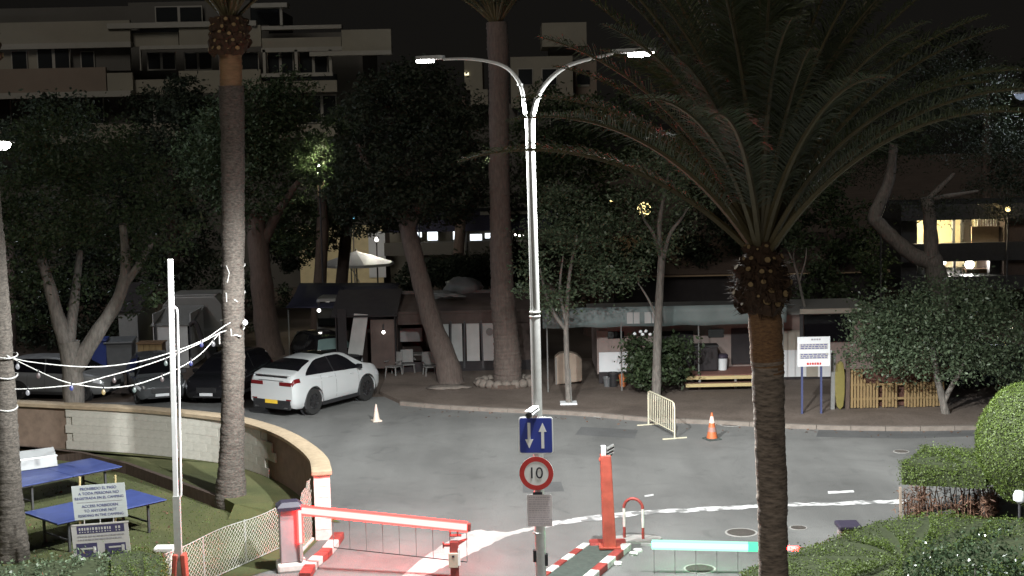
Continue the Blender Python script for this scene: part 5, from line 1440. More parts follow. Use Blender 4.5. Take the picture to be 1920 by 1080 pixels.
# second building behind the lamp post
YC = 98.0
cbd = empty('stepped_building', D(1020, 260, YC), 0, 'pale stepped building glimpsed behind the lamp post arms', 'building'); cbd.location.z = 0
def fb_(px0, py0, px1, py1, name, mat, dy=0, th=4.0):
    Y = YC + dy; a = D(px0, py0, Y); b = D(px1, py1, Y)
    return MB().box(((a.x + b.x) / 2, Y + th / 2, (a.z + b.z) / 2), (abs(b.x - a.x), th, abs(a.z - b.z))).build(name, mat, cbd)
fb_(1016, 43, 1100, 86, 'upper_block', M['facade'], 3, 5); fb_(1030, 86, 1085, 112, 'recess', M['facadedark'], 4, 4)
fb_(957, 107, 1075, 200, 'middle_block', M['facade'], 0, 8); fb_(1075, 115, 1120, 240, 'side_block', M['facade2'], 2, 6); fb_(870, 112, 905, 168, 'corner_block', M['facade'], 0, 8)
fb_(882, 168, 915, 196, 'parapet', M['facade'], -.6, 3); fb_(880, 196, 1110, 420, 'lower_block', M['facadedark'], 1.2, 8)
for (a, b, c, d) in ((970, 128, 1000, 160), (1015, 128, 1045, 160), (1080, 130, 1108, 160), (970, 205, 1010, 240), (1030, 205, 1070, 240)):
    w = fb_(a, b, c, d, 'window', M['railing'], -.06 if d < 200 else 1.1, .12)
    if a > 1075: w.location.y += 2
    o = fb_(a + 2, b + 2, c - 2, d - 2, 'pane', M['farglass'], (-.1 if d < 200 else 1.06) + (2 if a > 1075 else 0), .06)
w = fb_(871, 136, 879, 141, 'lit_window', em('lit_window_glow', (1, .9, .6), 1.6), -.1, .1)

# ---- lit house on the right
YR = 68.0
rh = empty('lit_house', D(1800, 520, YR), 0, 'two storey house with lit yellow rooms and a white sofa, behind the bending pine', 'house'); rh.location.z = 0
def fh(px0, py0, px1, py1, name, mat, dy=0, th=.2):
    Y = YR + dy; a = D(px0, py0, Y); b = D(px1, py1, Y)
    return MB().box(((a.x + b.x) / 2, Y + th / 2, (a.z + b.z) / 2), (abs(b.x - a.x), th, abs(a.z - b.z))).build(name, mat, rh)
fh(1715, 400, 1950, 530, 'back_wall', M['yellowwall'], 4.0, .2)
fh(1690, 458, 1990, 486, 'balcony_parapet', M['dark'], -.5, .25); fh(1690, 478, 1990, 486, 'floor_slab', M['dark'], -.2, 4.2); fh(1690, 385, 1990, 408, 'roof_slab', M['dark'], -.8, 5.2); fh(1690, 521, 1990, 540, 'floor_slab', M['dark'], -.5, 4.5)
fh(1690, 400, 1719, 530, 'side_wall', M['dark'], 0, 4); fh(1884, 400, 1990, 530, 'side_wall', M['trunk_dark'], -.2, 4)
for px in (1786, 1802): fh(px, 405, px + 5, 460, 'door_frame', M['trim'], 1.6, .1)
fh(1806, 410, 1822, 458, 'curtain', M['canvas_pale'], 1.7, .05); fh(1822, 425, 1876, 462, 'balcony_screen', M['eaves'], .6, .05)
fh(1856, 486, 1874, 522, 'column', M['dark'], .4, .4); fh(1788, 486, 1792, 522, 'door_frame', M['trim'], 1.5, .1)
fh(1812, 505, 1856, 522, 'dark_counter', M['wood'], 1.0, .6)
for i in range(9): fh(1828 + i * 5, 410, 1829.2 + i * 5, 424, 'baluster', M['panelwhite'], .8, .04)
MBs = MB(); c = D(1745, 510, YR + 1.2)
sf = empty('white_sofa', (c.x, YR + 1.2, D(1745, 521, YR + 1.2).z), 0, 'white sofa in the lit ground floor room behind the pine trunk', 'sofa')
MB().box((0, 0, .22), (.95, .8, .44)).build('seat', M['panelwhite'], sf, world=False, bevel=.06); MB().box((0, .38, .55), (.95, .22, .75)).build('backrest', M['panelwhite'], sf, world=False, bevel=.06)
for s in (-1, 1): MB().box((s * .48, 0, .32), (.16, .8, .62)).build('armrest', M['panelwhite'], sf, world=False, bevel=.05)
GLW = em('white_lamp_glass', (1, .96, .88), 9); GLY = em('yellow_lamp_glass', (1, .78, .32), 4)
def globe(name, p, r, mat, watts, col, label, group, pole=None, stand=True):
    e = empty(name, (p.x, p.y, 0 if stand else p.z), 0, label, 'lamp', group)
    z = p.z - e.location.z
    MB().lathe((0, 0, z), [(.02, -r), (r * .6, -r * .8), (r * .95, -r * .3), (r, 0), (r * .95, r * .3), (r * .6, r * .8), (.02, r)], 16).build('globe', mat, e, world=False, smooth=True)
    if stand: MB().tube([(0, 0, 0), (0, 0, z - r)], .04, 8).build('pole', M['dark'], e, world=False)
    else: MB().tube([(0, 0, z + r), (0, 0, z + r + .25)], .03, 8).build('stem', M['dark'], e, world=False)
    l = bpy.data.lights.new('globe_light', 'POINT'); l.energy = watts; l.color = col; l.shadow_soft_size = r * 1.05
    lo = link(bpy.data.objects.new('globe_light', l)); lo.location = (0, 0, z); lo.parent = e
    return e
globe('ceiling_lamp', D(1746, 424, YR + 1.5), .16, GLW, 6000, (1, .86, .55), 'glowing ceiling lamp in the upper yellow room', 'lamps in the lit house', stand=False)
globe('ceiling_lamp', D(1818, 496, YR + 1.6), .22, GLW, 1600, (1, .95, .85), 'round white lamp in the ground floor room, above the counter', 'lamps in the lit house', stand=False)
globe('ceiling_lamp', D(1768, 492, YR + 1.6), .14, GLW, 900, (1, .95, .85), 'small white lamp above the sofa', 'lamps in the lit house', stand=False)
globe('garden_lamp', D(1890, 392, YR - 1.5), .12, GLY, 90, (1, .72, .25), 'yellow globe lamp shining through leaves at the far right', 'globe lamps among the trees')
globe('garden_lamp', D(1208, 392, 70), .34, GLY, 160, (1, .85, .5), 'yellow globe lamp shining through leaves right of the lamp post', 'globe lamps among the trees')
globe('garden_lamp', D(1146, 378, 78), .09, GLY, 20, (1, .85, .5), 'small yellow lamp left of the big leafy globe lamp', 'globe lamps among the trees')
globe('garden_lamp', D(598, 312, 66.5), .06, GLW, 2600, (1, .96, .62), 'white lamp inside the lit green leaves behind the left palm', 'globe lamps among the trees')
globe('garden_lamp', D(780, 225, 74), .10, GLW, 40, (1, .97, 1), 'small white lamp high in the dark tree left of the lamp post', 'globe lamps among the trees')
globe('garden_lamp', D(880, 138, 96), .10, GLY, 10, (1, .9, .6), 'tiny yellow lamp by the pale corner block', 'globe lamps among the trees') if 0 else None

globe('garden_lamp', D(922, 300, 70), .05, GLW, 700, (1, .96, .7), 'white lamp in the lit leaves just right of the dark palm trunk', 'globe lamps among the trees')
globe('garden_lamp', D(1652, 440, 62.5), .05, GLY, 60, (1, .85, .4), 'small warm lamp lighting a few leaves left of the bent pine', 'globe lamps among the trees')
globe('camp_light', D(558, 637, 57.5), .09, GLY, 6, (1, .8, .4), 'small yellow lantern under the tarpaulin roof', 'lanterns among the tents', stand=False)
globe('camp_light', D(719, 623, 53.2), .06, GLW, 8, (1, .96, .9), 'small white lantern on the dark awning front', 'lanterns among the tents', stand=False)
globe('camp_light', D(598, 582, 57.6), .07, GLW, 8, (1, .95, .85), 'small white glowing globe for the headlight glint before the motorhome', 'lanterns among the tents', stand=False)  # added glowing globe standing in for a headlight reflection
# ---- cafe terrace far behind the awnings
YD = 84.0
cf = empty('cafe_building', D(740, 470, YD), 0, 'lit cafe building with yellow wall and bright shop windows behind the trees', 'building'); cf.location.z = 0
def fc(px0, py0, px1, py1, name, mat, dy=0, th=.2):
    Y = YD + dy; a = D(px0, py0, Y); b = D(px1, py1, Y)
    return MB().box(((a.x + b.x) / 2, Y + th / 2, (a.z + b.z) / 2), (abs(b.x - a.x), th, abs(a.z - b.z))).build(name, mat, cf)
fc(560, 425, 720, 545, 'yellow_wall', M['yellowwall'], 3, .3); fc(663, 430, 665, 545, 'wall_joint', M['trim'], 2.95, .06); fc(690, 434, 724, 520, 'white_door', M['panelwhite'], 2.9, .06)
fc(720, 400, 1040, 430, 'canopy', M['canvas_blue'], 0, 4); fc(730, 430, 1010, 545, 'back_wall', M['facade'], 5, .3); fc(720, 456, 1010, 474, 'terrace_wall', M['facadedark'], .5, .3)
fc(872, 430, 876, 500, 'post', M['dark'], .3, .15); fc(900, 397, 1000, 401, 'canopy_edge', M['railing'], -.1, .1)
WN = em('bright_shop_window', (.85, .93, 1), 2.2)
for (a, b, c, d) in ((848, 432, 868, 450), (880, 438, 905, 452), (908, 436, 925, 448), (800, 432, 822, 452), (770, 430, 792, 446)):
    w = fc(a, b, c, d, 'shop_window', M['railing'], 1.2, .1); o = fc(a + 1.5, b + 1.5, c - 1.5, d - 1.5, 'pane', WN, 1.16, .05)
for i, px in enumerate((948, 957, 966, 974, 982, 990)):
    c = D(px, 440 + (i % 2) * 1.5, YD + .2); 
    MB().lathe((c.x, YD + .2, c.z - .06), [(.02, 0), (.07, .05), (.02, .11)], 8).build('canopy_bulb', GLW, cf)
c = D(655, 405, YD - 3); 
tv = empty('lit_screen', c, 0, 'small blue lit screen among leaves above the parasol', 'screen')
MB().box((0, 0, 0), (.55, .08, .45)).build('screen', em('blue_screen', (.25, .75, 1), 1.5), tv, world=False); MB().box((0, .07, 0), (.62, .06, .52)).build('casing', M['black'], tv, world=False)
MB().tube([(0, .07, -.26), (0, .07, -c.z)], .04, 8).build('pole', M['dark'], tv, world=False)
# parasol
YU = 78.0
c = D(668, 486, YU)
um = empty('parasol', (c.x, YU, 0), 0, 'wide white parasol lit from inside behind the awnings', 'parasol')
zt = D(672, 470, YU).z; zr_ = D(668, 493, YU).z; R_ = abs(D(740, 488, YU).x - c.x)
b = MB(); n = 8
ring = [(R_ * math.cos(2 * math.pi * k / n + .3), R_ * .9 * math.sin(2 * math.pi * k / n + .3), zr_) for k in range(n)]
b.add([(0, 0, zt)] + ring, [(0, 1 + k, 1 + (k + 1) % n) for k in range(n)]); b.add(ring + [(x * 1.0, y * 1.0, z - .14) for x, y, z in ring], [(k, n + k, n + (k + 1) % n, (k + 1) % n) for k in range(n)])
o = b.build('canopy', M['panelwhite'], um, world=False); o.modifiers.new('t', 'SOLIDIFY').thickness = .02
MB().tube([(0, 0, 0), (0, 0, zt + .1)], .04, 10).build('pole', M['trim'], um, world=False)
for k in range(n): MB().tube([(0, 0, zt - .06), (ring[k][0] * .97, ring[k][1] * .97, zr_ - .03)], .015, 6).build('rib', M['trim'], um, world=False)
MB().tube([(R_ * .1, -R_ * .3, zr_ - 1.0), (-R_ * .12, -R_ * .45, zr_ - .05)], .03, 6).build('strut', M['panelwhite'], um, world=False)
globe('terrace_lamp', D(706, 449, YU + .6), .12, GLW, 1500, (1, .93, .78), 'bright terrace lamp above the parasol by the yellow wall', 'globe lamps among the trees')
globe('terrace_lamp', D(848, 426, YD + 2.5), .13, GLW, 420, (.9, .95, 1), 'bright lamp under the cafe canopy', 'globe lamps among the trees')

# ---- the two other street lamps at the edges of the picture
def side_lamp(px, py, Y, label, armx, watts):
    c = D(px, py, Y); e = empty('street_lamp', (c.x - armx, Y, 0), 0, label, 'street lamp', 'street lamps at the edges')
    MB().tube([(0, 0, 0), (0, 0, c.z - .5)], [.10, .07], 14).build('mast', M['galv'], e, world=False, smooth=True)
    MB().tube(smoothpath([(0, 0, c.z - .5), (armx * .08, 0, c.z - .15), (armx * .4, 0, c.z), (armx * .75, 0, c.z)], 5), .04, 10).build('arm', M['galv'], e, world=False, smooth=True)
    MB().box((armx, 0, c.z + .04), (.8, .3, .08)).build('lantern_housing', M['galv'], e, world=False, bevel=.02)
    MB().lathe((armx, 0, c.z - .18), [(.05, -.08), (.20, .0), (.30, .17)], 14).build('diffuser_bowl', LED if watts > 1000 else em('dim_blue_bowl', (.5, .6, .8), .35), e, world=False)
    l = bpy.data.lights.new('lamp_light', 'POINT'); l.energy = watts; l.color = (.80, .88, 1); l.shadow_soft_size = .3
    lo = link(bpy.data.objects.new('lamp_light', l)); lo.location = (armx, 0, c.z - .1); lo.parent = e
side_lamp(6, 268, 52, 'street lamp shining through leaves at the left edge', 1.6, 2600)
side_lamp(1915, 176, 60, 'faint street lamp at the upper right edge', -1.5, 900)

# ---- string lights between the two left palms
PA_Y, PL_Y = 34.7 - .28, 30.5
sl_specs = [
    ([(13, 668), (60, 679), (165, 688), (250, 680), (320, 661), (380, 638), (418, 613), (432, 605)], 'uppermost of the three festoon cables between the two lawn palms'),
    ([(14, 730), (70, 728), (140, 721), (200, 706), (260, 689), (320, 668), (380, 641), (411, 624)], 'middle festoon cable, rising from the left palm to the right one'),
    ([(12, 666), (60, 690), (110, 712), (150, 722), (200, 727), (250, 722), (300, 706), (345, 685), (380, 660), (411, 625)], 'festoon cable sagging lowest between the two lawn palms')]
def sY(px): return float(np.interp(px, [10, 435], [30.3, 34.3]))
BULB = dict(white=em('white_bulb', (.9, .92, 1), .35), blue=em('blue_bulb', (.10, .16, .9), .35), amber=em('amber_bulb', (1, .75, .3), .5), green=em('pale_green_bulb', (.6, .8, .75), .3), pink=em('pink_bulb', (.7, .5, .5), .18))
BULB = {k: v for k, v in BULB.items()}
bulbs = [[], [(33, 688, 'white'), (53, 736, 'white'), (277, 680, 'white')] , []]
bulb_pts = {0: [], 1: [(52, 734, 'white'), (214, 711, 'pink'), (311, 679, 'green'), (378, 644, 'blue')], 2: [(33, 685, 'white'), (72, 702, 'pink'), (134, 725, 'blue'), (194, 733, 'amber'), (252, 729, 'green'), (304, 709, 'pink'), (358, 679, 'blue'), (400, 643, 'white')]}
for i, (pts, lab) in enumerate(sl_specs):
    w = [D(px, py, sY(px)) for px, py in pts]; sp = smoothpath(w, 6)
    e = empty('string_light', w[0], 0, lab, 'string light', 'festoon cables over the lawn')
    MB().tube(sp, .012, 6).build('cable', M['wire'], e)
    for (px, py, colr) in bulb_pts[i]:
        c = D(px, py, sY(px)); m_ = BULB[colr]
        bb = MB().lathe(c, [(.012, .05), (.02, .03), (.042, -.01), (.045, -.04), (.03, -.075), (.004, -.09)], 10).build('bulb', m_, e, smooth=True)
        MB().lathe(c, [(.020, .035), (.022, .10), (.006, .105)], 8).build('socket', M['black'], bb)
# cable loops tied round the trunks
def loop(px, py, Y, r, label, n=1):
    c = D(px, py, Y); e = empty('cable_tie', c, 0, label, 'cable')
    P = [c + Vector((r * math.cos(a), r * math.sin(a), .03 * math.sin(a * 2))) for a in np.linspace(0, 2 * math.pi, 26)]
    MB().tube(P, .018, 6).build('loop', M['wire'], e)
    return e, c
r_ = .285
e, c = loop(436, 601, 34.85, r_, 'upper cable loop round the palm trunk, with a bright bulb')
c2 = D(460, 605, 34.45); MB().lathe(c2, [(.01, -.06), (.05, -.03), (.06, .01), (.04, .05), (.01, .07)], 12).build('bulb', em('bright_bulb', (.9, .95, 1), 5), e, smooth=True)
e, c = loop(436, 616, 34.85, r_, 'lower cable loop round the palm trunk with a hanging knot')
MB().tube([D(433, 616, 34.5), D(434, 630, 34.5), D(441, 628, 34.5), D(452, 631, 34.5)], .022, 6).build('knot', M['wire'], e)
e, c = loop(437, 549, 34.85, r_, 'frayed cable loop on the palm trunk above the festoon')
MB().tube([D(424, 549, 34.5), D(425, 566, 34.5)], .016, 6).build('loose_end', M['wire'], e); MB().tube([D(438, 552, 34.5), D(436, 560, 34.5), D(446, 566, 34.5)], .016, 6).build('loose_end', M['wire'], e)
e, c = loop(437, 498, 34.85, r_, 'topmost thin cable loop on the palm trunk, with a loose dangling end')
MB().tube([D(424, 498, 34.5), D(430, 512, 34.5), D(426, 530, 34.5)], .014, 6).build('loose_end', M['wire'], e)
MB().tube([D(411, 624, 34.2), D(412, 645, 34.2)], .016, 6).build('drop', M['wire'], empty('cable_end', D(411, 624, 34.2), 0, 'short cable end hanging where two festoon cables meet', 'cable'))
MB().tube([D(411, 624, 34.3), D(424, 620, 34.5)], .014, 6).build('tether', M['wire'], e)
for py in (667, 705, 765):
    loop(8, py, 30.5, .27, {667: 'cable loop round the leftmost palm where the festoons start', 705: 'cable loop round the leftmost palm in the middle', 765: 'lowest cable loop round the leftmost palm'}[py])
# ------------------------------------------------------------------ vegetation
def np_mesh(name, verts, nper, mat, normals=None):
    """mesh of separate nper-gons from an (N*nper,3) array"""
    n = len(verts) // nper; me = bpy.data.meshes.new(name)
    me.vertices.add(len(verts)); me.vertices.foreach_set('co', np.ascontiguousarray(verts, dtype=np.float32).ravel())
    me.loops.add(len(verts)); me.loops.foreach_set('vertex_index', np.arange(len(verts), dtype=np.int32))
    me.polygons.add(n); me.polygons.foreach_set('loop_start', np.arange(0, len(verts), nper, dtype=np.int32)); me.polygons.foreach_set('loop_total', np.full(n, nper, dtype=np.int32))
    me.materials.append(mat); me.update(); me.validate(); return me
def leaves(C, size, rng, asp=.5, nrm=None, jitter=1.0):
    n = len(C); a = rng.normal(size=(n, 3)); a /= np.linalg.norm(a, axis=1)[:, None]
    if nrm is not None:
        w = nrm + rng.normal(size=(n, 3)) * jitter; w /= np.linalg.norm(w, axis=1)[:, None]
    else:
        w = rng.normal(size=(n, 3)); w[:, 2] = np.abs(w[:, 2]) + .3; w /= np.linalg.norm(w, axis=1)[:, None]
    t = np.cross(w, a); t /= np.linalg.norm(t, axis=1)[:, None]; b = np.cross(w, t)
    s = size * rng.uniform(.6, 1.35, (n, 1))
    v = np.stack([C - t * s * .5, C - b * s * asp * .5 + t * s * .05, C + t * s * .5, C + b * s * asp * .5 + t * s * .05], 1)
    return v.reshape(-1, 3)
def clumps(blobs, n, rng, spread=.32, per=34, shell=.45):
    """leaf centres in clumps that fill ellipsoids unevenly"""
    vol = np.array([r[0] * r[1] * r[2] for c, r in blobs]) ** (2 / 3); vol /= vol.sum(); out = []
    for (c, r), f in zip(blobs, vol):
        m = max(1, int(n * f / per)); d = rng.normal(size=(m, 3)); d /= np.linalg.norm(d, axis=1)[:, None]
        rad = rng.uniform(shell, 1.0, (m, 1)) ** .7
        cc = np.array(c)[None] + d * rad * np.array(r)[None]
        k = rng.poisson(per, m); idx = np.repeat(np.arange(m), k)
        mr = (r[0] * r[1] * r[2]) ** (1 / 3)
        out.append(cc[idx] + rng.normal(size=(len(idx), 3)) * spread * min(mr * .55, .95) * np.array([1.1, 1.1, .75]))
    return np.concatenate(out)
def obj_of(name, me, parent=None, off=True):
    o = link(bpy.data.objects.new(name, me))
    if parent is not None:
        o.parent = parent
        if off: o.location = -wloc(parent)
    return o
def tree(name, label, cat, stems, bark, blobs, n, leaf, lmat, seed, group=None, base_z=0, spread=.32, per=34, asp=.5, shell=.45):
    b0 = Vector(stems[0][0][0]); e = empty(name, (b0.x, b0.y, base_z), 0, label, cat, group)
    rng = np.random.default_rng(seed)
    for i, (pts, rad) in enumerate(stems):
        sp = smoothpath(pts, 5); rr = resample(rad, len(sp)); rr = [r * (1 + .05 * math.sin(k * 1.7 + seed)) for k, r in enumerate(rr)]
        MB().tube(sp, rr, 12).build('trunk' if i == 0 else 'branch', bark, e, smooth=True, sharp=80)
    if n:
        C = clumps(blobs, n, rng, spread, per, shell)
        o = obj_of('crown', np_mesh('crown', leaves(C, leaf, rng, asp), 4, lmat), e)
    return e
def BL(px, py, Y, rx, rz, ry=None):
    p = D(px, py, Y); s = Y / FPX
    return ((p.x, Y, p.z), (rx * s, (ry or rx) * s, rz * s))
def st(pts, rad):
    """stem from (px,py,Y) photo positions"""
    return ([tuple(D(*p)) for p in pts], rad)

# ---- palms
def frond_mesh(seed, Lf, droop, el, nl=64, lw=.030, ll=.52, petiole=.16, fold=.9):
    """frond leaving the origin along +x; el = starting elevation"""
    rng = np.random.default_rng(seed); mb = MB(); P = []; T = []
    x = z = 0.0; a = el; n = 26; ds = Lf / n
    for i in range(n + 1):
        P.append(Vector((x, .0, z))); T.append(Vector((math.cos(a), 0, math.sin(a))))
        a -= droop / n * (1.0 + .9 * i / n); x += math.cos(a) * ds; z += math.sin(a) * ds
    mb.cur = 0; mb.tube(P, list(np.linspace(.045, .006, n + 1)), 5)
    mb.cur = 1
    for k in range(nl):
        s = petiole + (1 - petiole) * (k + .5) / nl; f = s * n; i = min(int(f), n - 1); p = P[i].lerp(P[i + 1], f - i); t = T[i]
        up = Vector((-t.z, 0, t.x))
        le = ll * (math.sin(math.pi * min(1, (s - petiole) / (1 - petiole) * .86 + .12)) ** .6) * rng.uniform(.85, 1.15)
        for sd in (-1, 1):
            dr = (t * rng.uniform(.55, .8) + Vector((0, sd, 0)) * rng.uniform(.75, 1.0) + up * rng.uniform(.1, .55) * fold).normalized()
            q1 = p + dr * le * .5; q2 = p + dr * le + Vector((0, 0, -le * rng.uniform(.12, .45)))
            wv = dr.cross(up).normalized() * 0 + t * lw * .5
            mb.add([p - wv * .6, p + wv * .6, q1 + wv, q1 - wv, q2], [(0, 1, 2, 3), (3, 2, 4)])
    return mb.mesh('frond', [M['rachis'], M['frond']])
FR = {}
def fronds_set(key, Lf, nl=64, ll=.52, lw=.03):
    FR[key] = [frond_mesh(i + hash(key) % 50 * 0 + 11, Lf * s, dr, math.radians(el), nl, lw, ll) for i, (el, dr, s) in enumerate(((85, .30, .95), (77, .5, 1.0), (68, .66, 1.0), (59, .76, 1.0), (50, .76, 1.0), (32, .9, .95), (10, .8, .9)))]
fronds_set('big', 3.7, 105, .48, .019)
fronds_set('far', 3.8, 40, .5, .05)
def palm_crown(e, top, key, counts, seed, scale=1.0, r0=.12, azr=None, zspread=.35):
    rg = random.Random(seed); az0 = rg.uniform(0, 6.28); g = 2.39996; k = 0
    for vi, c in enumerate(counts):
        for j in range(c):
            az = az0 + g * k + rg.uniform(-.2, .2); k += 1
            if azr: az = azr(az, rg)
            o = link(bpy.data.objects.new('frond', FR[key][vi])); o.parent = e
            o.location = Vector(top) - wloc(e) + Vector((r0 * math.cos(az), r0 * math.sin(az), zspread * (1 - vi / 6) - .15 + rg.uniform(-.05, .05)))
            o.rotation_euler = (rg.uniform(-.12, .12), rg.uniform(-.08, .08), az); sc = scale * rg.uniform(.88, 1.08); o.scale = (sc, sc, sc)
STUB = MB()
STUB.add([(0, -.09, -.10), (0, .09, -.10), (0, .10, .10), (0, -.10, .10), (.12, -.05, -.035), (.12, .05, -.035), (.13, .055, .055), (.13, -.055, .055)], [(0, 1, 5, 4), (1, 2, 6, 5), (2, 3, 7, 6), (3, 0, 4, 7)])
STUB.cur = 1; STUB.add([(.128, -.040, -.015), (.128, -.008, -.034), (.128, .038, -.024), (.139, .052, .022), (.141, .012, .056), (.138, -.030, .048), (.136, -.052, .018)], [(0, 1, 2, 3, 4, 5, 6)])
stub_me = STUB.mesh('frond_stub', [M['boss'], M['stub']])
def palm_boss(e, c, prof, rows, seed, per=13, sc=1.0):
    c = Vector(c); MB().lathe(c, prof, 20).build('boss', M['boss'], e, smooth=True)
    rg = random.Random(seed); zs_ = [p[1] for p in prof]; rs_ = [p[0] for p in prof]
    for i in range(rows):
        z = zs_[0] + (zs_[-1] - zs_[0]) * (i + .6) / (rows + .3); r = float(np.interp(z, zs_, rs_))
        for j in range(per):
            a = 2 * math.pi * (j + .5 * (i % 2)) / per + rg.uniform(-.14, .14)
            if rg.random() < .12: continue
            o = link(bpy.data.objects.new('frond_stub', stub_me)); o.parent = e
            o.location = c - wloc(e) + Vector(((r - .02) * math.cos(a), (r - .02) * math.sin(a), z)); k = sc * rg.choice((.55, .8, 1.0, 1.15, 1.3)) * (1 - .35 * i / rows)
            o.rotation_euler = (rg.uniform(-.4, .4), -math.radians(rg.uniform(10, 55)), a); o.scale = (k, k, k)
def boss_fibres(e, c, prof, seed, n=900):
    rg = np.random.default_rng(seed); z = rg.uniform(prof[0][1], prof[-1][1], n); r = np.interp(z, [p[1] for p in prof], [p[0] for p in prof]); a = rg.uniform(0, 6.28, n)
    C = np.stack([c[0] + r * np.cos(a), c[1] + r * np.sin(a), c[2] + z], 1); o = np.stack([np.cos(a), np.sin(a), rg.uniform(-.8, .6, n)], 1); h = rg.uniform(.04, .12, (n, 1))
    t = np.stack([-np.sin(a), np.cos(a), rg.normal(0, .4, n)], 1) * .010
    v = np.stack([C - t, C + t, C + o * h + rg.normal(0, .02, (n, 3))], 1).reshape(-1, 3)
    tag(obj_of('fibres', np_mesh('fibres', v, 3, M['boss']), e), kind='stuff')
def palm_trunk(e, pts, rad, mat, ring=.10, name='trunk', n=20):
    sp = smoothpath(pts, 30); d = [0]
    for a, b in zip(sp, sp[1:]): d.append(d[-1] + (b - a).length)
    q = np.arange(0, d[-1], ring / 3); P = [Vector((float(np.interp(t, d, [p.x for p in sp])), float(np.interp(t, d, [p.y for p in sp])), float(np.interp(t, d, [p.z for p in sp])))) for t in q]
    base = np.interp(q, [d[-1] * i / (len(rad) - 1) for i in range(len(rad))], rad); rg = random.Random(3)
    R = []
    for i, t in enumerate(q):
        k = int(t / ring); ph = (t / ring) % 1; R.append(base[i] * (1 + .040 * (1 - ph) + .02 * math.sin(k * 12.9)))
    mb = MB().tube(P, R, n); from mathutils import noise
    vv = []
    for i, v in enumerate(mb.v):
        k = min(i // n, len(P) - 1); c = P[k]; q = Vector(v); f = 1 + .075 * noise.noise(Vector((v[0] * 5, v[1] * 5, v[2] * 9))) + .05 * noise.noise(Vector((v[0] * 2, v[1] * 2, v[2] * 1.3)))
        vv.append(tuple(c + (q - c) * f))
    mb.v = vv; mb.build(name, mat, e, smooth=True, sharp=40)
# palm A on the lawn
Yp = 34.75
pb_ = G(434, 948, .0)
pa_ = empty('palm_tree', (pb_.x, Yp, 0), 0, 'tall slim palm on the lawn, wrapped with cables, pale lit trunk', 'palm tree', 'palms')
palm_trunk(pa_, [D(434, 957, Yp), D(433, 905, Yp), D(436, 780, Yp), D(437, 600, Yp), D(437, 400, Yp), D(436, 250, Yp), D(433, 160, Yp)], [.40, .30, .27, .265, .262, .265, .27, .28, .29], M['trunk_palm'], .085)
palm_trunk(pa_, [D(433, 162, Yp), D(432, 98, Yp)], [.26, .27], M['rachis'] if 0 else pm('smooth_brown_neck', (.20, .12, .06), .75, .25, 6, .3, stretch=(1, 1, 4)), .12, 'trunk_neck')
ct = D(432, 103, Yp)
palm_boss(pa_, (ct.x, Yp, ct.z), [(.27, -.02), (.40, .12), (.45, .40), (.42, .68), (.34, .9)], 5, 4, 13, 1.0)
palm_crown(pa_, (ct.x, Yp, ct.z + .85), 'far', (6, 8, 9, 7, 4, 0, 0), 5, 1.1)
# leftmost leaning palm
Yl = 30.5
lb = G(20, 1046)
pl_ = empty('palm_tree', (lb.x, lb.y, 0), 0, 'leaning palm trunk at the left edge, crown out of the picture', 'palm tree', 'palms')
tl_ = [D(24, 1052, Yl), D(18, 960, Yl), D(13, 850, Yl), D(8, 740, Yl), D(1, 600, Yl), D(-8, 480, Yl), D(-22, 320, Yl), D(-40, 120, Yl)]
palm_trunk(pl_, tl_, [.36, .27, .24, .21, .20, .20, .21], M['trunk_palm'], .085)
ct = tl_[-1]; palm_boss(pl_, (ct.x, ct.y, ct.z), [(.24, -.02), (.38, .12), (.42, .4), (.34, .8)], 3, 6, 10)
palm_crown(pl_, (ct.x, ct.y, ct.z + .8), 'far', (5, 7, 7, 3, 0, 0, 0), 8, 1.0)
# palm B, near, right
Yr = 17.0; ks = Yr / 22.0
rb_ = D(1455, 1349, Yr)
pr_ = empty('palm_tree', (rb_.x, Yr, 0), 0, 'near palm on the right with dark trunk, knobbly boss and wide drooping crown', 'palm tree', 'palms')
palm_trunk(pr_, [(rb_.x, Yr, 0), D(1450, 1080, Yr), D(1445, 850, Yr), D(1440, 700, Yr), D(1436, 590, Yr)], [r * ks for r in (.28, .225, .215, .225, .235, .24)], M['trunk_palm2'] if 'trunk_palm2' in M else M.setdefault('trunk_palm2', pm('dark_palm_bark', (.06, .045, .036), .85, 0, 7, .9, col2=(.34, .27, .21), stretch=(1.2, 1.2, 5))), .075)
ct = D(1427, 580, Yr)
palm_trunk(pr_, [D(1441, 700, Yr), D(1437, 640, Yr), D(1434, 575, Yr)], [.183, .19, .20], pm('orange_brown_neck', (.10, .052, .026), .85, 0, 9, .8, col2=(.30, .16, .07), stretch=(2, 2, 6)), .05, 'trunk_neck')
palm_boss(pr_, (ct.x, Yr, ct.z), [(r * ks, z * ks) for r, z in ((.22, -.06), (.33, .10), (.40, .32), (.37, .55), (.26, .80), (.20, 1.05))], 6, 7, 12, .95 * ks)
boss_fibres(pr_, (ct.x, Yr, ct.z), [(r * ks, z * ks) for r, z in ((.24, -.06), (.36, .10), (.43, .32), (.40, .55), (.28, .80))], 3)
palm_crown(pr_, (ct.x, Yr, ct.z + .95 * ks), 'big', (14, 18, 16, 10, 5, 0, 0), 21, 1.0, .10)
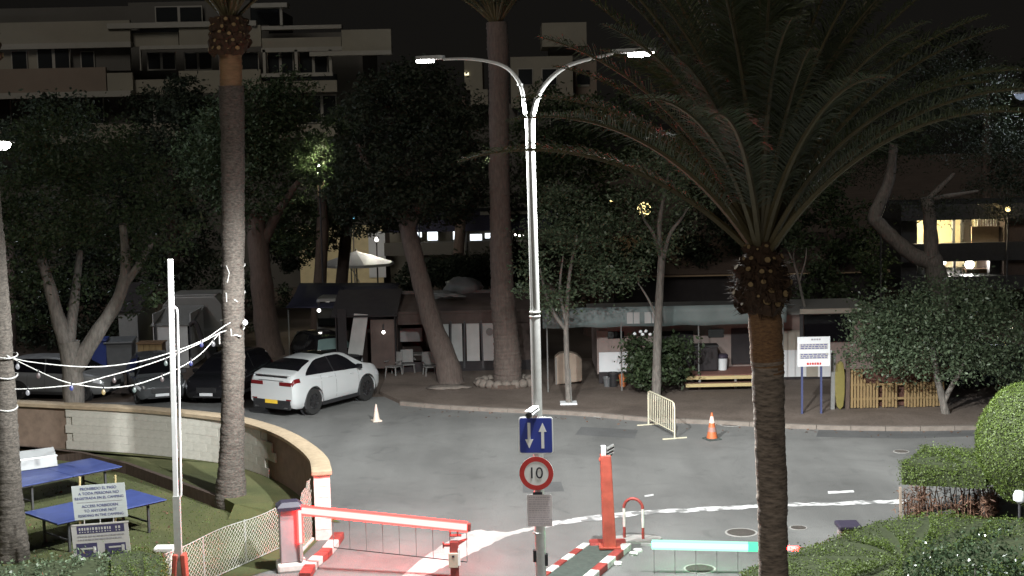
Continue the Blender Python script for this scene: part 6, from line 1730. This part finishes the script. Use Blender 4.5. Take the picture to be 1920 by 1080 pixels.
# dark palm behind (seen through the lamp post arms)
Yk = G(950, 722, .12).y
pk = empty('palm_tree', (G(950, 712, .12).x, Yk, .12), 0, 'tall dark reddish palm trunk in the stone ring behind the lamp post', 'palm tree', 'palms')
palm_trunk(pk, [D(953, 718, Yk), D(950, 650, Yk), D(942, 540, Yk), D(937, 350, Yk), D(935, 150, Yk), D(932, 40, Yk)], [.50, .42, .37, .35, .34, .36], M['trunk_pine'], .12, 'trunk', 16)
ct = D(932, 44, Yk); palm_crown(pk, (ct.x, Yk, ct.z), 'far', (5, 7, 8, 7, 4, 0, 0), 14, 1.15)

# ---- broadleaf trees
# pale forked tree on the lawn, left
Yq = 41.0
tree('broadleaf_tree', 'forked tree with pale trunk and broad dark crown on the left lawn', 'tree', [
    st([(146, 868, Yq), (141, 800, Yq), (136, 700, Yq), (130, 640, Yq)], [.42, .31, .29, .30]),
    st([(131, 660, Yq), (110, 600, Yq), (88, 520, Yq), (60, 440, Yq + .5)], [.27, .20, .16, .10]),
    st([(140, 690, Yq), (185, 620, Yq), (222, 560, Yq), (236, 500, Yq), (230, 420, Yq - .3)], [.27, .21, .18, .15, .10]),
    st([(228, 540, Yq), (262, 495, Yq), (285, 455, Yq + .5)], [.14, .10, .06]),
    st([(128, 640, Yq), (140, 560, Yq + .6), (150, 470, Yq + 1)], [.2, .14, .08])],
    M['trunk_pale'], [BL(80, 380, Yq, 120, 110), BL(210, 350, Yq + .5, 110, 100), BL(20, 470, Yq, 80, 90), BL(150, 480, Yq + 1.2, 110, 90), BL(300, 430, Yq, 80, 90), BL(60, 560, Yq + 1, 70, 60), BL(140, 270, Yq + 1, 130, 70), BL(270, 550, Yq + .6, 48, 60)],
    21000, .135, M['leaf'], 31, None, 0, .26, 50)
tree('broadleaf_tree', 'dark tree with thick trunk behind the lawn palm', 'tree', [st([(508, 668, 56), (497, 590, 56), (488, 500, 56), (478, 400, 56)], [.55, .46, .42, .36]), st([(486, 470, 56), (520, 400, 56), (560, 340, 56)], [.25, .17, .1]), st([(482, 440, 56), (440, 360, 56)], [.22, .12])],
     M['trunk_dark'], [BL(470, 330, 56, 80, 100), BL(430, 290, 57, 100, 90), BL(545, 190, 58, 60, 60), BL(555, 430, 58, 40, 50), BL(480, 215, 58, 90, 60)], 18000, .18, M['leaf'], 32, 'trees over the campsite')
tree('leaning_tree', 'leaning thick trunk with a dense black green crown, centre left', 'tree', [
    st([(846, 724, 51.5), (838, 680, 51.5), (812, 610, 51.7), (790, 530, 52), (765, 432, 52.4), (745, 360, 53)], [.52, .44, .36, .34, .31, .24]),
    st([(765, 430, 52.4), (800, 350, 52.4), (830, 280, 52)], [.24, .17, .1]), st([(755, 400, 52.6), (700, 330, 53), (670, 270, 53)], [.22, .15, .08])],
    M['trunk_pine'], [BL(770, 320, 53, 125, 95), BL(720, 220, 54, 90, 80), BL(830, 230, 54, 80, 90), BL(660, 330, 54, 60, 80), BL(800, 385, 55, 100, 36), BL(700, 405, 55, 60, 40), BL(770, 170, 55, 90, 50), BL(860, 330, 56, 50, 80), BL(770, 380, 51.6, 80, 40), BL(710, 340, 51.8, 60, 55), BL(830, 350, 51.6, 60, 60)],
    30000, .18, M['leafdark'], 33, None, 0, .27, 56)
# thin young trees by the kerb
y1 = G(1066, 757, .12).y
yt1 = tree('young_tree', 'thin pale young tree with white base plate, right of the lamp post', 'tree', [
    st([(1066, 758, y1), (1063, 680, y1), (1061, 610, y1)], [.10, .085, .09]), st([(1061, 618, y1), (1040, 590, y1), (1022, 545, y1), (1010, 490, y1)], [.075, .06, .05, .03]),
    st([(1062, 618, y1), (1064, 560, y1), (1070, 500, y1), (1082, 440, y1)], [.08, .065, .055, .03]), st([(1060, 600, y1), (1050, 540, y1), (1056, 480, y1)], [.06, .045, .025])],
    M['trunk_pale'], [BL(1020, 450, y1, 50, 50), BL(1085, 430, y1, 60, 50), BL(1130, 520, y1, 45, 40), BL(1000, 520, y1, 40, 35), BL(1060, 380, y1, 55, 40), BL(1040, 560, y1 + .2, 50, 34), BL(1110, 470, y1, 50, 40)], 6500, .13, M['leafgrey'], 34, 'young trees along the kerb', .12, .5, 22)
b0 = wloc(yt1); MB().box((b0.x, b0.y, .15), (.55, .5, .05)).build('base_plate', M['panelwhite'], yt1); MB().tube([(b0.x + .10, b0.y - .10, .12), (b0.x + .06, b0.y - .10, 1.3)], .022, 6).build('stake', M['caravan'], yt1)
y2 = G(1234, 748, .12).y
tree('young_tree', 'pale young tree behind the crowd barrier with branches forking high', 'tree', [
    st([(1231, 748, y2), (1232, 660, y2), (1236, 560, y2), (1241, 480, y2)], [.16, .145, .13, .12]), st([(1241, 490, y2), (1236, 430, y2), (1246, 360, y2), (1256, 320, y2)], [.09, .08, .06, .03]),
    st([(1241, 495, y2), (1256, 440, y2), (1276, 412, y2), (1290, 390, y2)], [.08, .065, .05, .02]), st([(1240, 490, y2), (1226, 440, y2), (1208, 412, y2), (1200, 380, y2)], [.07, .055, .04, .02]),
    st([(1234, 600, y2), (1215, 560, y2), (1196, 530, y2)], [.05, .035, .02])],
    M['trunk_pale'], [BL(1225, 330, y2, 70, 50), BL(1290, 360, y2, 50, 50), BL(1170, 400, y2, 45, 45), BL(1185, 510, y2, 40, 30), BL(1270, 300, y2, 60, 40), BL(1240, 440, y2 + .3, 60, 40)], 5200, .13, M['leafgrey'], 35, 'young trees along the kerb', .12, .5, 22)
y3 = y2 + 1.0
tree('shrub', 'round leafy shrub with small white flowers in front of the mobile home', 'shrub', [st([(1225, 742, y3), (1222, 710, y3), (1210, 680, y3)], [.05, .04, .02]), st([(1232, 742, y3), (1245, 705, y3), (1262, 670, y3)], [.05, .04, .02])],
     M['trunk_pale'], [BL(1205, 660, y3, 38, 34), BL(1260, 655, y3, 44, 30), BL(1232, 690, y3, 56, 36), BL(1200, 690, y3, 30, 28)], 4200, .17, M['leaf'], 36, None, .12, .4, 26)
sh = [o for o in bpy.data.objects if o.name.startswith('shrub') and o.get('category') == 'shrub'][0]
for px, py in ((1190, 626), (1201, 622), (1211, 621), (1219, 627), (1228, 622), (1205, 627)):
    c = D(px, py, y3 - .6); lump(sh, 'flower', tuple(c), (.07, .07, .06), M['panelwhite'], px, 1, .3)
# big grey green bush tree on the right
y4 = G(1790, 775, .12).y
tree('bush_tree', 'broad grey green bush tree on forked pale stems, right of the picket fence', 'tree', [
    st([(1774, 778, y4), (1764, 735, y4), (1757, 705, y4), (1750, 650, y4)], [.13, .11, .10, .07]), st([(1770, 752, y4), (1784, 725, y4), (1803, 692, y4), (1815, 650, y4)], [.10, .08, .07, .05])],
    M['trunk_pale'], [BL(1700, 610, y4, 95, 65), BL(1800, 580, y4, 100, 62), BL(1870, 620, y4, 75, 70), BL(1650, 665, y4 + .3, 68, 42), BL(1760, 660, y4, 100, 52), BL(1890, 690, y4 + .5, 50, 35), BL(1640, 610, y4 + .4, 55, 40)],
    24000, .115, M['leafgrey'], 37, None, .12, .4, 30)
# bending pine
y5 = 60.0
tree('pine_tree', 'pine with sharply bent trunk in front of the lit house', 'tree', [
    st([(1778, 640, y5), (1765, 560, y5), (1752, 500, y5), (1744, 480, y5)], [.50, .45, .42, .40]),
    st([(1748, 492, y5), (1715, 480, y5), (1680, 452, y5), (1652, 424, y5), (1640, 408, y5), (1650, 380, y5), (1668, 335, y5), (1676, 270, y5)], [.36, .33, .31, .29, .30, .27, .22, .16]),
    st([(1748, 500, y5), (1745, 440, y5), (1742, 400, y5), (1737, 370, y5)], [.34, .29, .26, .25]), st([(1738, 378, y5), (1765, 350, y5), (1790, 325, y5)], [.16, .12, .07]), st([(1742, 374, y5), (1790, 366, y5), (1835, 358, y5)], [.13, .10, .05])],
    M['trunk_pale'], [BL(1680, 230, y5, 130, 60), BL(1800, 250, y5, 120, 65), BL(1880, 300, y5 + 1, 80, 60), BL(1760, 160, y5, 140, 60), BL(1620, 300, y5 + 1, 70, 50), BL(1860, 360, y5 + 1.5, 60, 26), BL(1800, 384, y5 - 1, 120, 22), BL(1910, 396, y5, 50, 24)], 19000, .17, M['leafdark'], 38, None, 0, .34, 34, .22)
# thin grey sapling by the notice board
y6 = 52.0
tree('sapling', 'thin bare grey sapling leaning over the notice board', 'tree', [st([(1528, 700, y6), (1520, 620, y6), (1505, 560, y6), (1494, 510, y6), (1478, 470, y6)], [.07, .06, .05, .045, .02]), st([(1498, 530, y6), (1510, 490, y6), (1512, 465, y6)], [.04, .03, .015]), st([(1494, 510, y6), (1488, 480, y6), (1492, 455, y6)], [.03, .02, .01])], M['trunk_pale'], [BL(1500, 470, y6, 40, 30)], 300, .14, M['leaf'], 39)
# background trees
bg = [
 ('dense dark tree at the far left behind the forked tree', [(20, 700, 60), (15, 500, 60), (10, 380, 60)], [BL(20, 330, 60, 100, 110), BL(110, 250, 61, 90, 80), BL(-60, 420, 60, 90, 120), BL(60, 520, 62, 80, 90), BL(170, 420, 63, 80, 90)], 9000, M['leafdark']),
 ('black green tree in front of the balconies, pointed top', [(330, 640, 66), (325, 400, 66), (320, 260, 66)], [BL(320, 230, 66, 90, 80), BL(290, 330, 66, 90, 90), BL(370, 330, 66, 80, 90), BL(340, 180, 66, 45, 45), BL(310, 440, 66, 110, 80), BL(390, 240, 67, 60, 70)], 10000, M['leafdark']),
 ('tree with a patch of bright lit leaves behind the lawn palm', [(600, 560, 68), (605, 420, 68), (600, 330, 68)], [BL(600, 312, 66.4, 52, 52), BL(625, 330, 66.6, 30, 40), BL(575, 285, 67.5, 50, 45), BL(640, 370, 69, 60, 60), BL(560, 420, 70, 80, 60), BL(640, 260, 70, 60, 60)], 7000, M['leaf']),
 ('dark tree with low twigs above the parasol', [(640, 560, 72), (650, 430, 72), (660, 360, 72)], [BL(690, 360, 72, 70, 45), BL(612, 435, 71, 28, 36), BL(748, 405, 72, 28, 30), BL(545, 470, 72, 40, 40)], 5200, M['leafdark']),
 ('dark hedge like tree between the awning and the cafe', [(800, 560, 64), (800, 520, 64), (800, 500, 64)], [BL(782, 518, 64, 45, 30), BL(860, 508, 64, 90, 28), BL(960, 505, 64, 80, 40), BL(955, 475, 65, 35, 22)], 6500, M['leafdark']),
 ('broad dim tree right of the lamp post', [(1110, 600, 64), (1110, 500, 64), (1115, 420, 64)], [BL(1070, 330, 66, 90, 100), BL(1160, 430, 64, 90, 80), BL(1030, 250, 67, 70, 90), BL(1110, 520, 63, 80, 45), BL(1048, 410, 66, 38, 60), BL(1130, 260, 67, 100, 80)], 11000, M['leaf']),
 ('dark tree over the mobile home roof', [(1330, 620, 68), (1325, 500, 68), (1320, 420, 68)], [BL(1330, 420, 68, 100, 70), BL(1260, 480, 67, 70, 45), BL(1420, 400, 69, 100, 80), BL(1380, 330, 70, 120, 70), BL(1300, 300, 70, 90, 60)], 10000, M['leafdark']),
 ('dim tree mass behind the near palm crown on the right', [(1560, 620, 66), (1560, 480, 66), (1555, 400, 66)], [BL(1560, 420, 66, 95, 80), BL(1500, 300, 68, 110, 80), BL(1600, 500, 64, 80, 45), BL(1540, 560, 62, 80, 28), BL(1640, 230, 70, 120, 80), BL(1500, 180, 72, 120, 80)], 12000, M['leaf']),
 ('dark treetop at the upper right', [(1850, 640, 78), (1850, 300, 78), (1850, 150, 78)], [BL(1850, 190, 78, 120, 80), BL(1920, 280, 78, 90, 90), BL(1760, 110, 80, 100, 60), BL(1930, 430, 76, 50, 60)], 8000, M['leafdark']),
 ('dark bushy tree line directly behind the caravans on the left', [(220, 640, 66), (220, 560, 66), (225, 500, 66)], [BL(60, 560, 66, 120, 60), BL(230, 520, 66, 120, 60), BL(390, 530, 66, 100, 55), BL(140, 620, 64, 120, 40), BL(420, 600, 65, 60, 50), BL(500, 545, 67, 50, 36)], 9000, M['leafdark']),
 ('treetop against the black sky behind the dark palm', [(860, 560, 82), (870, 300, 82), (870, 180, 82)], [BL(860, 260, 82, 70, 90), BL(922, 300, 69.8, 26, 40), BL(900, 350, 82, 60, 45), BL(960, 330, 84, 70, 80)], 6000, M['leafdark']),
]
for i, (lab, stem, blobs, n, lm) in enumerate(bg):
    stem = [(a, b if k else 760, c) for k, (a, b, c) in enumerate(stem)]
    pts = [tuple(D(*p)) for p in stem]; pts[0] = (pts[0][0], pts[0][1], 0)
    tree('background_tree', lab, 'tree', [(pts, [.35, .28, .12])], M['trunk_dark'], blobs, int(n * 1.9), .21, lm, 60 + i, 'trees over the campsite', 0, .27, 58)

# ---- clipped hedges
def hedge_surface(quads, dens, size, rng, jit=.55, push=.05):
    C = []; N = []
    for (a, b, c, d) in quads:
        a, b, c, d = (np.array(v, float) for v in (a, b, c, d)); nr = np.cross(b - a, d - a); ar = np.linalg.norm(nr); nr = nr / max(ar, 1e-9)
        n = int(dens * ar) + 1; u = rng.random((n, 1)); v = rng.random((n, 1))
        C.append(a * (1 - u) * (1 - v) + b * u * (1 - v) + c * u * v + d * (1 - u) * v + nr * rng.normal(0, push, (n, 1))); N.append(np.repeat(nr[None], n, 0))
    return np.concatenate(C), np.concatenate(N)
def hedge(name, label, poly, z0, z1, dens, size, mat, seed, cat='hedge', wob=.05):
    e = empty(name, (poly[0][0], poly[0][1], 0), 0, label, cat); rng = np.random.default_rng(seed)
    n = len(poly); area = sum(poly[i][0] * poly[(i + 1) % n][1] - poly[(i + 1) % n][0] * poly[i][1] for i in range(n))
    if area < 0: poly = list(reversed(poly))
    c = np.mean(np.array(poly), 0); sh_ = [tuple(c + (np.array(p) - c) * .985) for p in poly]
    MB().prism(sh_, max(0, z0 - .0), z1 - .05).build('core', M['hedgecore'], e)
    qs = []
    for i in range(n):
        a, b = poly[i], poly[(i + 1) % n]; qs.append(((*a, z0), (*b, z0), (*b, z1), (*a, z1)))
    # top: fan of triangles as degenerate quads
    for i in range(n): a, b = poly[i], poly[(i + 1) % n]; qs.append(((*c, z1), (*a, z1), (*b, z1), ((a[0] + b[0]) / 2 * .5 + c[0] * .5, (a[1] + b[1]) / 2 * .5 + c[1] * .5, z1)))
    C, N = hedge_surface(qs, dens, size, rng, push=wob)
    from mathutils import noise
    nn = np.array([noise.noise(Vector(p) * 1.6) for p in C]); C = C + N * (nn * .09)[:, None]; sh2 = rng.random(len(C)) < .02; C[sh2] += N[sh2] * rng.uniform(.03, .14, (int(sh2.sum()), 1))
    # gentle lumps
    C[:, 2] += .05 * np.sin(C[:, 0] * 2.3 + seed) * np.cos(C[:, 1] * 1.9) * (C[:, 2] > z1 - .2)
    obj_of('foliage', np_mesh('foliage', leaves(C, size, rng, .6, N, .7), 4, mat), e)
    return e
g2 = lambda px, py, z: (lambda p: (p.x, p.y))(G(px, py, z))
# low hedge along the bottom right
zh = 1.0
hp_ = [g2(1392, 1066, zh), g2(1470, 1040, zh), g2(1560, 1008, zh), g2(1640, 974, zh), g2(1740, 962, zh), g2(1860, 968, zh), g2(2050, 975, zh), g2(2050, 1300, zh), g2(1420, 1300, zh)]
hedge('low_hedge', 'low clipped green hedge along the bottom right, in front of the road', hp_, .0, zh, 1900, .040, M['leafhedge'], 41, wob=.035)
# glossy shrub on top of / in front of it
yg = 23.4
e = tree('glossy_shrub', 'grey green shrub with shiny leaves at the bottom right corner', 'shrub', [st([(1830, 1300, yg), (1830, 1150, yg), (1830, 1060, yg)], [.05, .04, .02]), st([(1760, 1300, yg), (1770, 1150, yg), (1765, 1080, yg)], [.05, .04, .02])],
    M['trunk_pale'], [BL(1800, 1060, yg, 95, 60), BL(1880, 1050, yg, 85, 70), BL(1745, 1085, yg, 50, 40), BL(1930, 1110, yg, 80, 70), BL(1850, 1150, yg, 110, 90)], 6500, .075, M['leafglossy'], 42, None, 0, .38, 24)
# box hedge with the bare woody underside
zb2 = 1.52
f0, f1, f2, f3 = g2(1697, 972, 0), g2(1860, 985, 0), None, None
bp_ = [g2(1690, 864, zb2), g2(1850, 872, zb2), g2(1870, 836, zb2), g2(1735, 836, zb2)]
e = hedge('box_hedge', 'squared hedge with a bare brown woody lower half by the topiary ball', bp_, .98, zb2, 2300, .038, M['leafhedge'], 43)
rng = np.random.default_rng(44); cpoly = np.array(bp_); cen = cpoly.mean(0)
qs = []
for i in range(4):
    a, b = cpoly[i] * .97 + cen * .03, cpoly[(i + 1) % 4] * .97 + cen * .03; qs.append(((*a, .0), (*b, .0), (*b, .8), (*a, .8)))
C, N = hedge_surface(qs, 420, .1, rng, push=.10)
obj_of('dry_twigs', np_mesh('dry_twigs', leaves(C, .14, rng, .16, None), 4, M['leafdry']), e)
tw = MB(); rr = random.Random(6)
for k in range(70):
    i = rr.randrange(4); t = rr.random(); p = cpoly[i] * (1 - t) + cpoly[(i + 1) % 4] * t; p = p * .93 + cen * .07
    tw.tube([(p[0], p[1], 0), (p[0] + rr.uniform(-.15, .15), p[1] + rr.uniform(-.12, .12), rr.uniform(.5, .9))], [.018, .008], 5)
tag(tw.build('stems', M['leafdry'], e), kind='stuff')
hx = bp_[0]; MB().beam((hx[0] - .02, hx[1] - .1, 0), (hx[0] - .05, hx[1] - .1, .95), .05).build('stake', M['tan'], e)
# topiary ball
tc_ = D(1948, 832, 31.0); Rb = 1.32
e = empty('topiary_ball', (tc_.x, tc_.y, 0), 0, 'large clipped round topiary bush at the right edge', 'topiary'); rng = np.random.default_rng(45)
lump(e, 'core', tuple(tc_), (Rb * .95, Rb * .95, Rb * 1.02), M['hedgecore'], 2, 3, .06)
d = rng.normal(size=(42000, 3)); d /= np.linalg.norm(d, axis=1)[:, None]
wv = 1 + .03 * np.sin(d[:, :1] * 7) * np.cos(d[:, 2:] * 6); C = np.array(tc_)[None] + d * wv * np.array([[Rb, Rb, Rb * 1.07]]) + rng.normal(0, .022, (len(d), 3))
obj_of('foliage', np_mesh('foliage', leaves(C, .040, rng, .6, d, .7), 4, M['leafhedge']), e)
MB().tube([(tc_.x, tc_.y, 0), (tc_.x, tc_.y, tc_.z - Rb * .8)], [.12, .10], 10).build('trunk', M['trunk_dark'], e)
MB().tube([D(1848, 965, 31.5), D(1838, 930, 31.4), D(1825, 890, 31.3)], [.04, .035, .02], 8).build('branch', M['trunk_pale'], e)
sp_ = D(1912, 931, 30.2)
g = empty('garden_spotlight', (sp_.x, sp_.y, 0), 0, 'small white round garden fitting under the topiary ball', 'light fitting')
MB().tube([(0, 0, 0), (0, 0, sp_.z - .1)], .03, 8).build('stake', M['dark'], g, world=False); MB().lathe((0, 0, sp_.z - .14), [(.05, 0), (.13, .06), (.14, .16), (.10, .26), (.02, .28)], 16).build('head', M['panelwhite'], g, world=False, smooth=True)
# hedge bottom left: leafy half and clipped half
zl_ = 1.12
lp1 = [g2(-60, 1062, zl_), g2(40, 1052, zl_), g2(120, 1046, zl_), g2(205, 1034, zl_), g2(205, 1300, zl_), g2(-60, 1300, zl_)]
hedge('leafy_hedge', 'loose leafy pale green hedge at the bottom left corner', lp1, .0, zl_, 520, .075, M['leafgrey'], 46, wob=.10)
lp2 = [g2(207, 1034, zl_ + .03), g2(262, 1027, zl_ + .03), g2(303, 1036, zl_ + .03), g2(306, 1055, zl_ + .03), g2(300, 1300, zl_), g2(207, 1300, zl_)]
hedge('clipped_hedge', 'short clipped hedge end beside the white capped post', lp2, .0, zl_ + .03, 1900, .036, M['leafhedge'], 47)

# ---- fallen leaves on lawn and gutter
rng = np.random.default_rng(52); pp = []
for _ in range(420):
    px, py = (rng.uniform(20, 500), rng.uniform(860, 1070)) if rng.random() < .55 else (rng.uniform(760, 1820), 0)
    if py: p = G(px, py, .03)
    else: p = G(px, float(np.interp(px, [752, 1067, 1210, 1560, 1830], [752, 770, 782, 797, 797])) + abs(rng.normal(0, 9)) + 4, .012)
    pp.append((p.x, p.y, p.z))
tag(obj_of('fallen_leaves', np_mesh('fallen_leaves', leaves(np.array(pp), .09, rng, .6, np.repeat(np.array([[0, 0, 1.0]]), len(pp), 0), .35), 4, M['leafdry'])), kind='stuff')
# ---- sparse grass on the lawn edges
rng = np.random.default_rng(48)
pp = []
for _ in range(5200):
    px, py = rng.uniform(0, 520), rng.uniform(880, 1080); p = G(px, py)
    if p.x < net_b.x + (p.y - net_b.y) * (net_c.x - net_b.x) / (net_c.y - net_b.y) - .05: pp.append((p.x, p.y, .012))
C = np.array(pp); n = len(C); h = rng.uniform(.015, .045, (n, 1)); a = rng.uniform(0, 6.28, n); t = np.stack([np.cos(a), np.sin(a), np.zeros(n)], 1) * .012; ln_ = rng.normal(0, .012, (n, 3)); ln_[:, 2] = 0
up = np.array([[0, 0, 1.0]]) * h
v = np.stack([C - t, C + t, C + up + ln_], 1).reshape(-1, 3)
tag(obj_of('grass', np_mesh('grass', v, 3, M['leafhedge'])), kind='stuff')
